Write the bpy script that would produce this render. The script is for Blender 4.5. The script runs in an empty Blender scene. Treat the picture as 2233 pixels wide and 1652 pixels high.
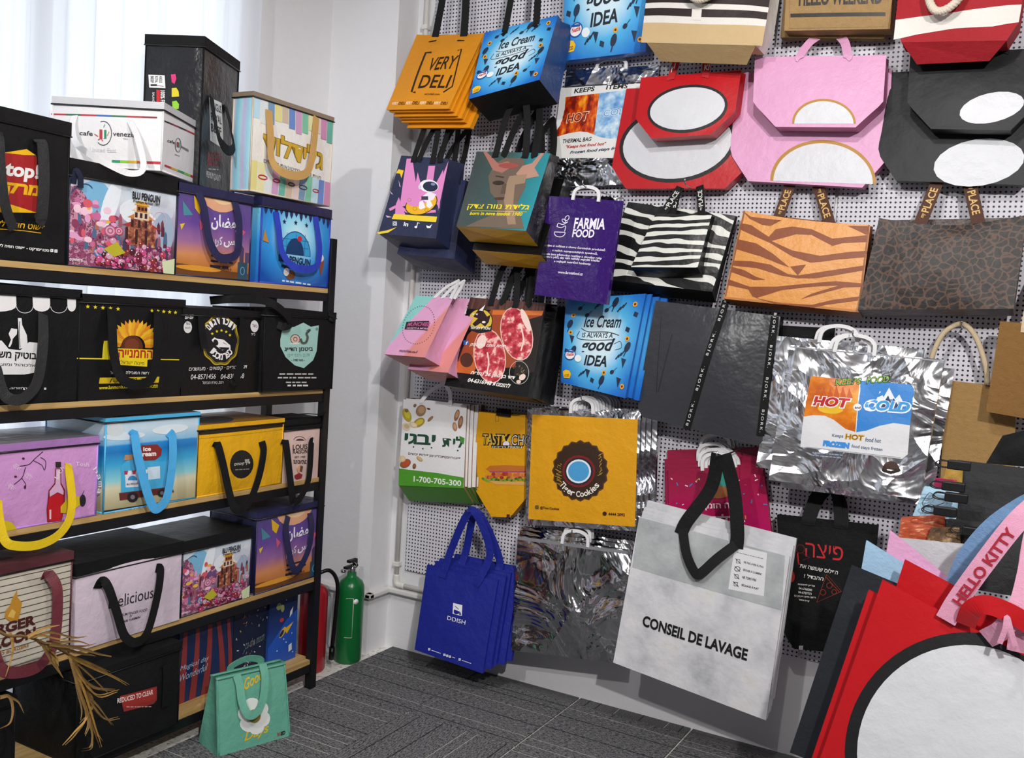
import bpy, bmesh, math, random
from mathutils import Vector, Matrix, noise
from math import sin, cos, pi, radians
V = Vector
SC = bpy.context.scene
COL = SC.collection
# ------------------------------------------------------------------ camera
FPX, YAW, PIT, ROL, CX, CY = 2060.0, .5095, .0627, -.0607, 1116.5, 826.0
CAM = V((2.621, -3.6456, 1.6))
_f = V((-sin(YAW)*cos(PIT), cos(YAW)*cos(PIT), -sin(PIT)))
_r = V((cos(YAW), sin(YAW), 0))
_d = _f.cross(_r)
CR = cos(ROL)*_r + sin(ROL)*_d
CD = -sin(ROL)*_r + cos(ROL)*_d
CF = _f
cam = bpy.data.objects.new('camera', bpy.data.cameras.new('camera'))
COL.objects.link(cam)
M4 = Matrix.Identity(4)
for i in range(3):
    M4[i][0] = CR[i]; M4[i][1] = -CD[i]; M4[i][2] = -CF[i]; M4[i][3] = CAM[i]
cam.matrix_world = M4
cam.data.sensor_fit = 'HORIZONTAL'; cam.data.sensor_width = 36
cam.data.lens = 36*FPX/2233
cam.data.clip_start = .05
SC.camera = cam
SC.view_settings.view_transform = 'Standard'
SC.view_settings.look = 'None'
SC.view_settings.exposure = EXPOSURE = 0.0
SC.view_settings.gamma = 1
SC.view_settings.use_curve_mapping = False
# ------------------------------------------------------------------ world and lights
w = bpy.data.worlds.new('daylight'); SC.world = w; w.use_nodes = True
bg = w.node_tree.nodes['Background']
bg.inputs[0].default_value = (.86, .93, 1, 1); bg.inputs[1].default_value = 1.2

def area(name, loc, target, sx, sy, power, col=(1, 1, 1)):
    l = bpy.data.lights.new(name, 'AREA'); l.shape = 'RECTANGLE'; l.size = sx; l.size_y = sy
    l.energy = power; l.color = col
    o = bpy.data.objects.new(name, l); COL.objects.link(o); o.location = loc
    o.rotation_euler = (V(target)-V(loc)).to_track_quat('-Z', 'Y').to_euler()
    return o

def spot(name, loc, target, power, ang=100, rad=.04, col=(1, 1, 1), blend=.6):
    l = bpy.data.lights.new(name, 'SPOT'); l.energy = power; l.spot_size = radians(ang); l.spot_blend = blend
    l.shadow_soft_size = rad; l.color = col
    o = bpy.data.objects.new(name, l); COL.objects.link(o); o.location = loc
    o.rotation_euler = (V(target)-V(loc)).to_track_quat('-Z', 'Y').to_euler()
    return o
spot('track_spot_light', (3.7, -4.1, 3.15), (1.5, 0, 1.1), 400, 75, .05, (1, .965, .93), .5)
spot('track_spot_light', (1.3, -4.0, 3.15), (1.2, 0, 1.1), 130, 80, .05, (1, .975, .95), .5)
spot('track_spot_light', (2.1, -2.2, 3.2), (1.6, 0, 1.2), 62, 105, .04, (1, .97, .94), .6)
spot('track_spot_light', (2.4, -2.4, 3.15), (-.2, -1.8, 1.2), 80, 90, .06, (1, .975, .95), .5)
area('overhead_fill_light', (1.9, -2.6, 3.26), (1.9, -2.6, 0), 1.2, 1.2, 11, (1, .98, .96))  # unseen overhead panel, added for soft ambient fill and reflections
area('window_daylight', (-.62, -2.2, 1.75), (2, -2.2, 1.5), 3.0, 3.0, 26, (.9, .95, 1))
# ------------------------------------------------------------------ helpers: pixels to places
def ray(x, y):
    return CR*((x-CX)/FPX) + CD*((y-CY)/FPX) + CF
def onp(x, y, ax, val):
    d = ray(x, y); return CAM + d*((val-CAM[ax])/d[ax])
def proj(p):
    q = p-CAM; z = q.dot(CF)
    return CX+FPX*q.dot(CR)/z, CY+FPX*q.dot(CD)/z
def wallp(x, y, d):
    return onp(x, y, 1, -d)
# ------------------------------------------------------------------ materials
def lin(h):
    h = h.lstrip('#'); o = []
    for i in (0, 2, 4):
        c = int(h[i:i+2], 16)/255
        o.append(c/12.92 if c <= .04045 else ((c+.055)/1.055)**2.4)
    return (*o, 1)
MATS = {}
def newmat(key):
    m = bpy.data.materials.new(key); m.use_nodes = True
    nt = m.node_tree; b = nt.nodes['Principled BSDF']
    return m, nt, b
def N(nt, t, **k):
    n = nt.nodes.new(t)
    for a, v in k.items():
        if a.startswith('i_'):
            n.inputs[a[2:].replace('_', ' ')].default_value = v
        else: setattr(n, a, v)
    return n
def coord(nt, kind='Object'):
    if kind in ('m', 'n'):
        return N(nt, 'ShaderNodeUVMap', uv_map=kind).outputs[0]
    return N(nt, 'ShaderNodeTexCoord').outputs[kind]
def addbump(nt, b, src, strength, dist=.01, chain=None):
    n = N(nt, 'ShaderNodeBump'); n.inputs['Strength'].default_value = strength; n.inputs['Distance'].default_value = dist
    nt.links.new(src, n.inputs['Height'])
    if chain: nt.links.new(chain.outputs[0], n.inputs['Normal'])
    nt.links.new(n.outputs[0], b.inputs['Normal']); return n
def mat(hexc, rough=.55, metal=0, bump=.25, bs=9, fine=0, key=None, var=.06, spec=.5):
    key = key or 'cloth_%s_%g_%g_%g_%g_%g' % (hexc, rough, metal, bump, bs, fine)
    if key in MATS: return MATS[key]
    m, nt, b = newmat(key); L = nt.links
    b.inputs['Roughness'].default_value = rough; b.inputs['Metallic'].default_value = metal
    b.inputs['Specular IOR Level'].default_value = spec
    c = lin(hexc); co = coord(nt)
    no = N(nt, 'ShaderNodeTexNoise', i_Scale=bs, i_Detail=5.0, i_Roughness=.6); L.new(co, no.inputs['Vector'])
    mx = N(nt, 'ShaderNodeMix', data_type='RGBA')
    mx.inputs[6].default_value = tuple(x*(1-var) for x in c[:3])+(1,); mx.inputs[7].default_value = tuple(min(1, x*(1+var)) for x in c[:3])+(1,)
    L.new(no.outputs[0], mx.inputs[0]); L.new(mx.outputs[2], b.inputs['Base Color'])
    ch = None
    if bump: ch = addbump(nt, b, no.outputs[0], bump, .03)
    if fine:
        n2 = N(nt, 'ShaderNodeTexNoise', i_Scale=420.0, i_Detail=2.0); L.new(co, n2.inputs['Vector'])
        addbump(nt, b, n2.outputs[0], fine, .002, ch)
    MATS[key] = m; return m
def ink(hexc, rough=.5):
    return mat(hexc, rough, 0, .15, 9, 0, 'ink_%s_%g' % (hexc, rough), .03)
def foil(key='silver_foil', tint='d8dadf', rough=.2, bs=4, st=.6):
    if key in MATS: return MATS[key]
    m, nt, b = newmat(key); L = nt.links; co = coord(nt)
    b.inputs['Base Color'].default_value = lin(tint); b.inputs['Metallic'].default_value = 1; b.inputs['Roughness'].default_value = rough
    n1 = N(nt, 'ShaderNodeTexNoise', i_Scale=bs, i_Detail=3.0, i_Roughness=.5, i_Distortion=1.2); L.new(co, n1.inputs['Vector'])
    mp = N(nt, 'ShaderNodeMapping'); mp.inputs['Scale'].default_value = (1.6, 1, .55); L.new(co, mp.inputs[0])
    vo = N(nt, 'ShaderNodeTexVoronoi', feature='F1', i_Scale=bs*1.7); L.new(mp.outputs[0], vo.inputs['Vector'])
    n3 = N(nt, 'ShaderNodeTexNoise', i_Scale=bs*5, i_Detail=2.0, i_Distortion=.8); L.new(mp.outputs[0], n3.inputs['Vector'])
    dm = N(nt, 'ShaderNodeMix', data_type='RGBA'); dm.inputs[0].default_value = .06; L.new(co, dm.inputs[6]); L.new(n1.outputs['Color'], dm.inputs[7]); L.new(dm.outputs[2], vo.inputs['Vector'])
    ch = addbump(nt, b, n1.outputs[0], st*.8, .12)
    ch = addbump(nt, b, vo.outputs['Distance'], st*.9, .07, ch)
    addbump(nt, b, n3.outputs[0], st*.18, .01, ch)
    MATS[key] = m; return m
def rampmat(key, stops, kind='v', rough=.5, nz=0, nscale=6, centre=(.5, .5), sc=1.0, interp='LINEAR', bump=.2, stretch=(1, 1, 1)):
    """colour ramp of a printed panel over its own uv (v down), radius or noise"""
    if key in MATS: return MATS[key]
    m, nt, b = newmat(key); L = nt.links
    b.inputs['Roughness'].default_value = rough
    uv = coord(nt, 'n'); um = coord(nt, 'm')
    no = N(nt, 'ShaderNodeTexNoise', i_Scale=nscale, i_Detail=5.0, i_Roughness=.6)
    mp = N(nt, 'ShaderNodeMapping'); mp.inputs['Scale'].default_value = stretch
    L.new(um, mp.inputs[0]); L.new(mp.outputs[0], no.inputs['Vector'])
    if kind == 'd':
        vm = N(nt, 'ShaderNodeVectorMath', operation='DOT_PRODUCT'); L.new(uv, vm.inputs[0]); vm.inputs[1].default_value = (.72, .42, 0); src = vm.outputs['Value']
    elif kind in 'uv':
        sx = N(nt, 'ShaderNodeSeparateXYZ'); L.new(uv, sx.inputs[0]); src = sx.outputs[0 if kind == 'u' else 1]
    elif kind == 'radial':
        vm = N(nt, 'ShaderNodeVectorMath', operation='DISTANCE'); L.new(uv, vm.inputs[0]); vm.inputs[1].default_value = (*centre, 0)
        mm = N(nt, 'ShaderNodeMath', operation='MULTIPLY'); L.new(vm.outputs['Value'], mm.inputs[0]); mm.inputs[1].default_value = sc; src = mm.outputs[0]
    else: src = no.outputs[0]
    if nz and kind != 'noise':
        a = N(nt, 'ShaderNodeMath', operation='SUBTRACT'); L.new(no.outputs[0], a.inputs[0]); a.inputs[1].default_value = .5
        a2 = N(nt, 'ShaderNodeMath', operation='MULTIPLY'); L.new(a.outputs[0], a2.inputs[0]); a2.inputs[1].default_value = nz
        a3 = N(nt, 'ShaderNodeMath', operation='ADD'); L.new(a2.outputs[0], a3.inputs[0]); L.new(src, a3.inputs[1]); src = a3.outputs[0]
    cr = N(nt, 'ShaderNodeValToRGB'); cr.color_ramp.interpolation = interp
    el = cr.color_ramp.elements
    while len(el) < len(stops): el.new(.5)
    for e, (p, c) in zip(el, stops): e.position = p; e.color = lin(c)
    L.new(src, cr.inputs[0]); L.new(cr.outputs[0], b.inputs['Base Color'])
    if bump:
        n2 = N(nt, 'ShaderNodeTexNoise', i_Scale=9.0, i_Detail=4.0); L.new(coord(nt), n2.inputs['Vector'])
        addbump(nt, b, n2.outputs[0], bump, .03)
    MATS[key] = m; return m
def stripemat(key, ca, cb, scale, dist, dscale, thr, rough=.5, rot=0):
    """animal stripes: thresholded distorted wave"""
    if key in MATS: return MATS[key]
    m, nt, b = newmat(key); L = nt.links; b.inputs['Roughness'].default_value = rough
    mp = N(nt, 'ShaderNodeMapping'); mp.inputs['Rotation'].default_value = (0, 0, rot); mp.inputs['Scale'].default_value = (.45, 1, 1)
    L.new(coord(nt, 'm'), mp.inputs[0])
    wv = N(nt, 'ShaderNodeTexWave', wave_type='BANDS', bands_direction='Y', i_Scale=scale, i_Distortion=dist, i_Detail=2.0)
    wv.inputs['Detail Scale'].default_value = dscale
    L.new(mp.outputs[0], wv.inputs['Vector'])
    cr = N(nt, 'ShaderNodeValToRGB'); e = cr.color_ramp.elements
    e[0].position = thr-.03; e[0].color = lin(ca); e[1].position = thr+.03; e[1].color = lin(cb)
    L.new(wv.outputs['Fac'], cr.inputs[0]); L.new(cr.outputs[0], b.inputs['Base Color'])
    n2 = N(nt, 'ShaderNodeTexNoise', i_Scale=8.0, i_Detail=4.0); L.new(coord(nt), n2.inputs['Vector']); addbump(nt, b, n2.outputs[0], .3, .03)
    MATS[key] = m; return m
# ------------------------------------------------------------------ objects
def link(name, me, m, parent=None):
    o = bpy.data.objects.new(name, me); COL.objects.link(o)
    if m is not None:
        for mm in (m if isinstance(m, list) else [m]): me.materials.append(mm)
    if parent is not None: o.parent = parent; o.matrix_parent_inverse = Matrix.Translation(-parent.location) if parent.type == 'EMPTY' else Matrix.Identity(4)
    return o
def mesh(name, vs, fs, m, parent=None, smooth=False):
    me = bpy.data.meshes.new(name); me.from_pydata([tuple(v) for v in vs], [], fs); me.update()
    if smooth:
        for p in me.polygons: p.use_smooth = True
    return link(name, me, m, parent)
def thing(name, label, cat, loc, group=None):
    o = bpy.data.objects.new(name, None); COL.objects.link(o); o.location = loc; o.empty_display_size = .05
    tag(o, label, cat, group); return o
def tag(o, label, cat, group=None):
    o['label'] = label; o['category'] = cat
    if group: o['group'] = group
    return o
def struct(o):
    o['kind'] = 'structure'; return o
def boxv(lo, hi):
    x0, y0, z0 = lo; x1, y1, z1 = hi
    vs = [(x0, y0, z0), (x1, y0, z0), (x1, y1, z0), (x0, y1, z0), (x0, y0, z1), (x1, y0, z1), (x1, y1, z1), (x0, y1, z1)]
    fs = [(3, 2, 1, 0), (4, 5, 6, 7), (0, 1, 5, 4), (1, 2, 6, 5), (2, 3, 7, 6), (3, 0, 4, 7)]
    return vs, fs
def box(name, lo, hi, m, parent=None, bevel=0):
    vs, fs = boxv(lo, hi)
    o = mesh(name, vs, fs, m, parent)
    if bevel:
        bm = bmesh.new(); bm.from_mesh(o.data)
        bmesh.ops.bevel(bm, geom=bm.edges[:], offset=bevel, segments=2, affect='EDGES', profile=.5)
        bm.to_mesh(o.data); bm.free()
    return o
def catmull(pts, n=6):
    if len(pts) < 3: return [V(p) for p in pts]
    P = [V(p) for p in pts]; P = [P[0]*2-P[1]]+P+[P[-1]*2-P[-2]]; out = []
    for i in range(1, len(P)-2):
        a, b, c, d = P[i-1:i+3]
        for k in range(n):
            t = k/n
            out.append(.5*((2*b)+(c-a)*t+(2*a-5*b+4*c-d)*t*t+(3*b-a-3*c+d)*t**3))
    out.append(P[-2]); return out
def tubegeo(pts, r, seg=8):
    vs = []; fs = []; n = len(pts); up = V((0, 0, 1))
    for i, p in enumerate(pts):
        t = (pts[min(i+1, n-1)]-pts[max(i-1, 0)]).normalized()
        a = t.cross(up)
        if a.length < .1: a = t.cross(V((1, 0, 0)))
        a.normalize(); b = t.cross(a); up = -b if i == 0 else a.cross(t)*1
        rr = r[i] if isinstance(r, list) else r
        for k in range(seg):
            an = 2*pi*k/seg; vs.append(p+a*(rr*cos(an))+b*(rr*sin(an)))
    for i in range(n-1):
        for k in range(seg):
            k2 = (k+1) % seg; fs.append((i*seg+k, i*seg+k2, (i+1)*seg+k2, (i+1)*seg+k))
    fs.append(tuple(range(seg))[::-1]); fs.append(tuple((n-1)*seg+k for k in range(seg)))
    return vs, fs
def tube(name, pts, r, m, parent=None, seg=8, sm=6):
    vs, fs = tubegeo(catmull(pts, sm), r, seg)
    return mesh(name, vs, fs, m, parent, True)
def rope(name, pts, r, m, parent):
    P = catmull(pts, 16); VS = []; FS = []
    for s in range(3):
        q = []
        for i, p in enumerate(P):
            t = (P[min(i+1, len(P)-1)]-P[max(i-1, 0)]).normalized(); a = t.cross(V((0, 1, 0.2))).normalized(); b = t.cross(a)
            an = i*.75+s*2*pi/3; q.append(p+a*(r*.55*cos(an))+b*(r*.55*sin(an)))
        v, f = tubegeo(q, r*.62, 6); o = len(VS); VS += v; FS += [tuple(k+o for k in ff) for ff in f]
    return mesh(name, VS, FS, m, parent, True)
def ribbon(name, pts, width, nrm, m, parent, th=.0025, sm=6, twist=None):
    P = catmull(pts, sm); n = len(P); vs = []; fs = []
    nr = nrm if isinstance(nrm, list) else [nrm, nrm]
    for i, p in enumerate(P):
        t = (P[min(i+1, n-1)]-P[max(i-1, 0)]).normalized()
        k = i/(n-1)*(len(nr)-1); a = int(min(k, len(nr)-2)); nn = nr[a].lerp(nr[a+1], k-a)
        s = t.cross(nn); s = s.normalized() if s.length > 1e-6 else V((0, 0, 1)); q = s.cross(t).normalized()
        wd = width if not isinstance(width, list) else width[0]+(width[1]-width[0])*i/(n-1)
        for a_, b_ in ((-1, -1), (1, -1), (1, 1), (-1, 1)): vs.append(p+s*(a_*wd/2)+q*(b_*th/2))
    for i in range(n-1):
        for k in range(4):
            k2 = (k+1) % 4; fs.append((i*4+k, i*4+k2, (i+1)*4+k2, (i+1)*4+k))
    fs.append((3, 2, 1, 0)); fs.append(tuple((n-1)*4+k for k in range(4)))
    return mesh(name, vs, fs, m, parent)
def dup(root, off=V((0, 0, 0)), label=None, group=None, skip=('printed', 'woven', 'heat', 'stitch'), rz=0, deep=True):
    r = root.copy(); COL.objects.link(r); r.location = root.location+V(off); r.rotation_euler = (0, rz*.0, rz)
    if label: r['label'] = label
    if group: r['group'] = group
    for ch in root.children:
        if any(ch.name.startswith(s) for s in skip): continue
        c = ch.copy(); COL.objects.link(c); c.parent = r; c.matrix_parent_inverse = ch.matrix_parent_inverse.copy()
        for g in ch.children:
            if any(g.name.startswith(k) for k in skip): continue
            d = g.copy(); COL.objects.link(d); d.parent = c
    return r
# ------------------------------------------------------------------ printed panels
class Surf:
    def __init__(s, TL, TR, BR, BL, bulge=0, wr=0, seed=0, dip=0, wk=4):
        wr *= .3
        s.c = [V(TL), V(TR), V(BR), V(BL)]; TL, TR, BR, BL = s.c
        s.R = (TR-TL+BR-BL)/2; s.U = (TL-BL+TR-BR)/2; s.W = s.R.length; s.H = s.U.length
        s.n = s.R.cross(s.U).normalized(); s.b = bulge; s.wr = wr; s.seed = seed; s.dip = dip; s.wk = wk
        s.o = (TL+TR+BR+BL)/4
    def f0(s, u, v):
        a, b, c, d = s.c; return (a*(1-u)+b*u)*(1-v)+(d*(1-u)+c*u)*v
    def f(s, u, v, off=0):
        p = s.f0(u, v); uu = min(1, max(0, u)); vv = min(1, max(0, v)); h = off
        if s.b: h += s.b*sin(pi*uu)*sin(pi*vv)
        if s.wr:
            e = min(1, 12*uu, 12*(1-uu), 12*vv, 12*(1-vv))
            h += s.wr*noise.noise(V((u*s.W*s.wk, v*s.H*s.wk, s.seed*3.7)))*max(0, e)
        p = p+s.n*h
        if s.dip: p = p-s.U.normalized()*(s.dip*sin(pi*uu)*(1-vv)**3)
        return p
    def uv(s, x, y):
        d = ray(x, y); t = (s.o-CAM).dot(s.n)/d.dot(s.n); p = CAM+d*t; u = v = .5
        for _ in range(6):
            e = p-s.f0(u, v); a, b, c, dd = s.c
            du = (b-a)*(1-v)+(c-dd)*v; dv = (dd-a)*(1-u)+(c-b)*u
            A = du.dot(du); B = du.dot(dv); C = dv.dot(dv); e1 = e.dot(du); e2 = e.dot(dv); D = A*C-B*B
            u += (e1*C-e2*B)/D; v += (A*e2-B*e1)/D
        return u, v
def isrtl(s): return any('\u0590' <= c <= '\u05ff' for c in s)
def visual(s):
    if not isrtl(s): return s
    r = s[::-1]; out = ''; run = ''
    for c in r:
        if c.isascii() and (c.isalnum() or c in '-.'): run = c+run
        else: out += run+c; run = ''
    return out+run
TXT = {}
def textgeo(s, bold=0, shear=0, sp=1):
    k = (s, bold, shear, sp)
    if k in TXT: return TXT[k]
    c = bpy.data.curves.new('t', 'FONT'); c.body = visual(s); c.size = 1; c.offset = bold; c.shear = shear; c.space_character = sp; c.resolution_u = 3
    o = bpy.data.objects.new('t', c); COL.objects.link(o)
    me = bpy.data.meshes.new_from_object(o)
    vs = [(v.co.x, v.co.y) for v in me.vertices]; fs = [tuple(p.vertices) for p in me.polygons]
    bpy.data.objects.remove(o); bpy.data.curves.remove(c); bpy.data.meshes.remove(me)
    x0 = min(v[0] for v in vs); x1 = max(v[0] for v in vs); y0 = min(v[1] for v in vs); y1 = max(v[1] for v in vs)
    g = ([((x-x0)/(x1-x0), (y-y0)/max(1e-6, y1-y0)) for x, y in vs], fs, (x1-x0)/max(1e-6, y1-y0)); TXT[k] = g
    return g
class Pr:
    """flat print on a panel; positions in photo pixels (or panel uv)"""
    def __init__(s, surf, uvmode=False, lift=.0009, cut=None):
        s.s = surf; s.um = uvmode; s.V = []; s.F = []; s.M = []; s.mats = []; s.k = 0; s.lift = lift
        tw = abs((surf.c[0]+surf.c[2]-surf.c[1]-surf.c[3]).dot(surf.n))/4
        flat = surf.b < .0005 and surf.wr == 0 and not surf.dip and tw < .0003
        s.cut = cut if cut is not None else (0 if flat else 20)
        s.step = .000012 if flat else (.00003 if surf.b < .0005 and surf.wr == 0 and not surf.dip else .00007)
    def m(s, x, y): return (x, y) if s.um else s.s.uv(x, y)
    def add(s, pts, faces, col):
        mt = ink(col) if isinstance(col, str) else col
        if mt not in s.mats: s.mats.append(mt)
        o = len(s.V); s.k += 1; h = s.lift+s.k*s.step
        s.V += [(u, v, h) for u, v in pts]; s.F += [tuple(i+o for i in f) for f in faces]; s.M += [s.mats.index(mt)]*len(faces)
    def p(s, pts, col):
        q = [s.m(*a) for a in pts]
        from mathutils.geometry import tessellate_polygon
        s.add(q, [tuple(t) for t in tessellate_polygon([[V((a, b, 0)) for a, b in q]])], col)
    def r(s, x0, y0, x1, y1, col): s.p([(x0, y0), (x1, y0), (x1, y1), (x0, y1)], col)
    def e(s, cx, cy, rx, ry, col, rot=0, n=20, a0=0, a1=360):
        c, sn = cos(radians(rot)), sin(radians(rot)); P = []
        for i in range(n+(0 if a1-a0 >= 360 else 1)):
            a = radians(a0+(a1-a0)*i/n); x, y = rx*cos(a), ry*sin(a); P.append((cx+x*c-y*sn, cy+x*sn+y*c))
        s.p(P, col)
    def l(s, pts, wd, col, closed=False, smooth=0):
        if smooth:
            pts = [(q.x, q.y) for q in catmull([V((a, b, 0)) for a, b in pts], smooth)]
        if closed: pts = list(pts)+[pts[0]]
        asp = s.s.W/s.s.H if s.um else 1
        q = []
        n = len(pts)
        for i in range(n):
            a = pts[max(i-1, 0)]; b = pts[min(i+1, n-1)]
            if closed and i in (0, n-1): a = pts[-2]; b = pts[1]
            dx, dy = (b[0]-a[0])*asp, b[1]-a[1]; L = math.hypot(dx, dy) or 1
            ox, oy = -dy/L*wd/2/asp, dx/L*wd/2
            q += [s.m(pts[i][0]+ox, pts[i][1]+oy), s.m(pts[i][0]-ox, pts[i][1]-oy)]
        s.add(q, [(2*i, 2*i+1, 2*i+3, 2*i+2) for i in range(n-1)], col)
    def ring(s, cx, cy, rx, ry, wd, col, rot=0, n=28, a0=0, a1=360):
        c, sn = cos(radians(rot)), sin(radians(rot)); P = []
        full = a1-a0 >= 360
        for i in range(n+(0 if full else 1)):
            a = radians(a0+(a1-a0)*i/n); x, y = rx*cos(a), ry*sin(a); P.append((cx+x*c-y*sn, cy+x*sn+y*c))
        s.l(P, wd, col, closed=full)
    def star(s, cx, cy, r, col, n=5, r2=.42, asp=1):
        s.p([(cx+asp*(r if i % 2 == 0 else r*r2)*sin(pi*i/n), cy-(r if i % 2 == 0 else r*r2)*cos(pi*i/n)) for i in range(2*n)], col)
    def t(s, txt, x0, y0, x1, y1, h, col, bold=.0, shear=0, sp=1, flip=False):
        g, fs, _ = textgeo(txt, bold, shear, sp)
        a = V(s.m(x0, y0)); b = V(s.m(x1, y1))
        if s.um: up = V((0, -h))
        else:
            pa = proj(s.s.f0(a[0], a[1])); pb = proj(s.s.f0(a[0], a[1]-.05)); k = math.hypot(pa[0]-pb[0], pa[1]-pb[1])
            up = V((0, -h*.05/k))
        if flip: up = -up
        s.add([tuple(a+(b-a)*x+up*y) for x, y in g], fs, col)
    def t4(s, txt, A, B, D, col, bold=0, shear=0, sp=1):
        """text box with corners A (bottom left), B (bottom right), D (top left) in pixels"""
        g, fs, _ = textgeo(txt, bold, shear, sp)
        a = V(s.m(*A)); b = V(s.m(*B)); d = V(s.m(*D))
        s.add([tuple(a+(b-a)*x+(d-a)*y) for x, y in g], fs, col)
    def arc(s, txt, cx, cy, rx, ry, a0, a1, h, col, bold=0, inner=False):
        """letters along an arc, angles in degrees, 0 right, 90 down (pixels); inner: letter tops point to the centre"""
        g = [c for c in visual(txt)]; n = len(g)
        wds = [0.35 if c in " iIl'.!" else 1 for c in g]; tot = sum(wds); acc = 0
        for c, wd in zip(g, wds):
            f = (acc+wd/2)/tot; acc += wd
            if c == ' ': continue
            a = radians(a0+(a1-a0)*f); st = radians(abs(a1-a0))/tot*.84*wd
            px, py = cx+rx*cos(a), cy+ry*sin(a)
            r_ = math.hypot(rx*cos(a), ry*sin(a)); ux, uy = rx*cos(a)/r_, ry*sin(a)/r_
            if inner: ux, uy = -ux, -uy
            tx, ty = -uy, ux
            hw = st*(rx+ry)/4
            x0, y0 = px-tx*hw, py-ty*hw; x1, y1 = px+tx*hw, py+ty*hw
            gg, fs, _ = textgeo(c, bold); hk, ds = (.74, 0) if c in 'acemnorsuvwxz' else ((.95, -.24) if c in 'gpqy' else (1, 0))
            x0 += ux*h*ds; y0 += uy*h*ds; x1 += ux*h*ds; y1 += uy*h*ds
            A = V(s.m(x0, y0)); B = V(s.m(x1, y1)); D = V(s.m(x0+ux*h*hk, y0+uy*h*hk))
            s.add([tuple(A+(B-A)*x+(D-A)*y) for x, y in gg], fs, col)
    def lines(s, x0, y0, x1, y1, n, th, col, seed=1, dy=0):
        """rows of print too small to read"""
        rn = random.Random(seed)
        for i in range(n):
            y = y0+(y1-y0)*i/max(1, n-1); x = x0+rn.uniform(0, .08)*(x1-x0)
            while x < x1-2*th:
                w_ = rn.uniform(1.6, 5)*th; xe = min(x+w_, x1); k0 = dy*(x-x0)/(x1-x0); k1 = dy*(xe-x0)/(x1-x0)
                s.p([(x, y-th/2+k0), (xe, y-th/2+k1), (xe, y+th/2+k1), (x, y+th/2+k0)], col); x = xe+th*rn.uniform(.6, 1.2)
    def done(s, root, name='printed_lettering', clip=None):
        if not s.V: return None
        bm = bmesh.new(); hl = bm.verts.layers.float.new('h')
        bv = []
        for u, v, h in s.V:
            q = bm.verts.new((u, v, 0)); q[hl] = h; bv.append(q)
        for f, mi in zip(s.F, s.M):
            if len(set(f)) < 3: continue
            try: fc = bm.faces.new([bv[i] for i in f]); fc.material_index = mi
            except ValueError: pass
        if clip:
            for ax, val, sg in ((0, clip[0], -1), (1, clip[1], -1), (0, clip[2], 1), (1, clip[3], 1)):
                no = V((0, 0, 0)); no[ax] = sg; co = V((0, 0, 0)); co[ax] = val
                bmesh.ops.bisect_plane(bm, geom=bm.verts[:]+bm.edges[:]+bm.faces[:], plane_co=co, plane_no=no, clear_outer=True)
        for ax in (0, 1):
            for i in range(1, s.cut):
                no = V((0, 0, 0)); no[ax] = 1; co = V((0, 0, 0)); co[ax] = i/s.cut
                bmesh.ops.bisect_plane(bm, geom=bm.verts[:]+bm.edges[:]+bm.faces[:], plane_co=co, plane_no=no)
        um = bm.loops.layers.uv.new('m'); un = bm.loops.layers.uv.new('n'); W, H = s.s.W, s.s.H
        for f in bm.faces:
            for lp in f.loops: lp[um].uv = (lp.vert.co.x*W, lp.vert.co.y*H); lp[un].uv = (lp.vert.co.x, lp.vert.co.y)
        for q in bm.verts: q.co = s.s.f(q.co.x, q.co.y, q[hl])
        bmesh.ops.recalc_face_normals
        for f in bm.faces:
            f.normal_update()
            if f.normal.dot(s.s.n) < 0: f.normal_flip()
        me = bpy.data.meshes.new(name); bm.to_mesh(me); bm.free()
        o = link(name, me, s.mats, getattr(s.s, 'panel', None) or root)
        return o
def gridpanel(name, s, nu, nv, m, parent, ub=None):
    vs = []; fs = []; uvs = []
    for j in range(nv+1):
        v = j/nv; a, b = ub(v) if ub else (0, 1)
        for i in range(nu+1):
            u = a+(b-a)*i/nu; vs.append(s.f(u, v)); uvs.append((u, v))
    for j in range(nv):
        for i in range(nu):
            k = j*(nu+1)+i; fs.append((k, k+nu+1, k+nu+2, k+1))
    o = mesh(name, vs, fs, m, parent, True); adduv(o.data, uvs, s); s.panel = o; return o
def adduv(me, uvs, s):
    um = me.uv_layers.new(name='m'); un = me.uv_layers.new(name='n')
    for lp in me.loops:
        u, v = uvs[lp.vertex_index]; um.data[lp.index].uv = (u*s.W, v*s.H); un.data[lp.index].uv = (u, v)
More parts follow.
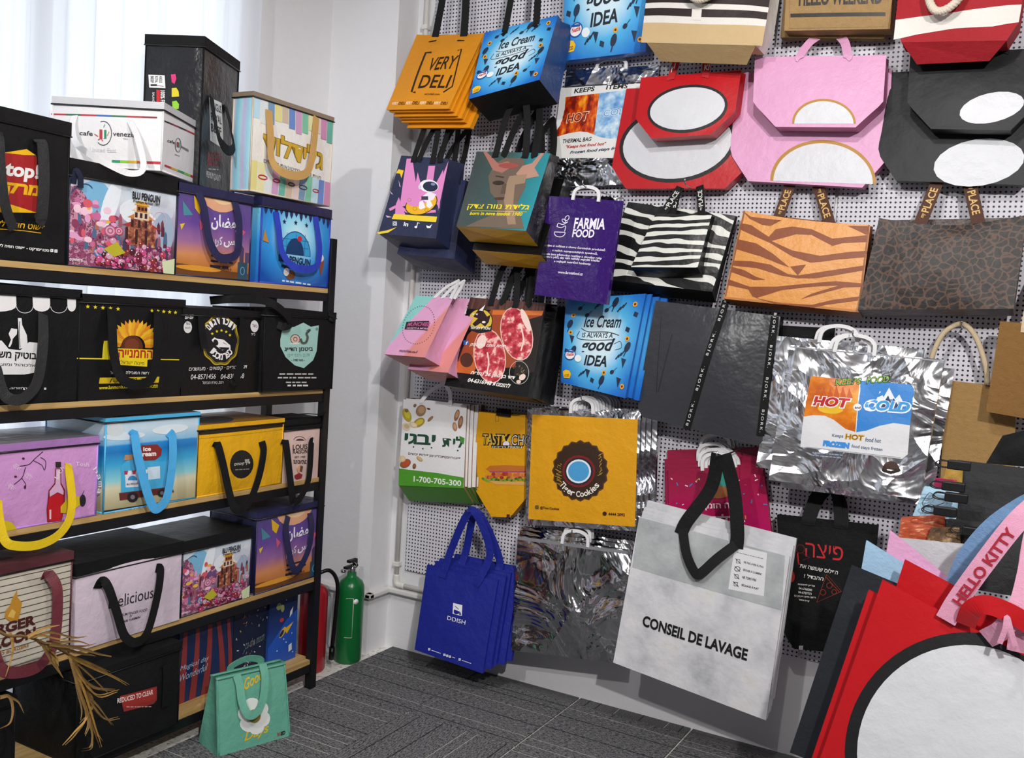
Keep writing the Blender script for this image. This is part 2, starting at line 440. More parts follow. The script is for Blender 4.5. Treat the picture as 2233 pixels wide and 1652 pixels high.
# ------------------------------------------------------------------ builders for bags
BK = '17181a'
def tote(name, label, px, dt, m, db=None, dep=(.02, .08), bulge=.008, wr=.005, side=None, base=None, ch=(0, 0), fold=.35,
         dip=0, group=None, cat='bag', nu=14, nv=14, seed=None, dmax=.26, wk=4, drop=0):
    T = [wallp(*px[0], dt), wallp(*px[1], dt)]; B = []
    for top, q in ((T[1], px[2]), (T[0], px[3])):
        r = ray(*q)
        if db is None and abs(r.x) > .1:
            p = CAM+r*((top.x-CAM.x)/r.x); dd = min(max(-p.y, dt-.02), dt+dmax)
        else: dd = dt+.06 if db is None else db
        B.append(wallp(*q, dd))
    if db is None:
        m_ = (B[0].y+B[1].y)/2
        B = [wallp(*px[2], -(B[0].y*.4+m_*.6)), wallp(*px[3], -(B[1].y*.4+m_*.6))]
    s = Surf(T[0], T[1], B[0], B[1], bulge, wr, len(bpy.data.objects) % 97 if seed is None else seed, dip, wk)
    root = thing(name, label, cat, (B[0]+B[1])/2, group)
    def ub(v):
        if ch[1] <= 0 or v < 1-ch[1]: return (0, 1)
        k = (v-1+ch[1])/ch[1]*ch[0]; return (k, 1-k)
    gridpanel('front_panel', s, nu, nv, m, root, ub)
    side = side or m; base = base or side
    lf = []; lm = []; lb = []; rf = []; rm = []; rb = []
    inw = s.R.normalized()
    for j in range(nv+1):
        v = j/nv; a, b = ub(v); dpt = dep[0]+(dep[1]-dep[0])*v
        for u, F_, M_, B_, sg in ((a, lf, lm, lb, 1), (b, rf, rm, rb, -1)):
            p = s.f(u, v); q = V((p.x, min(p.y+dpt, -.022), p.z-drop*v**2)); F_.append(p); B_.append(q)
            M_.append((p+q)/2+inw*(sg*fold*dpt*.5*(1-v**3)))
    for A, B_, C, fl in ((lf, lm, lb, 0), (rf, rm, rb, 1)):
        vs = A+B_+C; fs = []; k = nv+1
        for j in range(nv):
            for q in (0, 1):
                f = (q*k+j, (q+1)*k+j, (q+1)*k+j+1, q*k+j+1); fs.append(f if fl else f[::-1])
        mesh('side_gusset', vs, fs, side, root, True)
    vs = lb+rb; k = nv+1; mesh('back_panel', vs, [(j+1, k+j+1, k+j, j) for j in range(nv)], side, root, True)
    vs = [lf[-1], rf[-1], rb[-1], lb[-1]]; c = sum(vs, V((0, 0, 0)))/4; c.z -= dep[1]*.06
    mesh('base_panel', vs+[c], [(0, 1, 4), (1, 2, 4), (2, 3, 4), (3, 0, 4)], base, root)
    s.root = root; s.lb = lb; s.rb = rb
    return root, s
def handle(root, s, u1, u2, h, wd, m, v0=.10, back=.04, flat=.6, lean=0, name='handle', off=.0025):
    B = s.f(u1, 0, off); D = s.f(u2, 0, off); up = V((lean, 0, 1))
    mid = (B+D)/2+up*h; mid.y = min(mid.y+back, -.03)
    b1 = B.lerp(mid, .5)+(B-D)*(.5*(1-flat)*.5); d1 = D.lerp(mid, .5)-(B-D)*(.5*(1-flat)*.5)
    pts = [s.f(u1, v0, off), B, b1+up*h*.06, mid+(B-D)*.04, mid+(D-B)*.04, d1+up*h*.06, D, s.f(u2, v0, off)]
    return ribbon(name, pts, wd, s.n, m, root)
def strap(root, s, pts, wd, m, name='handle', th=.0025, nrm=None):
    """strap over a panel through (u, v, stand-off) points"""
    P = [s.f(u, v, o) for u, v, o in pts]
    return ribbon(name, P, wd, nrm or s.n, m, root, th)
def cliph(root, s, cu, wd, h, m, off=.004, name='plastic_handle', w2=.013):
    P = []
    a = s.f0(cu-wd/2/s.W, 0); b = s.f0(cu+wd/2/s.W, 0); up = s.U.normalized()
    for i in range(13):
        t = pi*i/12; k = (1-cos(t))/2
        P.append(a.lerp(b, .5-.5*cos(t))+up*(h*sin(t)**.6)+s.n*off)
    return ribbon(name, [a-up*.01+s.n*off]+P+[b-up*.01+s.n*off], w2, s.n, m, root, .006, 2)
def hook(p, lab=None):
    lab = lab or 'chromed peg hook carrying the '+' '.join(o['label'].replace(',', '').split()[:9])
    L = -p.y
    P = [V((p.x, -.012, p.z+.012)), V((p.x, -.03, p.z+.004)), V((p.x, p.y*.6, p.z)), V((p.x, p.y-.012, p.z+.004)), V((p.x, p.y-.022, p.z+.022))]
    h_ = tube('peg_hook', P, .0028, MATS['chrome'], None, 6, 5)
    tag(h_, lab, 'hook', 'peg hooks on the perforated board'); return h_
def cooler(name, label, mid, X, zb, top=None, H=None, right=None, W=None, D=.25, yaw=0, m=None, lid=None, lidh=.03, pipe=None, bulge=.007, wr=.004,
           group=None, cat='cooler bag', left=None, sidem=None, topm=None, Ybase=None, lidout=.004, seed=1, zipm=None, pr=.0032, M0=None):
    if M0 is None:
        M0 = onp(*mid, 0, X); M0 = V((X, M0.y, zb))
    if H is None: H = onp(*top, 0, X).z-zb
    ca, sa = cos(radians(yaw)), sin(radians(yaw))
    e1 = V((-sa, ca, 0)); e2 = V((-ca, -sa, 0))
    def reach(px, e):
        d = ray(*px); # intersect ray with vertical plane through M0 along e
        nrm = V((e.y, -e.x, 0)); t = (M0-CAM).dot(nrm)/d.dot(nrm); return (CAM+d*t-M0).dot(e)
    if W is None: W = reach(right, e1)
    if left is not None: D = reach(left, e2)
    z = V((0, 0, H)); z0 = V((0, 0, 0))
    A = M0; B = M0+e1*W; C = B+e2*D; E = M0+e2*D
    root = thing(name, label, cat, (A+B+C+E)/4, group)
    def S(p, q, k): return Surf(p+z, q+z, q, p, bulge, wr, seed*5+k)
    F = S(A, B, 0); R = S(B, C, 1); K = S(C, E, 2); L = S(E, A, 3); T = Surf(E+z, C+z, B+z, A+z, bulge*.8, wr, seed)
    n = 10
    for nm, s_, mm in (('front_panel', F, m), ('side_panel', R, sidem or m), ('back_panel', K, m), ('side_panel', L, sidem or m)):
        gridpanel(nm, s_, n, n, mm, root)
    mesh('base_panel', [A, B, C, E], [(3, 2, 1, 0)], sidem or m, root)
    lidm = lid or m; lo = lidout
    if lidh:
        a, b, c, d = [p-(e1*g+e2*h_)*lo for p, g, h_ in ((A, 1, 1), (B, -1, 1), (C, -1, -1), (E, 1, -1))]
        vs = []; fs = []
        q = [a, b, c, d]
        for zz in (H-lidh, H+.004): vs += [p+V((0, 0, zz)) for p in q]
        fs = [(0, 1, 5, 4), (1, 2, 6, 5), (2, 3, 7, 6), (3, 0, 4, 7), (3, 2, 1, 0)]
        lidob = mesh('lid_band', vs, fs, lidm, root)
        T = Surf(d+V((0, 0, H+.004)), c+V((0, 0, H+.004)), b+V((0, 0, H+.004)), a+V((0, 0, H+.004)), bulge, wr, seed)
        gridpanel('lid_top', T, n, n, topm or lidm, root)
        zz = V((0, 0, H-lidh-.003)); tube('zipper', [p+zz-(e1*g+e2*h_)*(lo+.001) for p, g, h_ in ((A, 1, 1), (B, -1, 1))], .0025, zipm or MATS['zip'], root, 6)
        tube('zipper', [p+zz-(e1*g+e2*h_)*(lo+.001) for p, g, h_ in ((E, 1, -1), (A, 1, 1))], .0025, zipm or MATS['zip'], root, 6)
    else: gridpanel('lid_top', T, n, n, topm or lidm, root)
    if pipe:
        for pa, pb in ((A, B), (E, A), (B, C)):
            tube('piping', [pa+V((0, 0, .003)), pb+V((0, 0, .003))], pr, pipe, root, 6)
            tube('piping', [pa+z, pb+z], pr, pipe, root, 6)
        for p in (A, B, E): tube('piping', [p, p+z], pr, pipe, root, 6)
    return root, F, L, T, R
# ------------------------------------------------------------------ shared materials
M = {}
MATS['zip'] = mat('101012', .4, 0, .1, 60, .3, 'zip', .2)
MATS['chrome'] = mat('c8c9cc', .2, 1, 0, 9, 0, 'chrome', .02)
M['blackfab'] = mat('0f1011', .7, 0, .35, 10, .5, 'black_nonwoven', .06, .25)
M['blacklam'] = mat('0e0f10', .45, 0, .3, 8, 0, 'black_laminate', .06, .35)
M['blackgloss'] = mat('0c0c0e', .28, 0, .3, 8, 0, 'black_gloss', .06, .4)
M['webbing'] = mat('111213', .65, 0, .1, 60, .6, 'black_webbing', .06, .3)
M['white'] = mat('e9e8ea', .45, 0, .2, 8, 0, 'white_laminate')
M['whiteplastic'] = mat('e6e6e8', .3, 0, 0, 9, 0, 'white_plastic', .02)
M['foil'] = foil()
M['steel'] = mat('17171a', .45, .3, .05, 40, .1, 'black_steel')
M['oak'] = None
# ------------------------------------------------------------------ room
def wallmat(key, hexc):
    return mat(hexc, .6, 0, .06, 30, .12, key, .025)
WL = wallmat('white_wall_paint', 'e0e0e3')
def pegmat():
    m, nt, b = newmat('perforated_board'); L = nt.links; b.inputs['Roughness'].default_value = .5
    sx = N(nt, 'ShaderNodeSeparateXYZ'); L.new(coord(nt), sx.inputs[0])
    d = []
    for ax in (0, 2):
        a = N(nt, 'ShaderNodeMath', operation='MULTIPLY'); L.new(sx.outputs[ax], a.inputs[0]); a.inputs[1].default_value = 1/.0166
        f = N(nt, 'ShaderNodeMath', operation='FRACT'); L.new(a.outputs[0], f.inputs[0])
        q = N(nt, 'ShaderNodeMath', operation='SUBTRACT'); L.new(f.outputs[0], q.inputs[0]); q.inputs[1].default_value = .5
        p = N(nt, 'ShaderNodeMath', operation='POWER'); L.new(q.outputs[0], p.inputs[0]); p.inputs[1].default_value = 2; d.append(p)
    s = N(nt, 'ShaderNodeMath', operation='ADD'); L.new(d[0].outputs[0], s.inputs[0]); L.new(d[1].outputs[0], s.inputs[1])
    lt = N(nt, 'ShaderNodeMath', operation='LESS_THAN'); L.new(s.outputs[0], lt.inputs[0]); lt.inputs[1].default_value = .225**2
    mx = N(nt, 'ShaderNodeMix', data_type='RGBA'); mx.inputs[6].default_value = lin('d6d4de'); mx.inputs[7].default_value = lin('15151b')
    L.new(lt.outputs[0], mx.inputs[0]); L.new(mx.outputs[2], b.inputs['Base Color'])
    iv = N(nt, 'ShaderNodeMath', operation='SUBTRACT'); iv.inputs[0].default_value = 1; L.new(lt.outputs[0], iv.inputs[1])
    addbump(nt, b, iv.outputs[0], .6, .004)
    return m
XW, YB, XR, ZC = -.414, -5.3, 4.7, 3.32
# floor: terrazzo slab with carpet tiles laid on it
def terrazzo():
    m, nt, b = newmat('terrazzo'); L = nt.links; b.inputs['Roughness'].default_value = .4
    vo = N(nt, 'ShaderNodeTexVoronoi', i_Scale=95.0); L.new(coord(nt), vo.inputs['Vector'])
    cr = N(nt, 'ShaderNodeValToRGB'); e = cr.color_ramp.elements; e[0].color = lin('8d8a86'); e[1].color = lin('e6e3de'); e[0].position = .05; e[1].position = .4
    L.new(vo.outputs['Color'], cr.inputs[0]); L.new(cr.outputs[0], b.inputs['Base Color']); return m
fl = box('floor', (XW-.1, YB, -.12), (XR, .1, -.007), terrazzo()); struct(fl)
def carpet(key, seed):
    m, nt, b = newmat(key); L = nt.links; b.inputs['Roughness'].default_value = .95; b.inputs['Specular IOR Level'].default_value = .1
    co = coord(nt)
    mp = N(nt, 'ShaderNodeMapping'); mp.inputs['Location'].default_value = (seed*1.7, seed*.33, 0); L.new(co, mp.inputs[0])
    n1 = N(nt, 'ShaderNodeTexNoise', i_Scale=230.0, i_Detail=3.0); L.new(mp.outputs[0], n1.inputs['Vector'])
    m2 = N(nt, 'ShaderNodeMapping'); m2.inputs['Scale'].default_value = (60, 200, 1); L.new(mp.outputs[0], m2.inputs[0])
    n2 = N(nt, 'ShaderNodeTexNoise', i_Scale=1.0, i_Detail=2.0); L.new(m2.outputs[0], n2.inputs['Vector'])
    ad = N(nt, 'ShaderNodeMath', operation='ADD'); L.new(n1.outputs[0], ad.inputs[0]); L.new(n2.outputs[0], ad.inputs[1])
    cr = N(nt, 'ShaderNodeValToRGB'); e = cr.color_ramp.elements
    e[0].position = .4; e[0].color = lin('2f3032'); e[1].position = .6; e[1].color = lin('8c8c8f')
    hf = N(nt, 'ShaderNodeMath', operation='MULTIPLY'); L.new(ad.outputs[0], hf.inputs[0]); hf.inputs[1].default_value = .5
    L.new(hf.outputs[0], cr.inputs[0]); L.new(cr.outputs[0], b.inputs['Base Color'])
    addbump(nt, b, ad.outputs[0], .7, .006); return m
CARP = carpet('grey_loop_carpet', 0)
YARN = [mat(c, .9, 0, 0, 60, .4, k, .2) for c, k in (('b9b8b0', 'pale_yarn'), ('141416', 'dark_yarn'))]
def tilemesh(seed):
    h = .2455; vs, fs = boxv((-h, -h, -.006), (h, h, 0)); rn = random.Random(seed); mi = [0]*6
    y = -h+.03
    while y < h-.02:
        k = 0 if rn.random() < .55 else 1; wd = .0013 if k == 0 else .002; o = len(vs)
        vs += [(-h, y-wd, .0006), (h, y-wd, .0006), (h, y+wd, .0006), (-h, y+wd, .0006)]; fs.append((o, o+1, o+2, o+3)); mi.append(1+k)
        y += rn.choice((.06, .085, .11, .13, .05))
    me = bpy.data.meshes.new('carpet_tile'); me.from_pydata(vs, [], fs)
    for mm in [CARP]+YARN: me.materials.append(mm)
    for p, k in zip(me.polygons, mi): p.material_index = k
    return me
TM = [tilemesh(i) for i in range(5)]
tc = onp(888, 1552, 2, 0)
rn = random.Random(4)
for ix in range(-1, 5):
    for iy in range(-5, 3):
        cx, cy = tc.x+.25+ix*.5, tc.y-.25+iy*.5
        if cx > 2.6 or cy < -2.4: continue
        lo_x, hi_y = cx-.25, cy+.25
        o = bpy.data.objects.new('carpet_tile', TM[rn.randrange(5)]); COL.objects.link(o); o.parent = fl
        turn = (ix == 0 and iy == 0) or rn.random() < .15 and ix > 0
        sx = sy = 1
        o.location = (cx, cy, 0)
        if turn: o.rotation_euler = (0, 0, pi/2)
        # trim tiles at the walls
        if lo_x < -.005:
            wd = hi = cx+.25+.005
            if wd < .06: bpy.data.objects.remove(o); continue
            f = wd/.5; o.location.x = cx+.25-wd/2; o.scale = (f, 1, 1) if not turn else (1, f, 1)
        if hi_y > -.001:
            wd = .002-(cy-.25)
            if wd < .04: bpy.data.objects.remove(o); continue
            f = wd/.5; o.location.y = cy-.25+wd/2; o.scale = (o.scale[0], f, 1) if not turn else (f, o.scale[1], 1)
# right wall with perforated boards
wr_ = box('wall_right', (XW-.1, 0, 0-.007), (XR, .1, ZC), WL); struct(wr_)
PEG = pegmat()
for a, b in ((.075, 1.906), (1.918, 3.75), (3.762, 4.68)):
    box('pegboard_panel', (a, -.014, .388), (b, -.001, ZC-.01), PEG, wr_)
wl = box('wall_left', (XW-.1, -1.02+.34, -.007), (XW, 0, ZC), WL); struct(wl)
# wall around the window
m_ = struct(box('wall_left', (XW-.1, YB, -.007), (XW, -.68, .16), WL)); struct(box('wall_left', (XW-.1, YB, 3.12), (XW, -.68, ZC), WL)); struct(box('wall_left', (XW-.1, YB, .16), (XW, -4.2, 3.12), WL))
struct(box('wall_back', (XW-.1, YB-.1, -.007), (XR, YB, ZC), wallmat('back_wall_paint', 'a9a8a8')))
struct(box('wall_far', (XR, YB-.1, -.007), (XR+.1, .1, ZC), wallmat('far_wall_paint', 'a9a8a8')))
struct(box('ceiling', (XW-.1, YB-.1, ZC), (XR+.1, .1, ZC+.08), wallmat('ceiling_paint', 'd9d9d9')))
struct(box('wall_column', (XW, -.15, -.007), (-.028, 0, ZC), WL))
# ledge along the foot of the walls
LG = wallmat('ledge_paint', 'dad8d6')
for k, (lo, hi) in enumerate((((XW, -.185, .268), (.007, -.15, .292)), ((-.028, -.185, .268), (.007, -.03, .292)), ((-.02, -.034, .268), (.62, 0, .292)))):
    struct(box('trim_%d' % (k+1), lo, hi, LG, None, .006))
# window: frame, panes
wf = box('window_1', (XW-.08, -4.2, .16), (XW-.02, -.68, .22), mat('e8e8ea', .35, 0, 0, 9, 0, 'window_frame_white')); struct(wf)
FR = MATS['window_frame_white']
box('window_frame', (XW-.08, -4.2, 3.06), (XW-.02, -.68, 3.12), FR, wf)
for y in (-.74, -1.62, -2.5, -3.38, -4.2): box('window_frame', (XW-.08, y, .22), (XW-.02, y+.06, 3.06), FR, wf)
gm, nt, b = newmat('window_glass'); b.inputs['Transmission Weight'].default_value = 1; b.inputs['Roughness'].default_value = 0; b.inputs['IOR'].default_value = 1.02
for y in (-1.56, -2.44, -3.32, -4.14): box('window_pane', (XW-.055, y, .22), (XW-.05, y+.82, 3.06), gm, wf)
# sheer curtain
cm, nt, b = newmat('sheer_curtain'); L = nt.links
tr = N(nt, 'ShaderNodeBsdfTranslucent'); df = N(nt, 'ShaderNodeBsdfDiffuse'); tp = N(nt, 'ShaderNodeBsdfTransparent')
tr.inputs[0].default_value = lin('f4f6fb'); df.inputs[0].default_value = lin('e6e8ee')
m1 = N(nt, 'ShaderNodeMixShader'); m1.inputs[0].default_value = .35; L.new(tr.outputs[0], m1.inputs[1]); L.new(df.outputs[0], m1.inputs[2])
m2 = N(nt, 'ShaderNodeMixShader'); m2.inputs[0].default_value = .12; L.new(m1.outputs[0], m2.inputs[1]); L.new(tp.outputs[0], m2.inputs[2])
L.new(m2.outputs[0], nt.nodes['Material Output'].inputs[0])
vs = []; fs = []; ny = 420
for i in range(ny+1):
    y = -.665-i*.0085; a = .02*sin(i*.34+1.6*sin(i*.07))+.012*sin(i*.13+.5)+.004*sin(i*.9)
    for z in (.05, 3.2): vs.append((XW+.05+a*(1 if z > 1 else 1.15), y, z))
for i in range(ny): fs.append((2*i, 2*i+1, 2*i+3, 2*i+2))
cu = thing('sheer_curtain', 'white sheer curtain in soft folds before the bright window', 'curtain', (XW+.05, -2.2, .05))
mesh('curtain_fabric', vs, fs, cm, cu, True)
tube('curtain_rail', [V((XW+.05, -.62, 3.205)), V((XW+.05, -4.25, 3.205))], .008, FR, cu)
# white conduit pipe along the board
pm = mat('dedbd6', .4, 0, .05, 40, 0, 'white_pvc')
cd = thing('cable_conduit', 'white plastic conduit pipe running down the edge of the perforated board', 'pipe', (.03, -.02, .31))
tube('vertical_pipe', [V((.032, -.02, .345)), V((.032, -.02, 3.3))], .0115, pm, cd, 10)
tube('elbow', [V((.032, -.02, .36)), V((.032, -.02, .325)), V((.045, -.02, .312)), V((.08, -.02, .312))], .014, pm, cd, 10)
tube('floor_pipe', [V((.07, -.02, .312)), V((.6, -.02, .312))], .0115, pm, cd, 10)
for z in (.40, .98, 1.55, 2.1, 2.9): box('pipe_clip', (.016, -.036, z), (.048, -.001, z+.022), pm, cd, .003)
# ================================================================== bags hanging on the perforated wall
WB = M['webbing']
def tophandle(root, s, u1=.28, u2=.72, h=.3, wd=.03, m=None, back=.06, v0=.1): return handle(root, s, u1, u2, h, wd, m or WB, v0, back)
def stack(root, n, step, label, group, jit=.006, seed=1, skip=('printed', 'woven', 'heat', 'handle')):
    r_ = random.Random(seed)
    for i in range(1, n+1):
        dup(root, V((step[0]*i+r_.uniform(-jit, jit), min(step[1]*i, 0.5), step[2]*i+r_.uniform(-jit, jit))), ('second', 'third', 'fourth', 'fifth', 'sixth')[i-1]+' '+label, group, skip, rz=r_.uniform(-.015, .015))
# --- top row
o, s = tote('shopping_bag', 'amber non-woven shopping bag with dark lettering in square brackets, front of its stack', [(909, 75), (1056, 72), (978, 237), (842, 239)], .13, mat('dc8f12', .5, 0, .4, 8, .3), dep=(.012, .03), bulge=.012, wr=.012, dip=.012, base=mat('dc8f12', .5, 0, .4, 8, .3))
p = Pr(s); K = '2a1608'
p.l([(944, 116), (931, 117), (899, 203), (908, 204)], 4.2, K); p.l([(1000, 111), (1008, 107), (987, 190), (968, 203)], 2.6, K)
p.t('VERY', 933, 160, 990, 152, 33, K, .012); p.t('DELI', 913, 196, 976, 194, 30, K, .012)
p.t('verydeli.com', 926, 211, 959, 211, 6, K, .01, .3)
for i, c in enumerate(('f7e8c8', K)*4): p.t('VERY' if i % 2 == 0 else 'DELI', 853+i*15.5, 228+i*.2, 867+i*15.5, 228.3+i*.2, 6.5, c, .02)
p.done(o); tophandle(o, s, .3, .72, .42, .036)
stack(o, 5, (.012, .014, -.012), 'amber bag from the front of the stack lettered in brackets', 'amber bags behind the front one')
hook(V((s.f0(.5, 0).x, -.2, s.f0(.5, 0).z+.42)))
BLUE = rampmat('ice_cream_print', [(0, 'e3f4fb'), (.30, 'cdebf8'), (.55, '58b8ea'), (.85, '1f78cf'), (1, '1a62bd')], 'radial', .3, .18, 7, (.5, .48), 1.45)
def icecream(o, s, logo=(.13, .68), tilt=0, seed=3):
    p = Pr(s, True); K = '16222e'; rn = random.Random(seed); a = s.W/s.H
    p.t('Ice Cream', .27, .335, .76, .335, .13, K, .02, .25)
    p.l([(.24, .35), (.35, .385), (.6, .38), (.76, .41)], .008, K, smooth=4); p.l([(.22, .38), (.2, .46), (.4, .475), (.72, .455)], .008, K, smooth=4)
    p.t('IS ALWAYS A', .26, .45, .68, .44, .055, K, .015, .1)
    p.t('good', .25, .64, .72, .61, .17, K, .025, .3); p.t('IDEA', .33, .755, .66, .74, .115, K, .03, .15)
    p.l([(.71, .5), (.79, .47), (.82, .53), (.74, .56)], .006, K, smooth=4)
    spots = [(.08, .3), (.12, .46), (.2, .12), (.42, .1), (.86, .35), (.9, .52), (.88, .66), (.75, .78), (.3, .86), (.48, .9), (.62, .88), (.08, .88), (.55, .15), (.72, .14), (.93, .2), (.16, .6), (.86, .85), (.3, .2), (.8, .62), (.06, .62), (.65, .07), (.4, .82)]
    for i, (x, y) in enumerate(spots):
        t = i % 5; c = '1c2c45' if i % 3 else '17324f'
        if t == 0:
            p.e(x, y, .035, .055, c, 25, 12); p.l([(x-.012, y+.05), (x-.03, y+.095)], .011, c)
        elif t == 1: p.p([(x-.035, y-.03), (x+.035, y-.02), (x+.005, y+.07)], c)
        elif t == 2: p.e(x, y, .03, .022, c, -20, 10); p.l([(x+.02, y-.015), (x+.06, y-.05)], .006, c)
        elif t == 3:
            for k in range(3): p.l([(x-.03+k*.03, y+.03-k*.02), (x+.01+k*.03, y-.02-k*.02)], .014, c)
        else: p.p([(x-.02, y-.03), (x+.03, y-.015), (x+.02, y+.03), (x-.03, y+.012)], c)
    for x, y in [(.12, .2), (.9, .1), (.1, .4), (.88, .44), (.64, .8), (.93, .9)]:
        for k in range(8): p.e(x+.02*cos(k*pi/4), y+.02*a*sin(k*pi/4), .011, .011*a, 'f0a81c', 0, 8)
        p.e(x, y, .015, .015*a, '5b2c0c', 0, 10)
    lx, ly = logo
    p.e(lx, ly, .082, .062, '1c4fa0', -12); p.e(lx, ly, .07, .05, 'f2f2f2', -12); p.r(lx-.06, ly-.045, lx+.05, ly-.025, '1c4fa0'); p.t('Nestlé', lx-.052, ly+.024, lx+.052, ly+.008, .042, 'c0281e', .03)
    p.e(lx+.12, ly+.03, .05, .04, 'eef5f8')
    p.p([(.03, .87), (.07, .84), (.13, .845), (.16, .88), (.14, .93), (.05, .94)], 'f3bf17'); p.t('מבצע', .05, .925, .13, .915, .03, '5b2c0c', .03)
    p.done(o, 'printed_artwork')
o, s = tote('cooler_bag', 'square blue ice cream print lunch bag with black base, beside the amber bags', [(1057, 71), (1217, 33), (1176, 174), (1022, 216)], .24, BLUE, dep=(.15, .17), bulge=0, wr=0, side=mat('123a72', .4, 0, .3, 8), base=M['blackfab'], fold=.25, drop=.055)
icecream(o, s); tophandle(o, s, .3, .72, .42, .03)
p = Pr(Surf(s.c[3], s.c[2], s.rb[-1], s.lb[-1])); p.t('בראון', 1108, 226, 1130, 222, 5, 'cfd2d6', .02); p.done(o, 'printed_base_mark')
hook(V((s.f0(.5, 0).x, -.2, s.f0(.5, 0).z+.42)))
o, s = tote('cooler_bag', 'large blue ice cream foil bag at the top, left of the striped tote', [(1234, -135), (1418, -168), (1408, 112), (1227, 133)], .13, BLUE, dep=(.02, .05), bulge=0, wr=0, side=mat('1a5fb8', .35, 0, .3, 8))
icecream(o, s, (.16, .76), seed=5); cliph(o, s, .5, .1, .06, M['whiteplastic'])
# striped beach tote
CAN = mat('e4e0da', .8, 0, .25, 10, .7, 'white_canvas'); DKC = '2b2020'; TAN = mat('cbb084', .85, 0, .25, 10, .8, 'tan_canvas')
o, s = tote('beach_tote', 'black and white striped canvas beach tote with tan bottom and rope handle', [(1428, -165), (1705, -150), (1662, 100), (1398, 93)], .16, CAN, dep=(.1, .12), bulge=.035, wr=.014, side=CAN, base=TAN, ch=(.05, .12))
p = Pr(s, True)
def band(p, v0, v1, col, k=.02, n=14):
    top = [(i/n, v0+k*(math.cos(2*pi*i/n)-1)*.5*-1) for i in range(n+1)]; bot = [(i/n, v1+k*(math.cos(2*pi*i/n)-1)*.5*-1) for i in range(n+1)]
    p.p(top+bot[::-1], col)
for v0 in (.06, .24, .42, .595): band(p, v0, v0+.055 if v0 > .6 else v0+.075, DKC)
band(p, .715, .775, DKC); band(p, .835, 1, TAN, .015)
p.r(.42, .69, .50, .82, 'e2ddd6'); p.done(o, 'printed_stripes', (0.0, 0, 1.0, 1.0))
rope('rope_handle', [s.f(.33, .3, .006), s.f(.36, .5, .03), s.f(.42, .66, .04), s.f(.5, .71, .045), s.f(.6, .66, .04), s.f(.7, .5, .03), s.f(.74, .3, .006)], .012, mat('d9cdbd', .85, 0, .2, 60, .5, 'cotton_rope'), o)
rope('rope_handle', [s.f(.34, .06, -.02), s.f(.4, -.4, -.04), s.f(.5, -.62, -.06), s.f(.62, -.4, -.04), s.f(.7, .06, -.02)], .012, MATS['cotton_rope'], o)
vs = [s.f(.05, 1), s.f(.95, 1), s.f(.86, 1.0)+V((0, .05, -.055)), s.f(.14, 1.0)+V((0, .05, -.055))]
mesh('base_flap', vs, [(0, 3, 2, 1)], mat('a98d63', .85, 0, .25, 10, .8, 'tan_canvas_dark'), o)
# jute HELLO WEEKEND
JUTE = mat('a98a5c', .9, 0, .3, 55, 1.0, 'jute', .16)
o, s = tote('jute_tote', 'natural jute tote printed HELLO WEEKEND in bold black capitals', [(1722, -165), (1957, -172), (1941, 63), (1710, 67)], .17, JUTE, dep=(.06, .07), bulge=.01, wr=.006)
p = Pr(s); p.t('HELLO WEEKEND', 1742, 14, 1924, 9, 34, '1d1613', .035); p.p([(1724, 30), (1931, 27), (1931, 35), (1724, 38)], '1d1613')
p.l([(1722, -60), (1722, 62), (1936, 58), (1938, -70)], 1.2, '8a6f45'); p.done(o)
o2, s2 = tote('jute_tote', 'plain jute tote just showing below the HELLO WEEKEND bag', [(1722, -150), (1945, -160), (1928, 84), (1702, 82)], .09, mat('94784d', .9, 0, .3, 55, 1.0, 'jute_dark', .16), dep=(.03, .04), bulge=.004)
tophandle(o2, s2, .35, .65, .3, .03, JUTE)
# red tote with white band and rope
RED = mat('a3121f', .75, 0, .3, 9, .6, 'red_canvas')
o, s = tote('beach_tote', 'red canvas tote with a broad white band and thick rope handle', [(1975, -170), (2262, -190), (2215, 88), (1948, 92)], .2, RED, dep=(.1, .12), bulge=.04, wr=.016, base=RED, ch=(.07, .14))
p = Pr(s); p.p([(1940, 44), (2000, 40), (2070, 36), (2150, 24), (2240, 8), (2226, 48), (2165, 61), (2080, 66), (2000, 76), (1940, 88)], CAN); p.done(o, 'white_band', (0.0, 0, 1.0, 1.0))
rope('rope_handle', [s.f(.22, .4, .006), s.f(.25, .6, .03), s.f(.31, .78, .045), s.f(.39, .83, .05), s.f(.5, .77, .045), s.f(.57, .62, .03), s.f(.6, .4, .006)], .012, MATS['cotton_rope'], o)
vs = [s.f(.07, 1), s.f(.93, 1), s.f(.80, 1)+V((0, .05, -.05)), s.f(.2, 1)+V((0, .05, -.06))]; mesh('base_flap', vs, [(0, 3, 2, 1)], RED, o)
# --- second row
NAVY = mat('232a4a', .5, 0, .35, 8, .2, 'navy_laminate')
o, s = tote('gift_bag', 'navy gusseted bag printed with an astronaut sitting on a yellow crescent moon', [(875, 339), (977, 346), (951, 520), (825, 509)], .29, NAVY, dep=(.13, .17), bulge=0, wr=0, base=NAVY, dip=0, fold=.1, drop=.055)
p = Pr(s); PK = 'e08ac6'
for q in ([(886, 345), (899, 345), (915, 440), (872, 452)], [(911, 375), (902, 425), (925, 425)], [(935, 362), (950, 362), (940, 430), (926, 420)], [(968, 370), (940, 420), (958, 455)], [(980, 352), (958, 400), (955, 460)], [(864, 445), (870, 430), (885, 470), (862, 468)]): p.p(q, PK)
p.p([(868, 368), (880, 371), (875, 388), (872, 378), (863, 377)], 'f2c61c'); p.p([(855, 478), (860, 467), (953, 472), (950, 484)], 'f0d235')
for q in ([(869, 392), (874, 408), (871, 406)], [(850, 415), (858, 425), (853, 422)], [(842, 470), (856, 474), (845, 475)]): p.p(q, 'd9b6d9')
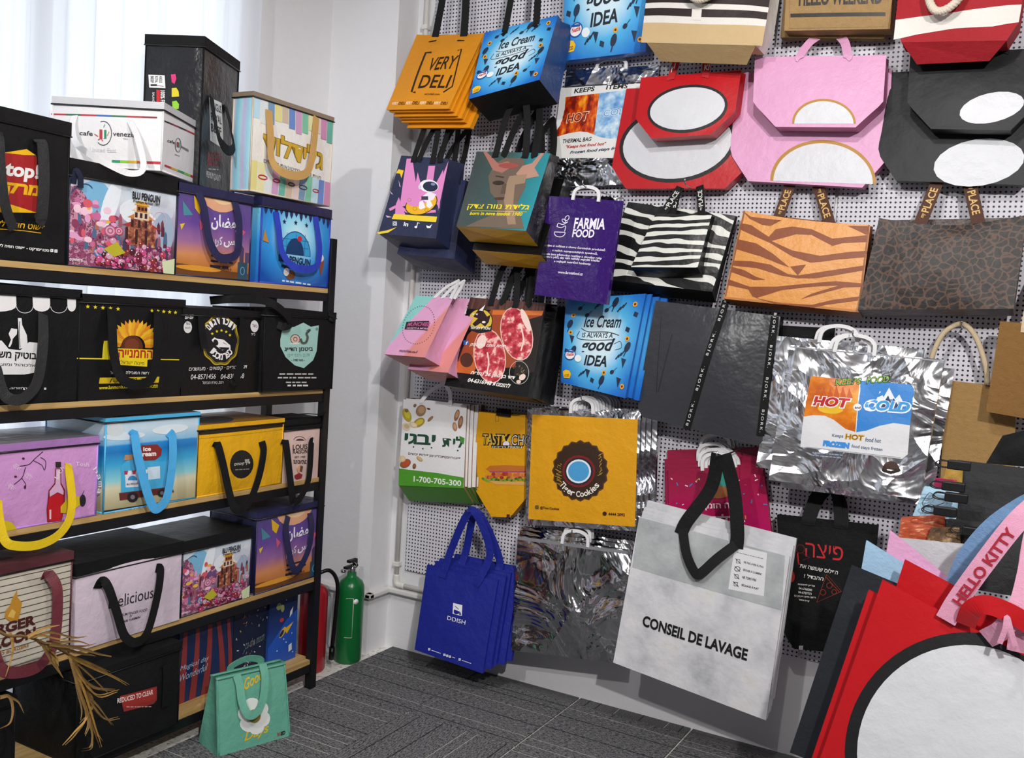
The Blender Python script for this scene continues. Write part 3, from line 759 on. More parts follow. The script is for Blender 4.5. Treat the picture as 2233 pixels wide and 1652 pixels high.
p.l([(850, 458), (870, 450), (895, 463), (950, 460)], 6, PK, smooth=4)
p.e(919, 444, 37, 23, '2a1a10', -22); p.e(919, 444, 35, 21.5, 'eeb41b', -22); p.e(911, 430, 27, 19, PK, -22)
for x, y, r in ((893, 436, 4), (905, 455, 4.5), (930, 458, 3.5)): p.ring(x, y, r, r*.8, 1, 'b07a12')
p.p([(917, 432), (935, 418), (952, 424), (945, 436), (928, 440)], 'e9e6f0'); p.p([(915, 440), (922, 437), (928, 452), (918, 457), (913, 454)], 'f0eef4'); p.p([(930, 438), (938, 436), (944, 448), (937, 454), (930, 450)], 'f0eef4')
p.r(919, 428, 934, 436, '3b3350'); p.e(936, 406, 21, 14, 'f0eef4', 6); p.e(939, 407, 16.5, 11, '1d2440', 6); p.e(945, 402, 5, 3, '7d8cb8', 6); p.e(916, 408, 3.5, 5, 'd8d5e0')
W = 'f2f2f4'
p.ring(862, 488, 5.5, 5.5, 1.5, W, n=4, rot=45); p.ring(862, 488, 2.3, 2.3, 1.2, W, n=12); p.t('in', 880, 493, 890, 494, 9, W, .03); p.l([(909, 494), (911, 485), (915, 487)], 1.8, W); p.e(907, 495, 3, 2.5, W); p.p([(929, 491), (936, 493), (942, 488), (938, 497), (931, 497)], W)
p.p([(824, 508), (846, 503), (866, 496), (848, 508), (828, 512)], 'f0d235'); p.done(o, 'printed_artwork')
handle(o, s, .3, .7, .26, .025, WB, .08, .1); handle(o, s, .42, .85, .24, .025, WB, .05, .14)
q = Surf(s.c[3], s.c[2], s.rb[-1], s.lb[-1]); p = Pr(q, True); p.lines(.55, .3, .9, .7, 4, .05, 'c9ccd4', 3); p.done(o, 'printed_base_mark')
dup(o, V((.03, .1, -.075)), 'navy gusseted bag hanging low behind the astronaut bag')
FACE = rampmat('portrait_backdrop', [(0, '3d4745'), (.5, '3f5a59'), (.8, '2f7f88'), (1, '2f8f9b')], 'u', .25, .3, 6)
o, s = tote('gift_bag', 'glossy dark teal bag with a painted figure covering one eye and gold lettering', [(1040, 330), (1200, 334), (1147, 503), (995, 493)], .27, FACE, dep=(.08, .11), bulge=.004, wr=0, side=M['blackgloss'], base=mat('c9a31a', .45, 0, .2, 8), fold=.2, drop=.05)
p = Pr(s); SK = '7d6a58'
p.p([(1102, 345), (1140, 345), (1150, 370), (1146, 410), (1128, 445), (1090, 445), (1070, 420), (1066, 385), (1080, 358)], '6b5b4e')
p.p([(1086, 440), (1130, 440), (1136, 470), (1144, 500), (1015, 493), (1050, 478), (1084, 466)], '6f6052')
p.p([(1055, 333), (1062, 332), (1088, 358), (1108, 352), (1120, 362), (1096, 378), (1076, 372)], 'a86f62'); p.p([(1179, 333), (1187, 333), (1166, 366), (1176, 384), (1140, 392), (1126, 380), (1140, 362), (1160, 356)], 'b58a78')
p.p([(1112, 385), (1150, 380), (1145, 400), (1124, 404), (1120, 445), (1126, 490), (1108, 490), (1100, 440), (1106, 400)], '9a8068')
p.e(1088, 400, 13, 5, '33291f'); p.p([(1098, 402), (1106, 402), (1103, 424), (1092, 424)], '5a4a3d'); p.p([(1078, 432), (1102, 431), (1098, 437), (1082, 437)], '4a2f28'); p.l([(1082, 385), (1100, 388)], 3, '3d3026')
p.e(1110, 362, 22, 6, '9c4c46')
G = 'e6d22a'
p.t('גלידת נווה צדק', 1018, 458, 1152, 462, 16, G, .02); p.l([(1028, 460), (1150, 463)], .9, G); p.t('born in neve tzedek 1980', 1024, 469, 1139, 472, 8, G, .025, .15); p.done(o, 'printed_artwork')
handle(o, s, .28, .68, .27, .03, WB, .08, .06); handle(o, s, .4, .8, .25, .03, WB, .04, .12)
c_ = dup(o, V((.02, .1, -.085)), 'black gift bag with yellow base hanging behind the portrait bag')
for ch in c_.children:
    if ch.name.startswith('front'): ch.material_slots[0].link = 'OBJECT'; ch.material_slots[0].material = M['blackgloss']
# thermal zip bag KEEPS HOT ITEMS COLD
o, s = tote('thermal_bag', 'silver thermal zip bag reading KEEPS ITEMS with fire and ice panels', [(1236, 152), (1437, 142), (1405, 400), (1208, 408)], .035, M['foil'], db=.06, dep=(.01, .02), bulge=.006, wr=.003)
FIRE = rampmat('fire_print', [(.3, '3a0a06'), (.43, '8c1d0c'), (.52, 'd94a0d'), (.62, 'f39a1d'), (.75, 'f9d24a')], 'noise', .3, 0, 16, stretch=(1.4, .7, 1)); ICE = rampmat('ice_print', [(.3, '4d84c6'), (.45, '86b6e2'), (.58, 'b9d9ee'), (.7, 'e8f3f8')], 'noise', .3, 0, 22)
p = Pr(s); p.p([(1223, 192), (1440, 180), (1430, 345), (1204, 345)], 'e8e8e6'); p.l([(1225, 190), (1440, 177)], 1.6, '30302f')
p.p([(1232, 212), (1308, 204), (1300, 296), (1283, 289), (1265, 287), (1240, 291), (1211, 299)], FIRE); p.p([(1308, 204), (1386, 194), (1384, 300), (1330, 303), (1310, 300), (1297, 295)], ICE)
p.t('KEEPS', 1252, 204, 1297, 199, 10.5, '171717', .03, .1); p.t('ITEMS', 1322, 196, 1369, 193, 10.5, '171717', .03, .1)
p.t('HOT', 1234, 270, 1285, 264, 22, 'f3c9a0', .06, .15); p.t('HOT', 1236, 268, 1283, 263, 19, '7c1412', .02, .15); p.t('COLD', 1316, 256, 1378, 249, 16, 'e4eff6', .06, .1); p.t('COLD', 1317, 255, 1377, 248, 14, '5a97cf', .0, .1)
p.t('THERMAL BAG', 1227, 313, 1291, 308, 9, '171717', .02, .2); p.t('"Keeps hot food hot"', 1234, 326, 1323, 319, 9, 'b8201b', .03, .3); p.t('Frozen food stays frozen', 1243, 338, 1366, 327, 8.5, '1d2c52', .03, .3)
p.done(o); cliph(o, s, .5, .13, .035, M['whiteplastic'])
hook(V((s.f0(.5, 0).x, -.05, s.f0(.5, 0).z+.03)))
# red, pink and black character totes, character art left out: plain rounded panels
REDL = mat('bd121b', .38, 0, .18, 6, 0, 'red_laminate'); PINK = mat('dfa3ca', .45, 0, .35, 9, 0, 'pink_laminate'); PINKD = mat('b4688f', .5, 0, .35, 9, 0, 'pink_gusset'); CHAR = mat('131519', .5, 0, .2, 5, 0, 'charcoal_laminate', .06, .35)
WP = mat('d6d8dd', .4, 0, .3, 8, 0, 'white_panel_print')
o, s = tote('tote_bag', 'large red laminated tote behind the small red one, with plain white oval panel', [(1366, 193), (1660, 185), (1625, 411), (1325, 411)], .05, REDL, db=.09, dep=(.03, .05), ch=(.14, .22), bulge=.01, wr=.008)
p = Pr(s); p.e(1478, 313, 122, 78, WP, -9, 36); p.ring(1478, 313, 124, 80, 8, '1c1c1e', -9, 40); p.done(o, 'printed_panel')
o, s = tote('tote_bag', 'small red laminated tote with plain white oval panel, in front of the large red one', [(1398, 169), (1617, 153), (1596, 290), (1379, 305)], .13, REDL, db=.17, dep=(.06, .07), ch=(.2, .34), bulge=.01, wr=.008)
p = Pr(s); p.e(1500, 238, 83, 46, WP, -9, 36); p.ring(1500, 238, 85, 48, 6, '1c1c1e', -9, 40); p.done(o, 'printed_panel')
RS = mat('b3141c', .6, 0, .2, 20, .4, 'red_webbing')
h1 = handle(o, s, .32, .66, .2, .03, RS, .08, .08)
pr = Surf(s.f(.335, -.3, .006), s.f(.335, -.3, .006), s.f(.4, 0), s.f(.26, 0)); p = Pr(s, True, .006); p.t('H', .31, -.03, .345, -.1, .09, 'f0e6e8', .03); p.t('KI', .64, -.03, .69, -.03, .09, 'f0e6e8', .03); p.done(o)
GOLD = 'b5822a'
o, s = tote('tote_bag', 'large pink laminated tote with plain white half-oval panel, behind the small pink one', [(1609, 158), (1945, 150), (1932, 412), (1586, 392)], .05, PINK, db=.1, dep=(.03, .05), side=PINKD, ch=(.14, .25), bulge=.008, wr=.008)
p = Pr(s); p.e(1795, 398, 109, 85, WP, 2, 30, 180, 360); p.ring(1795, 398, 112, 88, 7, GOLD, 2, 30, 180, 360); p.done(o, 'printed_panel')
o, s = tote('tote_bag', 'small pink laminated tote with plain white half-oval panel and short pink handles', [(1646, 124), (1933, 120), (1922, 278), (1640, 276)], .13, PINK, db=.17, dep=(.06, .08), side=PINKD, base=PINKD, ch=(.19, .34), bulge=.008, wr=.008)
p = Pr(s); p.e(1797, 270, 65, 48, WP, 0, 30, 180, 360); p.ring(1797, 270, 67, 50, 5, GOLD, 0, 30, 180, 360); p.done(o, 'printed_panel')
handle(o, s, .36, .72, .11, .03, PINK, .04, .08); hook(V((s.f0(.53, 0).x, -.1, s.f0(.53, 0).z+.10)))
o, s = tote('tote_bag', 'large charcoal laminated tote with plain white oval panel, behind the small charcoal one', [(1934, 158), (2270, 140), (2282, 405), (1908, 392)], .05, CHAR, db=.1, dep=(.03, .05), ch=(.13, .25), bulge=.01, wr=.012)
p = Pr(s); p.e(2135, 355, 100, 50, WP, -9); p.done(o, 'printed_panel')
o, s = tote('tote_bag', 'small charcoal laminated tote with plain white oval panel, below the red rope-handled tote', [(1985, 120), (2262, 105), (2265, 285), (1975, 280)], .13, CHAR, db=.17, dep=(.06, .08), ch=(.2, .34), bulge=.01, wr=.012)
p = Pr(s); p.e(2163, 236, 72, 31, WP, -13); p.done(o, 'printed_panel'); handle(o, s, .4, .75, .1, .03, M['webbing'], .04, .06)
# --- third row
PUR = mat('361868', .14, 0, .4, 5, 0, 'purple_film')
o, s = tote('film_bag', 'glossy purple plastic bag printed FARMIA FOOD with white clip handle', [(1196, 427), (1358, 438), (1322, 664), (1165, 642)], .25, PUR, db=.28, dep=(.012, .03), bulge=.008, wr=.008)
p = Pr(s); W = 'efeaf6'
p.t('FARMIA', 1252, 499, 1319, 501, 24, W, .03); p.t('FOOD', 1249, 518, 1296, 519, 18, W, .03)
p.ring(1222, 508, 12, 9, 1.6, W, a0=-5, a1=185); p.l([(1210, 506), (1234, 507)], 1.6, W); p.l([(1215, 494), (1225, 497), (1235, 493), (1233, 505)], 1.6, W, smooth=3); p.l([(1216, 494), (1219, 487), (1229, 490), (1240, 484)], 1.6, W, smooth=3); p.ring(1238, 476, 4, 6, 1.4, W, 30, 12); p.ring(1231, 482, 3, 5, 1.4, W, -40, 12)
tx = ['Užijte si svěžest z chovu čerstvých produktů', 'z našich aquaponických systémů,', 'kde jsou pěstovány rostliny a chovány ryby', 's láskou a péčí, aby vám nabídly nejvyšší kvalitu', 'a nejlepší nutriční hodnoty.']
bx = [(1188, 538, 1320), (1205, 549, 1304), (1191, 557, 1313), (1180, 562, 1308), (1209, 573, 1290)]
for t_, (a, y, b) in zip(tx, bx): p.t(t_, a, y, b, y+(b-a)*.085, 6.5, W, .02)
p.t('www.farmiafood.cz', 1218, 596, 1272, 601, 6, W, .02, .15); p.done(o); cliph(o, s, .52, .11, .045, M['whiteplastic'])
hook(V((s.f0(.52, 0).x, -.27, s.f0(.5, 0).z+.042)))
p2, s2 = tote('film_bag', 'clear silvery bag edge behind the purple plastic bag', [(1215, 424), (1358, 430), (1340, 640), (1190, 630)], .06, M['foil'], db=.06, dep=(.01, .02), bulge=.003)
ZB = stripemat('zebra_print', '131313', 'e4e6de', 9.5, 5.5, 1.2, .55, .35, .1); ZB2 = stripemat('zebra_print_wide', '131313', 'e4e6de', 6.5, 7, 1.4, .6, .35, -.25)
o, s = tote('tote_bag', 'large zebra print laminated tote behind the small zebra one', [(1370, 440), (1604, 470), (1553, 636), (1301, 607)], .09, ZB2, dep=(.03, .05), db=.12, side=M['blacklam'], base=M['blacklam'], bulge=.01, wr=.006, drop=.04)
o, s = tote('tote_bag', 'small zebra print laminated tote with black base, in front of the large zebra one', [(1430, 465), (1552, 469), (1521, 583), (1376, 582)], .16, ZB, dep=(.09, .11), db=.19, side=M['blacklam'], base=M['blacklam'], bulge=.006, wr=.004, drop=.05)
def placestrap(o, s, A, B, wd, mt, col, up=True, d=None, bold=.02):
    """webbing strap from pixel A (low) to B (high) on the bag's upper plane with woven lettering"""
    pa = wallp(*A, d); pb = wallp(*B, d*.6); ax = (pb-pa); nn = V((0, -1, 0)); sd = ax.cross(nn).normalized()*wd/2
    ribbon('handle', [pa-ax*.1, pa, (pa+pb)/2, pb], wd, nn, mt, o)
    if up: q = Surf(pa-sd, pb-sd, pb+sd, pa+sd)
    else: q = Surf(pb+sd, pa+sd, pa-sd, pb-sd)
    if q.n.y > 0: q.n = -q.n
    p = Pr(q, True, .0022); p.t('my', .12, .66, .22, .66, .3, col, bold); p.t('PLACE', .25, .8, .82, .8, .6, col, bold); p.done(o, 'woven_lettering')
placestrap(o, s, (1447, 464), (1484, 408), .032, WB, 'dcdcd8', True, .15); placestrap(o, s, (1530, 466), (1526, 405), .03, WB, 'dcdcd8', True, .15)
placestrap(o, s, (1466, 464), (1480, 406), .032, WB, 'dcdcd8', False, .14); hook(V((wallp(1500, 412, .12).x, -.14, wallp(1500, 408, .1).z)))
p = Pr(Surf(s.c[3], s.c[2], s.rb[-1], s.lb[-1])); p.t('VESTIDOS Y ACCESORIOS', 1404, 603, 1505, 602, 4.5, 'a9a9a6', .02); p.done(o, 'printed_base_mark')
TG = stripemat('tiger_print', 'e59a4e', '86431a', 3.6, 9, 1.1, .62, .4, -.12); BRN = mat('86491f', .5, 0, .3, 9, 0, 'rust_gusset'); BRS = mat('4a250e', .6, 0, .1, 30, .5, 'brown_webbing')
o, s = tote('tote_bag', 'orange tiger stripe tote with brown lettered straps', [(1621, 459), (1898, 490), (1875, 681), (1578, 651)], .12, mat('e0994c', .4, 0, .35, 8, 0, 'amber_laminate'), db=.16, dep=(.06, .08), side=BRN, base=BRN, bulge=.008, wr=.006, dip=.01, drop=.02)
p = Pr(s); BR_ = '8a4519'
def cp(x, y): return (1560+x*.3014, 360+y*.3014)
for q in ([(195, 330), (260, 370), (370, 430), (480, 385), (400, 432), (340, 425), (250, 385)], [(185, 420), (260, 430), (390, 515), (440, 455), (560, 430), (700, 450), (850, 525), (1100, 505), (1095, 555), (920, 560), (850, 580), (700, 495), (590, 490), (410, 545), (560, 615), (760, 655), (980, 625), (1100, 620), (1090, 665), (900, 680), (760, 700), (690, 705), (560, 660), (400, 560), (170, 460)],
          [(160, 535), (300, 565), (420, 640), (540, 740), (480, 720), (330, 660), (145, 605)], [(130, 690), (260, 695), (400, 720), (530, 790), (600, 800), (820, 765), (1080, 725), (1075, 760), (850, 800), (720, 820), (600, 820), (480, 800), (300, 745), (120, 725)], [(120, 735), (210, 760), (300, 810), (365, 830), (280, 832), (110, 770)], [(660, 720), (545, 735), (600, 800)],
          [(95, 825), (250, 880), (450, 880), (600, 865), (870, 840), (1060, 855), (1055, 880), (930, 885), (800, 920), (620, 970), (700, 930), (900, 870), (700, 880), (480, 905), (300, 960), (270, 950), (240, 900), (85, 865)], [(290, 960), (480, 1000), (700, 1010), (850, 975), (1040, 950), (1030, 980), (800, 1010), (700, 1035), (480, 1020)], [(960, 430), (1090, 500), (1110, 495), (1110, 440)]):
    p.p([cp(*z) for z in q], BR_)
p.done(o, 'printed_stripes', (0, 0, 1, 1))
p = Pr(s, True); p.l([(.01, 0), (.01, 1)], .02, '9b5a2a'); p.l([(.99, 0), (.99, 1)], .02, '9b5a2a'); p.l([(0, .985), (1, .985)], .02, 'c27a3a'); p.done(o, 'edge_binding')
placestrap(o, s, (1697, 476), (1724, 402), .04, BRS, 'd9b06a', True, .105); placestrap(o, s, (1810, 490), (1783, 402), .04, BRS, 'd9b06a', False, .105)
hook(V((wallp(1755, 400, .1).x, -.04, wallp(1755, 398, .1).z)))
def leopard():
    m, nt, b = newmat('leopard_print'); L = nt.links; b.inputs['Roughness'].default_value = .42; b.inputs['Specular IOR Level'].default_value = .35
    um = coord(nt, 'm'); no = N(nt, 'ShaderNodeTexNoise', i_Scale=28.0, i_Detail=2.0); L.new(um, no.inputs['Vector'])
    mx = N(nt, 'ShaderNodeMix', data_type='RGBA'); mx.inputs[0].default_value = .022; L.new(um, mx.inputs[6]); L.new(no.outputs['Color'], mx.inputs[7])
    v1 = N(nt, 'ShaderNodeTexVoronoi', feature='DISTANCE_TO_EDGE', i_Scale=38.0); L.new(mx.outputs[2], v1.inputs['Vector'])
    v2 = N(nt, 'ShaderNodeTexVoronoi', feature='F1', i_Scale=38.0); L.new(mx.outputs[2], v2.inputs['Vector'])
    cr = N(nt, 'ShaderNodeValToRGB'); e = cr.color_ramp.elements; e[0].position = .045; e[0].color = lin('553b2c'); e[1].position = .12; e[1].color = lin('16110f')
    L.new(v1.outputs['Distance'], cr.inputs[0])
    c2 = N(nt, 'ShaderNodeValToRGB'); e = c2.color_ramp.elements; e[0].position = .05; e[0].color = lin('1e1713'); e[1].position = .35; e[1].color = lin('14100e')
    L.new(v2.outputs['Distance'], c2.inputs[0])
    ms = N(nt, 'ShaderNodeMix', data_type='RGBA', blend_type='LIGHTEN'); ms.inputs[0].default_value = 1; L.new(cr.outputs[0], ms.inputs[6]); L.new(c2.outputs[0], ms.inputs[7])
    L.new(ms.outputs[2], b.inputs['Base Color'])
    n2 = N(nt, 'ShaderNodeTexNoise', i_Scale=10.0, i_Detail=4.0); L.new(coord(nt), n2.inputs['Vector']); addbump(nt, b, n2.outputs[0], .22, .03); return m
LEO = leopard(); DBR = mat('3c2620', .4, 0, .4, 9, 0, 'dark_brown_gusset')
o, s = tote('tote_bag', 'glossy dark leopard print tote with brown lettered straps at the right edge', [(1917, 475), (2240, 468), (2210, 673), (1870, 675)], .14, LEO, db=.19, dep=(.07, .1), side=DBR, base=DBR, bulge=.012, wr=.014, dip=.03, drop=.02)
placestrap(o, s, (2007, 486), (2045, 394), .042, BRS, 'd9b06a', True, .125); placestrap(o, s, (2133, 484), (2113, 394), .042, BRS, 'd9b06a', False, .125)
hook(V((wallp(2078, 392, .1).x, -.04, wallp(2078, 390, .1).z)))
# --- fourth row
MUN = rampmat('pastel_diagonal', [(0, '8fd0cb'), (.34, '8fd0cb'), (.37, 'e0a5cd'), (.75, 'dba0c4'), (.8, 'd98a86'), (1, 'd98a86')], 'd', .45, .05, 4, bump=.3)
o, s = tote('gift_bag', 'mint and pink paper-like bag with a dotted oval badge', [(907, 644), (989, 648), (926, 779), (838, 772)], .29, MUN, dep=(.13, .16), bulge=.006, wr=.004, side=mat('d99cc0', .45, 0, .3, 8), base=mat('cc7f80', .45, 0, .3, 8), fold=.7, drop=.05)
p = Pr(s)
for i in range(44):
    a = 2*pi*i/44; x, y = 34*cos(a), 41*sin(a); p.e(914+x-y*.18, 710+y, .9, .9, '1d1a1c', 0, 6)
p.p([(888, 704), (938, 702), (934, 722), (884, 720)], '2a1622'); p.t('MUNCHIES', 889, 714, 937, 714, 9.5, 'c25b92', .02); p.t('SWEETS & MORE', 888, 720, 934, 721, 4, 'e0a5cd', .02)
p.t('munchies.co.il', 871, 768, 910, 771, 6, '2a1622', .01, .25); p.done(o)
for k in range(2): handle(o, s, .55+k*.2, .95+k*.1, .07, .016, M['white'], .03, .1)
dup(o, V((.05, .10, -.06)), 'pink bag with mint rim half hidden behind the dotted oval bag')
WOOD = rampmat('dark_planks_print', [(.3, '2a1b18'), (.45, '4a2f2a'), (.6, '6b4640'), (.75, '3a2622')], 'noise', .3, 0, 5, stretch=(14, 1, 1))
STEAK = rampmat('marbled_steak_print', [(.33, '8d1724'), (.46, 'b8303d'), (.54, 'cf5560'), (.60, 'eeb5ae'), (.7, 'f3cfc6')], 'noise', .3, 0, 30)
o, s = tote('tote_bag', 'black laminated bag printed with two marbled steaks and a bull head logo', [(1026, 648), (1191, 662), (1150, 866), (969, 840)], .17, M['blackgloss'], dep=(.10, .13), bulge=0, wr=0, side=M['blackgloss'], base=mat('33241f', .5, 0, .3, 9), fold=.3, drop=.03)
p = Pr(s); p.p([(1026, 648), (1191, 662), (1185, 686), (1075, 676), (1019, 672)], WOOD)
p.p([(1072, 674), (1186, 678), (1181, 692), (1165, 694), (1150, 760), (1130, 800), (992, 808), (1020, 730)], '9c4420'); p.p([(1075, 676), (1186, 679), (1183, 688), (1073, 686)], 'd2702c'); p.p([(996, 790), (1040, 770), (1035, 816), (992, 812)], 'c05f22'); p.e(1018, 785, 14, 16, '4a2416'); p.p([(1160, 705), (1172, 690), (1172, 735), (1156, 770)], '3f4a20')
p.p([(1140, 700), (1186, 688), (1165, 810), (1120, 820)], '1d1512')
for cx, cy, rx, ry, r_ in ((1127, 728, 33, 57, -12), (1068, 776, 33, 58, -8)): p.e(cx, cy, rx+2, ry+2, 'e6c3b4', r_); p.e(cx, cy, rx, ry, STEAK, r_)
p.e(1147, 698, 7, 26, 'f0d6cc', -22); p.e(1050, 745, 10, 16, 'f0d6cc', 20); p.l([(1063, 768), (1066, 790), (1062, 815)], 3, 'f0d6cc', smooth=3); p.l([(1135, 705), (1142, 740), (1136, 765)], 3, 'f0d6cc', smooth=3)
p.e(1047, 699, 28, 27, '2a1d10'); p.e(1047, 699, 26, 25, 'd9bd3a')
p.p([(1037, 682), (1045, 672), (1060, 664), (1054, 678), (1062, 690), (1070, 686), (1066, 702), (1058, 712), (1048, 704), (1036, 712), (1030, 706), (1042, 694), (1032, 690)], '2b1014'); p.p([(1044, 676), (1058, 664), (1052, 678)], 'f2efe8'); p.e(1055, 702, 4, 2.5, 'f2efe8')
p.p([(1021, 708), (1047, 716), (1073, 710), (1072, 722), (1047, 727), (1022, 719)], '1a1512'); p.t('אטליז מניאל', 1025, 717, 1069, 719, 7, 'f0efe8', .03)
p.r(1011, 742, 1022, 752, '2b5fb4'); p.t('f', 1015, 752, 1019, 752, 8, 'f0f0f0', .04); p.t('חפשו אותנו בפייסבוק', 1024, 756, 1102, 760, 8, 'f0efe8', .02, .2)
p.t('דוד בן גאון 36 נהריה', 1026, 818, 1122, 829, 10, 'f4f1ea', .03, .2); p.t('להזמנות 04-6316948', 1020, 833, 1112, 846, 10, 'f4f1ea', .03, .2)
p.ring(1132, 812, 21, 25, 1, 'c9c5ba'); rn = random.Random(2)
for i in range(26): p.e(1130+rn.uniform(-12, 14), 806+rn.uniform(-12, 12), 1.4, 1.4, rn.choice(('6b5b2e', '8a7a48', '2e2414')), 0, 6)
p.e(1139, 822, 8, 6, 'e9d2c8', -40); p.e(1131, 832, 5, 4, 'e4c9bd'); p.done(o, 'printed_artwork')
handle(o, s, .3, .62, .2, .028, WB, .08, .05); handle(o, s, .45, .78, .19, .028, WB, .04, .1)
dup(o, V((.03, .05, -.008)), 'black steak print bag stacked directly behind the bull logo one')
o, s = tote('cooler_bag', 'narrow blue ice cream print foil bag between the steak bag and the grey bag', [(1234, 652), (1408, 640), (1363, 868), (1223, 833)], .12, BLUE, dep=(.012, .02), bulge=0, wr=0, side=mat('1a5fb8', .35, 0, .3, 8))
icecream(o, s, (.12, .66), seed=8); stack(o, 3, (.022, .022, -.004), 'blue foil bag from the front of the narrow ice cream stack', 'blue foil bags behind the front one')
GREY = mat('36373c', .3, 0, .45, 3.5, 0, 'grey_sheen_laminate')
o, s = tote('tote_bag', 'large grey sheen shopping bag with black lettered ribbon straps running down it', [(1430, 655), (1702, 690), (1672, 976), (1384, 905)], .12, GREY, db=.16, dep=(.05, .07), side=M['blacklam'], base=M['blackfab'], bulge=.018, wr=.02, ch=(.06, .1))
for A, B in (((1584, 655), (1497, 936)), ((1690, 690), (1658, 950))):
    ua, va = s.uv(*A); ub_, vb = s.uv(*B); n = 8
    pts = [(ua+(ub_-ua)*i/n, va+(vb-va)*i/n, .003) for i in range(n+1)]; strap(o, s, pts, .028, M['blackfab'])
    p = Pr(s, False, .0058); dx, dy = A[0]-B[0], A[1]-B[1]; L_ = math.hypot(dx, dy)
    for k in range(4):
        f0 = .03+k*.27; f1 = f0+.19; q0 = (B[0]+dx*f0, B[1]+dy*f0); q1 = (B[0]+dx*f1, B[1]+dy*f1); nx, ny = -dy/L_, dx/L_
        if A[0] > 1600: q0, q1 = q1, q0; nx, ny = -nx, -ny
        w_ = -3.6; p.t4('BJORK.', (q0[0]+nx*-w_, q0[1]+ny*-w_), (q1[0]+nx*-w_, q1[1]+ny*-w_), (q0[0]+nx*w_, q0[1]+ny*w_), 'd6d6d4', .01, 0, 1.5)
    p.done(o, 'woven_lettering')
p = Pr(s); p.l([(1442, 690), (1432, 860)], 1.2, '0e0e10'); p.l([(1467, 728), (1436, 855)], 1.2, '0e0e10'); p.done(o, 'stitching')
o, s = tote('tote_bag', 'black tote corner showing behind the grey shopping bag', [(1640, 706), (1819, 715), (1800, 960), (1620, 940)], .05, M['blackfab'], db=.06, dep=(.02, .03), bulge=.004)
# silver HOT and COLD
FOB = foil('silver_foil_bright', 'eaebee', .22, 5, .5)
o, s = tote('thermal_bag', 'big silver foil bag with orange HOT and blue COLD panels', [(1722, 752), (2059, 784), (2006, 1088), (1676, 1046)], .2, FOB, db=.24, dep=(.02, .05), bulge=.02, wr=.022, wk=9)
p = Pr(s, cut=16); OR = rampmat('hot_print', [(.35, 'c05a12'), (.5, 'e57f14'), (.62, 'f0a01e')], 'noise', .35, 0, 9); CB = rampmat('cold_print', [(0, '5fb4ea'), (.6, '2f86d6'), (1, '1a5cb0')], 'v', .35)
p.p([(1754, 908), (1775, 905), (1800, 905), (1820, 915), (1846, 935), (1868, 942), (1890, 938), (1920, 927), (1950, 921), (1985, 927), (1980, 990), (1968, 1000), (1746, 974)], 'e4e5e8')
p.p([(1772, 820), (1877, 830), (1868, 942), (1846, 935), (1820, 915), (1800, 906), (1775, 905), (1754, 908), (1768, 826)], OR)
p.p([(1879, 830), (1985, 838), (1994, 848), (1985, 927), (1950, 922), (1920, 928), (1890, 939), (1869, 942)], '2f86d6')
p.p([(1905, 890), (1920, 852), (1928, 866), (1940, 845), (1953, 870), (1962, 860), (1975, 886)], 'eef4f8'); p.p([(1922, 888), (1938, 862), (1944, 878), (1950, 868), (1962, 888)], '1d3f66')
p.e(1813, 892, 28, 10, 'f2c22a', 4); p.l([(1877, 830), (1868, 942)], 2, 'eeeeee')
for i in range(6): p.p([(1778+i*14, 868), (1784+i*14, 838+4*(i % 3)), (1792+i*14, 868)], 'cf5a12')
p.t('KEEPS', 1822, 842, 1879, 838, 16, '1f3d12', .06); p.t('KEEPS', 1824, 840, 1877, 837, 13, '8fbf3a', .0); p.t('FOOD', 1889, 838, 1940, 834, 17, '1f3d12', .06); p.t('FOOD', 1891, 836, 1938, 833, 14, '8fbf3a', .0)
p.t('HOT', 1770, 886, 1857, 893, 25, 'f4f2ee', .11, .15); p.t('HOT', 1773, 884, 1854, 890, 21, 'c41f26', .05, .15)
p.t('COLD', 1883, 896, 1986, 903, 27, 'f4f6fa', .10, .15); p.t('COLD', 1886, 893, 1983, 900, 23, '38a0e2', .05, .15)
p.e(1872, 888, 9, 8, 'f4f4f4'); p.t('and', 1866, 891, 1878, 892, 6, '222222', .03)
p.t('Keeps', 1816, 954, 1840, 956, 9, '3a5a78', .005); p.t('HOT', 1844, 957, 1885, 961, 13, 'e3b32c', .07); p.t('HOT', 1846, 956, 1883, 960, 10, '6b3d12', .0); p.t('food hot', 1888, 962, 1922, 965, 9, '3a5a78', .005)
p.t('FROZEN', 1796, 972, 1853, 978, 13, '2f8fe0', .09); p.t('food stays frozen', 1858, 977, 1925, 985, 9, '3a5a78', .005)
p.l([(1760, 974), (1965, 997)], .8, '8b97a5'); p.lines(1772, 986, 1840, 992, 2, 2, '9fb0c4', 4, 6)
p.e(1944, 1022, 18, 17, '3d2414', 0, 24, 180, 360); p.p([(1925, 1020), (1944, 1026), (1963, 1020), (1964, 1026), (1944, 1032), (1924, 1026)], '2a1a10')
p.done(o); p = Pr(s); p.l([(1723, 756), (2058, 787)], 3, '9a9ca2'); p.done(o, 'heat_seal')
cliph(o, s, .44, .13, .055, M['whiteplastic']); cliph(o, s, .40, .13, .055, M['whiteplastic'], -.02)
hook(V((s.f0(.43, 0).x, -.22, s.f0(.43, 0).z+.05)))
dup(o, V((-.07, .05, .03)), 'silver foil bag turned behind the HOT and COLD one', rz=-.1); dup(o, V((.03, .07, -.03)), 'silver foil bag hanging lowest behind the HOT and COLD one', rz=.05)
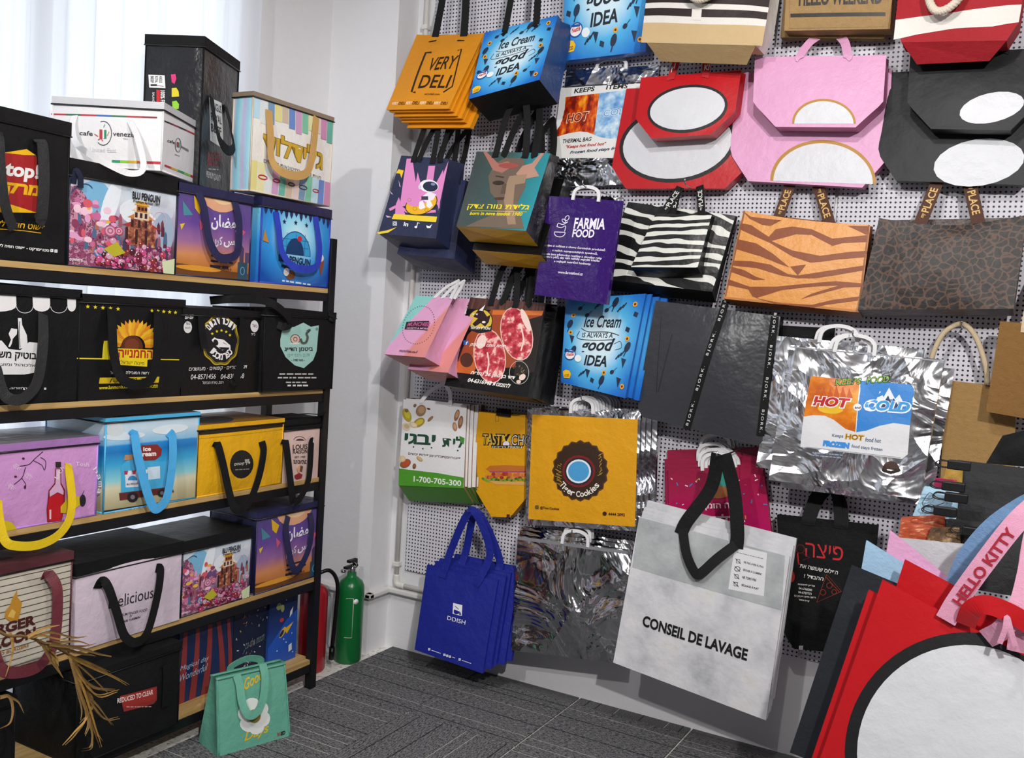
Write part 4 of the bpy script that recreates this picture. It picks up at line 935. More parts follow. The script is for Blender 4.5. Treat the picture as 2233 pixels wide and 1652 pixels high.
# jute bags at the right edge
o, s = tote('jute_tote', 'plain tan jute tote with an arched cotton handle', [(2062, 829), (2215, 846), (2212, 1080), (2050, 1060)], .10, mat('a4814f', .9, 0, .3, 55, 1.0, 'jute_tan', .14), db=.12, dep=(.03, .05), bulge=.006)
CT = mat('cdb999', .85, 0, .2, 40, .5, 'cotton_webbing')
P_ = [wallp(x, y, .11) for x, y in ((2026, 800), (2040, 757), (2062, 722), (2098, 706), (2128, 735), (2150, 800), (2153, 838))]; tube('handle', P_, .009, CT, o, 8); hook(V((P_[3].x, -.11, P_[3].z-.012)))
o, s = tote('jute_tote', 'brown jute tote cut off by the right edge', [(2181, 700), (2330, 712), (2310, 925), (2150, 897)], .18, mat('8a6434', .9, 0, .3, 55, 1.0, 'jute_brown', .14), db=.2, dep=(.04, .06), bulge=.006); tophandle(o, s, .4, .8, .2, .03, CT)
# --- fifth row
o, s = tote('shopping_bag', 'white bag with nuts and dark green Hebrew lettering above a green base', [(880, 870), (1018, 884), (1011, 1063), (869, 1057)], .10, M['white'], dep=(.06, .09), db=.15, bulge=.006, wr=0, side=mat('8d6f52', .5, 0, .3, 9), base=mat('4f9a2a', .5, 0, .3, 9, .2), fold=.25, drop=.085)
p = Pr(s); GR = '1f4a35'
p.p([(870, 1021), (955, 1031), (1012, 1041), (1011, 1064), (869, 1058)], mat('4f9a2a', .5, 0, .3, 9, .2)); p.t('1-700-705-300', 902, 1050, 1006, 1060, 13, 'f0f2ee', .02)
p.t('יבגי', 882, 968, 951, 972, 24, GR, .03); p.t('לית', 966, 974, 1011, 976, 24, GR, .03)
for x, y in ((903, 974), (924, 978), (943, 976), (999, 982)): p.e(x, y, 1.8, 1.8, GR, 0, 8)
p.t('פיצוחים|תבלינים|פירות יבשים', 891, 992, 1006, 1003, 7, '5b3a2a', .015)
def nut(x, y, rx, ry, c1, c2, rot): p.e(x, y, rx, ry, c1, rot, 14); p.e(x+rx*.1, y-ry*.1, rx*.65, ry*.6, c2, rot, 12)
for a in ((888, 905, 9, 16, 'b9a236', 'd3c93a', -25), (915, 921, 14, 9, 'a98a3a', 'cdbf35', -30), (902, 926, 10, 6, 'd9c39a', 'e8d9b8', 20), (887, 930, 10, 8, 'e0d0b6', 'cbb48d', 30), (919, 895, 11, 13, '9c7a56', 'b99672', 25), (940, 913, 8, 3, '8f6640', 'a47a50', -45), (997, 905, 5, 13, '9a6a48', 'c29a78', 15), (1005, 920, 5, 14, '8a5a3c', 'b48a68', 10), (993, 930, 5, 10, 'a87c58', 'c9a587', -10), (885, 1010, 13, 9, '9a5a36', 'c4502c', -25), (878, 1000, 8, 7, 'd9bf93', 'e6d2ae', 0), (917, 1000, 8, 4, 'c9a86c', 'd9bd88', 35), (905, 1016, 4, 6, '7c5236', '986a48', 10), (888, 895, 4, 4, '7b5a3a', '8f6b48', 0), (906, 884, 3, 4, '7b5a3a', '8f6b48', 30), (936, 891, 4, 2, '5b3a2a', '6b4a38', 20)): nut(*a)
p.p([(1003, 950), (1014, 955), (1012, 968), (1005, 964)], '4a8a3a'); p.done(o, 'printed_artwork')
handle(o, s, .3, .75, .08, .02, M['white'], .03, .06); stack(o, 4, (.012, .013, 0), 'white nut print bag from the front of its stack', 'nut print bags behind the front one')
YEL = mat('e0a10c', .45, 0, .3, 8, 0, 'yellow_laminate')
o, s = tote('shopping_bag', 'yellow TASTY bag with a baguette sandwich print, left of the foil-edged yellow bag', [(1044, 897), (1178, 907), (1166, 1130), (1020, 1124)], .08, YEL, db=.1, dep=(.03, .05), bulge=0, wr=0, ch=(.36, .32), side=YEL)
p = Pr(s); K = '1f140a'
p.t('TASTY CHO', 1050, 971, 1160, 973, 27, K, .07); p.t('TASTY', 1052, 969, 1102, 970, 23, 'dcc15a', .0); p.t('CHO', 1115, 970, 1158, 971, 22, 'd9d6cc', .0); p.e(1104, 968, 9, 8, K); p.e(1104, 968, 7.5, 6.5, 'e8e0ea'); p.l([(1101, 962), (1097, 948)], 4, 'e0c23a'); p.l([(1107, 962), (1113, 950)], 4, 'e0c23a')
p.p([(1071, 970), (1140, 971), (1139, 977), (1072, 976)], K); p.t('FRESH כריכים', 1073, 976, 1138, 977, 4.5, 'efe6d0', .01)
p.r(1080, 904, 1088, 919, 'b57f10'); p.r(1081.5, 905.5, 1086.5, 917.5, 'e0a10c')
p.p([(1060, 1022), (1068, 1015), (1100, 1014), (1170, 1016), (1170, 1026), (1068, 1028)], 'c4702a'); p.l([(1068, 1028), (1170, 1028)], 3, 'b04a7a'); rn = random.Random(5)
for i in range(30): p.e(1062+i*3.6, 1037+rn.uniform(-5, 5), 4.5, 4, rn.choice(('b8402a', 'cf6a3c', 'd98a4a', 'a83224')), 0, 9)
for i in range(24): p.e(1054+i*4.8, 1046+rn.uniform(-3, 3), 4, 2.6, rn.choice(('4f8a2a', '78a83a', '3c6a22')), rn.uniform(-40, 40), 8)
p.p([(1066, 1048), (1170, 1051), (1170, 1058), (1082, 1056)], 'dfa75a'); p.p([(1040, 1026), (1036, 1035), (1042, 1040)], '5a8a2a'); p.r(1105, 1121, 1112, 1128, '4a1c10'); p.l([(1114, 1124), (1128, 1125)], 1.6, K); p.done(o, 'printed_artwork', (0, 0, 1, 1))
box('clip_tab', tuple(wallp(1092, 900, .09)-V((.02, .003, .012))), tuple(wallp(1092, 900, .09)+V((.05, .003, .02))), M['blackfab'], o)
FOD = foil('silver_foil_flat', 'c9cacf', .2, 6, .4)
o, s = tote('thermal_bag', 'yellow foil-edged bag with a brown scalloped badge reading Tiger Cookies', [(1150, 892), (1397, 900), (1387, 1158), (1146, 1143)], .12, FOD, db=.15, dep=(.012, .03), bulge=.008, wr=.006, wk=5)
p = Pr(s); YF = mat('e0a016', .33, 0, .5, 6, 0, 'yellow_film'); p.p([(1161, 903), (1391, 914), (1385, 1148), (1152, 1131)], YF)
nn = 20; pts = []
for i in range(nn*4):
    a = 2*pi*i/(nn*4); k = 1+.035*cos(nn*a); pts.append((1267+60*k*cos(a), 1026+65*k*sin(a)))
p.p(pts, '5a3a1c'); pts = [(1267+(x-1267)*.955, 1026+(y-1026)*.955) for x, y in pts]; p.p(pts, '34200f')
p.e(1264, 1027, 36, 35, '7c1a1e'); p.e(1264, 1027, 31, 30, '16222e'); p.e(1264, 1027, 27, 26, 'e6eef2'); p.e(1264, 1027, 23, 22, '4aa0d8')
p.arc('Tiger Cookies', 1266, 1024, 53, 59, 148, 34, 13, 'f2ede4', .02, True)
for i in range(16): p.l([(1216+rn.uniform(-4, 8), 1010+i*3), (1221+rn.uniform(-4, 8), 1013+i*3)], 1, 'c9a23a'); p.l([(1312+rn.uniform(-5, 5), 988+i*3), (1309+rn.uniform(-5, 5), 991+i*3)], 1, 'c9a23a')
p.ring(1172, 1105, 4.5, 4.5, 1.6, '2a3a2a', 45, 4); p.ring(1172, 1105, 1.8, 1.8, 1, '2a3a2a', 0, 8); p.t('@Tiger.Cookies', 1179, 1110, 1221, 1113, 7, '3a1c12', .02, .1); p.e(1320, 1119, 4.5, 4.5, '3a1418'); p.t('4444 2092', 1328, 1123, 1364, 1125, 6.5, '3a1418', .02); p.done(o)
for k in range(4): cliph(o, s, .5+.015*k, .1, .05, M['whiteplastic'], -.012*k+.004)
stack(o, 3, (.016, .02, .004), 'foil-edged yellow bag from the front, behind the scalloped badge', 'foil-edged yellow bags behind the front one', .004); hook(V((s.f0(.52, 0).x, -.14, s.f0(.5, 0).z+.045)))
MAG = rampmat('magenta_ramp', [(0, '93163c'), (.5, 'ad1650'), (1, 'b81660')], 'v', .3, .1, 6)  # magenta film colour, deeper maroon towards the top
o, s = tote('film_bag', 'magenta plastic bag with confetti specks behind the marble shopping bag straps', [(1457, 1022), (1664, 1017), (1682, 1160), (1459, 1160)], .09, MAG, db=.1, dep=(.01, .02), bulge=.006, wr=.004)
p = Pr(s); rn = random.Random(9)
for i in range(34):
    x, y = rn.uniform(1465, 1672), rn.uniform(1030, 1150); a = rn.uniform(0, 3); L_ = rn.uniform(1.5, 5); p.l([(x-L_*cos(a), y-L_*sin(a)), (x+L_*cos(a), y+L_*sin(a))], 2.2, rn.choice(('f0d0dc', 'e8a43a', '3a8ac8', 'c83a5a', 'f4e8ec')))
p.e(1570, 1045, 22, 20, '2a8a7a'); p.e(1566, 1072, 30, 14, '9a5a2a'); p.t('זה הזמן', 1538, 1112, 1600, 1111, 15, 'f4e6ec', .02); p.t('גלידה', 1536, 1143, 1600, 1142, 22, 'f4e6ec', .04, .1); p.done(o, 'printed_artwork')
for k in range(3): cliph(o, s, .53+.03*k, .12, .055, M['whiteplastic'], -.012*k+.004)
stack(o, 3, (-.012, .018, .02), 'magenta plastic bag from the front, behind the confetti print', 'magenta bags behind the front one', .01, 4); hook(V((s.f0(.56, 0).x, -.12, s.f0(.5, 0).z+.05)))
# marble bag CONSEIL DE LAVAGE
MAR = rampmat('marble_print', [(.3, 'b9bbc0'), (.45, 'd3d4d8'), (.58, 'e0e0e4'), (.7, 'dcdcd6')], 'noise', .3, 0, 7, bump=.35)
MARG = rampmat('grey_marble_print', [(.3, '9da1a4'), (.5, 'b4b8ba'), (.7, 'c4c8c8')], 'noise', .3, 0, 7, bump=.35)
o, s = tote('shopping_bag', 'large marble white laminated shopping bag lettered CONSEIL DE LAVAGE', [(1394, 1127), (1722, 1214), (1670, 1570), (1337, 1444)], .28, MAR, db=.31, dep=(.012, .03), bulge=.008, wr=.006)
p = Pr(s); p.p([(1394, 1127), (1712, 1211), (1704, 1330), (1379, 1236)], MARG); p.p([(1652, 1230), (1690, 1205), (1712, 1211), (1704, 1330), (1640, 1312)], MARG)
p.p([(1603, 1188), (1673, 1205), (1666, 1299), (1589, 1283)], 'e6e7ea')
for i, t_ in enumerate(("NE PAS LAVER À L'EAU", "SÉCHER À L'OMBRE", 'NE TORD PAS', 'SÉCHAGE À PLAT')):
    y = 1227+i*16.5; x = 1604-i*1.5; p.t(t_, x+18, y, x+18+(43, 40, 30, 37)[i], y+(11, 10, 7, 9)[i], 5.5, '1c1c1e', .03)
    p.ring(x+6, y-4, 6, 5, 1.4, '1c1c1e', 45 if i != 1 else 0, 4 if i != 1 else 12); p.l([(x, y-10), (x+12, y+2)], 1.2, '1c1c1e')
p.lines(1606, 1203, 1668, 1203, 1, 1.4, '9a9aa0', 3, 15)
p.t('CONSEIL DE LAVAGE', 1401, 1363, 1629, 1440, 24, '111113', .034); p.done(o)
P_ = [s.f(.32, .1, .004), s.f(.32, 0, .006)]; top = wallp(1573, 990, .3)
ribbon('handle', [s.f(.30, .04, .004), s.f(.33, -.06, .006), s.f(.45, -.3, .01), top+V((-.012, 0, 0))], .05, s.n, M['webbing'], o)
ribbon('handle', [top+V((.012, 0, 0)), s.f(.60, -.32, .012), s.f(.66, -.08, .006), s.f(.67, .03, .004)], .05, s.n, M['webbing'], o)
ribbon('handle', [s.f(.31, .0, .008), s.f(.37, .14, .022), s.f(.445, .235, .03), s.f(.485, .235, .03), s.f(.57, .12, .024), s.f(.665, .01, .008)], .036, s.n, M['webbing'], o)
hook(V((top.x, -.33, top.z-.006)))
stack(o, 3, (.002, .02, .018), 'marble white shopping bag from the front of its stack', 'marble bags behind the front one', .004, 6)
# pizza bag
o, s = tote('shopping_bag', 'black bag with red Hebrew script and a pizza slice drawing', [(1694, 1122), (1915, 1146), (1880, 1428), (1708, 1412)], .08, M['blackfab'], db=.1, dep=(.02, .05), bulge=.008, wr=.006, ch=(.14, .12))
p = Pr(s); R_ = 'c8202a'; W = 'eceae8'
p.t('פיצה', 1757, 1212, 1838, 1222, 30, R_, .0); p.ring(1746, 1196, 9, 9, 1.2, '7a1a1e'); p.l([(1740, 1205), (1742, 1225), (1744, 1230)], 3, R_); p.l([(1752, 1205), (1766, 1215), (1752, 1220)], 1.2, '7a1a1e')
p.t('הפלוס שעושה את', 1745, 1236, 1828, 1252, 10, W, .01, .2); p.t('ההבדל !', 1754, 1258, 1797, 1265, 9, W, .01, .2)
for i, t_ in enumerate(('טלפון להזמנות', '04-6766300', '04-6757773', 'רחוב חיים וייצמן 12')): p.t(t_, (1741, 1743, 1742, 1733)[i], 1275+i*8.5, (1778, 1772, 1771, 1780)[i], 1279+i*8.5, 5, W, .015)
p.t('קרית שמואל', 1743, 1309, 1766, 1312, 5, W, .015)
p.l([(1804, 1251), (1836, 1288), (1782, 1312)], 1.4, 'a33a24', True); p.ring(1810, 1275, 6, 6, 1, 'a33a24'); p.ring(1796, 1290, 6, 6, 1, 'a33a24'); p.ring(1820, 1289, 5, 5, 1, 'a33a24'); p.l([(1802, 1256), (1832, 1290)], 1, 'a33a24')
p.e(1728, 1256, 6, 12, 'a8251e'); p.ring(1747, 1411, 5, 5, 1.4, W, 45, 4); p.ring(1747, 1411, 2, 2, 1, W, 0, 8); p.done(o, 'printed_artwork')
handle(o, s, .3, .62, .14, .03, WB, .05, .05); handle(o, s, .36, .68, .12, .03, WB, .05, .06); hook(V((s.f0(.46, 0).x, -.1, s.f0(.46, 0).z+.125)))
# --- lowest row
DD = mat('12218c', .55, 0, .3, 9, .4, 'royal_blue_nonwoven')
o, s = tote('shopping_bag', 'royal blue non-woven DDISH bag hanging low by the skirting, front of its stack', [(931, 1231), (1086, 1264), (1052, 1468), (904, 1416)], .19, DD, db=.27, dep=(.012, .02), bulge=.006, wr=.008, dip=.006)
p = Pr(s); W = 'eef0f6'
p.p([(990, 1313), (1010, 1318), (1009, 1342), (989, 1337)], W); p.e(999, 1330, 7, 9, '12218c', 35, 16, -10, 170); p.l([(994, 1320), (1002, 1327)], 1.4, '12218c'); p.p([(1002, 1338), (1006, 1333), (1008, 1341)], '12218c')
p.t('DDISH', 977, 1350, 1016, 1361, 9, W, .005)
for x, y in ((937, 1415), (970, 1427), (976, 1429), (982, 1431), (1003, 1437)): p.ring(x, y, 2.2, 2.2, 2.4, W, 45, 4)
p.l([(942, 1417), (962, 1424)], 1.2, W); p.l([(987, 1432), (993, 1434)], 1.2, W); p.l([(1008, 1439), (1028, 1446)], 1.2, W); p.done(o)
apex = wallp(1035, 1112, .16)
ribbon('handle', [s.f(.25, .1, .004), s.f(.27, 0, .006), s.f(.33, -.25, .012), apex+V((-.02, -.03, -.02)), apex+V((.03, -.03, -.01)), s.f(.85, -.3, .012), s.f(.78, -.02, .006), s.f(.72, .1, .004)], .036, s.n, DD, o)
ribbon('handle', [s.f(.4, .02, -.03), s.f(.45, -.25, -.04), apex+V((0, .02, -.012)), s.f(.9, -.22, -.05), s.f(.88, .02, -.04)], .036, s.n, DD, o)
hook(V((apex.x, -.2, apex.z-.002))); stack(o, 4, (.022, .02, .012), 'royal blue bag from the front of the DDISH stack', 'royal blue bags behind the front one', .006, 2)
o, s = tote('thermal_bag', 'plain crumpled silver foil bag with white clip handle, left of the marble bag', [(1129, 1166), (1379, 1200), (1338, 1444), (1115, 1418)], .16, foil('silver_foil_crumpled', 'c4c5c8', .12, 3.4, .7), db=.19, dep=(.015, .05), bulge=.018, wr=.024, wk=9, nu=22, nv=22)
p = Pr(s); p.l([(1129, 1172), (1378, 1206)], 7, '7d7f84'); p.done(o, 'heat_seal')
cliph(o, s, .52, .11, .05, M['whiteplastic']); hook(V((s.f0(.52, 0).x, -.18, s.f0(.52, 0).z+.042))); stack(o, 2, (-.004, .03, .012), 'plain silver foil bag from the front, behind the crumpled one', 'plain foil bags behind the front one', .003)
# ================================================================== shelf rack
def woodmat():
    m, nt, b = newmat('pale_oak'); L = nt.links; b.inputs['Roughness'].default_value = .5
    mp = N(nt, 'ShaderNodeMapping'); mp.inputs['Scale'].default_value = (30, 1.5, 30); L.new(coord(nt), mp.inputs[0])
    n = N(nt, 'ShaderNodeTexNoise', i_Scale=1.6, i_Detail=5.0); L.new(mp.outputs[0], n.inputs['Vector'])
    cr = N(nt, 'ShaderNodeValToRGB'); e = cr.color_ramp.elements; e[0].position = .3; e[0].color = lin('a07c46'); e[1].position = .7; e[1].color = lin('cfae74')
    L.new(n.outputs[0], cr.inputs[0]); L.new(cr.outputs[0], b.inputs['Base Color']); return m
OAK = woodmat(); ST = M['steel']
ZS = [1.68, 1.268, .90, .478, .125]
rk = thing('shelf_rack', 'black steel shelf rack with pale wooden boards in front of the window', 'shelf', (-.1, -1.55, 0))
YL, YR = -2.75, -.6
for y in (YR-.034, YL):
    for x, zt in ((.026, 1.885), (-.29, 1.885)):
        box('upright_post', (x, y, 0), (x+.034, y+.034, zt), ST, rk, .002)
for z in ZS:
    box('shelf_board', (-.25, YL+.034, z-.018), (.05, YR-.012, z), OAK, rk)
    for x in (.036, -.285): box('cross_rail', (x, YL+.034, z-.052), (x+.018, YR-.034, z-.0185), ST, rk)
    for y in (YR-.03, YL+.006): box('side_rail', (-.256, y, z-.052), (.026, y+.024, z-.0185), ST, rk)
X0 = .047
def rightM(px, X, zb, W): return V((X, onp(*px, 0, X).y-W, zb))
def spx(o, s, pts, wd, m, name='handle', nrm=None):
    P = []
    for x, y, off in pts:
        d = ray(x, y); P.append(CAM+d*((s.o+s.n*(off+s.b*.6)-CAM).dot(s.n)/d.dot(s.n)))
    return ribbon(name, P, wd, nrm or s.n, m, o)
BF, BL_ = M['blackfab'], M['blacklam']; DKW = mat('232426', .55, 0, .15, 40, .5, 'grey_webbing')
# --- top shelf
o, F, L, T, R = cooler('cooler_bag', 'big black cooler bag with red top! block, left end of top shelf', None, X0, ZS[0], top=(143, 268), M0=rightM((143, 571), X0, ZS[0], .47), W=.47, D=.27, m=BL_, lidh=.035, pipe=BF)
p = Pr(F); Rr, Yy, W = 'a51f22', 'efb90f', 'f0efec'
p.p([(-40, 318), (5, 333), (56, 325), (77, 339), (5, 336), (-40, 350)], Yy); p.p([(5, 333), (78, 341), (80, 464), (5, 447), (-30, 445), (-30, 330)], Rr); p.p([(-40, 432), (5, 441), (80, 464), (-40, 462)], Yy)
p.t('top!', 7, 392, 84, 400, 42, W, .04, .1); p.t('סטופ', -60, 380, 0, 388, 42, W, .04); p.t('מרק', 7, 428, 84, 436, 32, Yy, .05, .1)
p.t('פשוט חוויה לקנות', -40, 494, 97, 506, 18, Yy, .015, .2); p.l([(-30, 497), (50, 503), (88, 508)], 1.6, Yy)
p.t('סטופמרקט - פשוט חוויה לקנות', -20, 538, 106, 551, 9, W, .03); p.ring(112, 546, 3, 3, 3.4, W, 45, 4); p.ring(121, 547, 3, 3, 3.4, W, 45, 4); p.done(o)
spx(o, F, [(84, 304, .004), (93, 320, .02), (96, 400, .035), (90, 478, .03), (86, 476, .012)], .034, DKW)
spx(o, F, [(-6, 285, .004), (-2, 305, .02), (2, 380, .035), (12, 450, .03), (30, 500, .02)], .03, DKW)
SKY = rampmat('candy_sky_print', [(0, 'b9cfe0'), (.25, 'd4dde6'), (.5, 'b7a5c0'), (.75, '6a4a5a'), (1, '3a2a3c')], 'v', .25, .5, 9)
CND = rampmat('candy_land_print', [(.28, '2a1824'), (.38, '6a2a4a'), (.44, 'a8507a'), (.49, '5a3040'), (.54, 'd898b8'), (.6, '7a4a3a'), (.66, '3a5a8a'), (.74, 'e8d0dc')], 'noise', .25, 0, 38)
CST = rampmat('castle_print', [(.3, '3a1c1c'), (.45, '7a3f34'), (.55, 'a8654a'), (.65, 'd9b08a')], 'noise', .25, 0, 45)
def candy(o, F, seed=1):
    p = Pr(F, True); rn = random.Random(seed); a = F.W/F.H; p.m = lambda x, y: (x, .15+.84*y)
    p.e(.2, .2, .14, .2, '7ab4d8', 20); p.e(.36, .24, .07, .3, 'e6edf4', 12); p.e(.62, .3, .18, .16, 'e2e8ee', 0); p.e(.85, .25, .12, .1, 'c4ccd8'); p.e(.88, .5, .1, .25, '9fb0c6')
    p.p([(0, .95), (0, .12), (.06, .1), (.14, .2), (.2, .45), (.3, .62), (.5, .7), (.95, .72), (.98, 1), (0, 1)], CND)
    for i in range(46):
        x = rn.uniform(.03, .95); y = rn.uniform(.42, .8); p.p([(x-.02, y+.06), (x-.014, y-.05), (x, y-.09), (x+.014, y-.05), (x+.02, y+.06)], rn.choice(('7a3a4a', '9a5a6a', '5a2a3a', 'b06a5a', '3a3a5a', 'c88aa0', '4a6a8a')))
    for i in range(40): p.e(rn.uniform(.02, .45), rn.uniform(.25, .75), rn.uniform(.015, .045), rn.uniform(.02, .05), rn.choice(('c86a9a', 'e0a0c8', '8a3a5a', 'd85a6a', 'f0c8d8', '6a4a7a', 'e8b04a')), 0, 10)
    cx = .65
    for k, (w_, y0, y1, c) in enumerate(((.17, .46, .7, '6b3a34'), (.12, .36, .5, '8a4a36'), (.085, .27, .38, 'd9c3a8'), (.06, .2, .29, 'b06a2a'))):
        p.r(cx-w_*.85, y0, cx+w_*.85, y1, CST if k < 2 else c)
        for j in range(3): p.r(cx-w_+w_*.55*j+.02, y0+.03, cx-w_+w_*.55*j+.045, y1-.02, '3a1c1c')
        p.p([(cx-w_-.015, y0+.01), (cx-w_*.6, y0-.04), (cx+w_*.6, y0-.04), (cx+w_+.015, y0+.01)], ('a8322a', 'c8823a', 'e6d2c0', 'd9a53a')[k])
    p.ring(.83, .36, .07, .11, .008, 'd9b8c8', 0, 16, 170, 370); p.ring(.1, .22, .09, .16, .012, '2f4a6a', 20, 16, 150, 300)
    for x, y, r, c in ((.36, .56, .055, 'b05a80'), (.44, .55, .04, 'b8486a'), (.28, .82, .06, '3a7ab0')):
        for k in range(4): p.e(x, y, r*(1-k*.24), r*a*(1-k*.24), (c, 'd9a8b8')[k % 2], 0, 14)
    for i in range(120):
        x = rn.uniform(.2, .95); y = .98-abs(rn.gauss(0, .13)); r = rn.uniform(.012, .034)
        if y > .97: continue
        p.e(x, y, r, r*a, rn.choice(('9a1f4a', 'c84a84', '6a1630', 'd878a4', '8a2e24', '6a2450', 'b83a5a', '4a1624', 'cfa0b4')), 0, 10); p.e(x-r*.3, y-r*.35*a, r*.22, r*.2*a, 'f6e6ee', 0, 6)
    p.p([(.3, .78), (.42, .68), (.5, .8), (.4, .86)], 'b9b02a'); p.p([(.86, .86), (1, .8), (1, 1), (.88, 1)], 'cdd8b0')
    p.t('BLU PENGUIN', .55, .145, .82, .145, .075, '17181c', .03); p.t('Premium Artisan 1997', .56, .185, .82, .185, .03, '17181c', .02); p.t('גן ממתקים', .01, .96, .12, .96, .03, 'f0f0f0', .02)
    p.done(o, 'printed_artwork', (0.01, 0.0, .99, .99))
DN = mat('1b2036', .4, 0, .3, 9, 0, 'midnight_laminate')
o, F, L, T, R = cooler('cooler_bag', 'cooler bag with candy castle print under the white cafe box on the top shelf', (146, 590), X0, ZS[0], top=(145, 345), right=(379, 607), D=.26, m=SKY, lid=BL_, sidem=DN, lidh=.045, pipe=DN, seed=3, bulge=0, wr=0)
candy(o, F); S2top = F.c[0].z+.012
spx(o, F, [(160, 400, .003), (165, 372, .01), (175, 385, .012), (176, 410, .01)], .018, DN)
# white cafe box
WX = M['white']; M3 = onp(352, 356, 0, .09); M3.z = S2top
o, F, L, T, R = cooler('cooler_bag', 'low white cafe delivery box with striped bands, resting askew on the candy print bag', (352, 356), .09, S2top, H=.215, right=(432, 388), left=(113, 340), yaw=28, m=WX, lid=mat('cfcfd3', .5, 0, .2, 9, 0, 'grey_trim'), topm=WX, lidh=.018, pipe=WX, seed=4, bulge=.004, wr=.003, M0=M3)
p = Pr(L); ST_ = ['b8323a', '1f6a4a', 'c8283a', '2a6ab8', '3a7a5a', 'b8323a', '8a2a3a']; K = '232428'
for i in range(7): p.p([(112+i*33, 247+i*1.1), (112+(i+1)*33, 248.1+i*1.1), (112+(i+1)*33, 251.6+i*1.1), (112+i*33, 250.5+i*1.1)], ST_[i])
for i, c in enumerate(('2a9a6a', '8ac83a', 'd8b02a', 'd85a3a', 'b8323a', 'c8283a')): p.p([(245+i*18, 349+i*.6), (263+i*18, 349.6+i*.6), (263+i*18, 355+i*.6), (245+i*18, 354+i*.6)], c)
p.t('cafe', 175, 295, 204, 297, 10, K, .01); p.t('venezia', 248, 297, 296, 300, 10, K, .01); p.t('milano', 270, 304, 280, 305, 3.5, '8a8a90')
p.ring(227, 291, 18, 26, 1.4, K, 0, 24, -110, 130); p.r(219, 283, 225, 303, 'b8323a'); p.r(226, 284, 229, 303, 'e9e6e0'); p.r(229, 284, 234, 303, '2a8a6a'); p.l([(216, 306), (222, 302), (226, 308)], 2, 'c8283a'); p.l([(236, 296), (240, 288)], 1.5, 'c8723a'); p.l([(228, 278), (231, 272)], 1.5, '2a8a5a'); p.l([(208, 293), (216, 298)], 1.5, 'b8323a')
p.t('United East', 198, 331, 255, 333, 9, 'd3d3d8', .005); p.done(o)
p = Pr(F)
for i, c in enumerate(('232428', '8a2a3a', '232428', 'b8323a', 'c8283a')): p.p([(358+i*15, 262+i*6.6), (373+i*15, 268.6+i*6.6), (373+i*15, 272+i*6.6), (358+i*15, 265.5+i*6.6)], c)
for i, c in enumerate(('b8323a', 'd8b02a', '2a9a6a', '8ac83a', 'c8283a')): p.p([(358+i*14, 358+i*5.6), (372+i*14, 363.6+i*5.6), (372+i*14, 368+i*5.6), (358+i*14, 362.5+i*5.6)], c)
p.t('cafe', 363, 309, 378, 314, 7, K, .01); p.t('venezia', 391, 322, 408, 331, 7, K, .01); p.ring(385, 316, 6, 15, 1, K); p.r(382, 309, 385, 320, 'b8323a'); p.r(385, 310, 388, 321, '2a8a6a'); p.lines(377, 336, 392, 341, 1, 1.4, '8a8a90', 2, 5); p.done(o)
spx(o, L, [(163, 252, .004), (158, 275, .03), (165, 310, .08), (190, 332, .14), (240, 360, .16), (285, 378, .13), (313, 365, .09), (300, 300, .04), (283, 262, .004)], .02, M['white'])
# tall black beef bag on ramadan bag
RAM = rampmat('dusk_print', [(0, '4a3a6a'), (.12, '5a4a8a'), (.4, '6a4a9a'), (.6, '9a6a9a'), (.75, 'd08a5a'), (.9, 'b8701f'), (1, '4a2a1a')], 'v', .3, .12, 5)
def ramadan(o, F):
    p = Pr(F, True); a = F.W/F.H
    p.e(.55, .02, .28, .22, 'e0a884'); p.e(.58, .03, .16, .12, 'ecc79c')
    for q, c in (([(.2, .1), (.32, .2), (.28, .3), (.22, .24)], 'e0b01f'), ([(.06, .18), (.2, .32), (.08, .34)], '4a8a9a'), ([(.28, .35), (.35, .42), (.3, .48)], 'd85a7a'), ([(.04, .44), (.1, .42), (.06, .5)], 'e0c02f'), ([(.84, .38), (.92, .42), (.86, .5)], 'd85a7a'), ([(.8, .26), (.85, .24), (.84, .32)], 'c8483a')): p.p(q, c)
    W = 'f0eef4'
    p.t('\uFEE5\uFE8E\uFEC0\uFEE3\uFEAD', .44, .45, .83, .44, .18, W, .03); p.t('\uFEB2\uFEF3\uFE81', .62, .63, .86, .62, .15, W, .03); p.t('\uFEE2\uFEF3\uFEAE\uFEDB', .44, .66, .6, .66, .15, 'd8d4e4', .03)
    p.lines(.44, .74, .76, .80, 2, .022, '2a2030', 5); p.t('@blupenguin.co.il', .44, .9, .74, .9, .035, '2a2030', .02); p.lines(.44, .86, .7, .86, 1, .03, '2a2030', 8)
    p.p([(0, .86), (.5, .89), (1, .91), (1, 1), (0, 1)], '6a4018'); p.e(.3, .9, .3, .03, 'd9962f'); p.r(.83, .78, .97, 1, '2a4a5e'); p.ring(.9, .88, .03, .045, .01, '5aa0c8', 0, 12)
    p.p([(.85, .78), (.85, .62), (.88, .58), (.91, .62), (.91, .78)], '4a3a5a'); p.r(.93, .66, .99, .78, '54466a'); p.done(o, 'printed_artwork', (0, 0, 1, 1))
IND = mat('23244a', .4, 0, .3, 9, 0, 'indigo_laminate')
o, F, L, T, R = cooler('cooler_bag', 'purple and orange dusk print cooler bag on the top shelf beside the candy print', (381, 600), X0, ZS[0], top=(386, 398), right=(542, 617), D=.25, m=RAM, lid=IND, sidem=IND, lidh=.025, pipe=IND, seed=6, bulge=0, wr=0)
ramadan(o, F); spx(o, F, [(432, 420, .003), (444, 450, .02), (456, 520, .035), (475, 558, .04), (500, 562, .04), (519, 545, .035), (521, 480, .025), (511, 436, .003)], .03, IND); S5top = F.c[0].z+.012
BB = mat('222327', .3, 0, .35, 7, 0, 'black_satin_laminate'); M4_ = onp(433, 400, 0, -.02); M4_.z = S5top
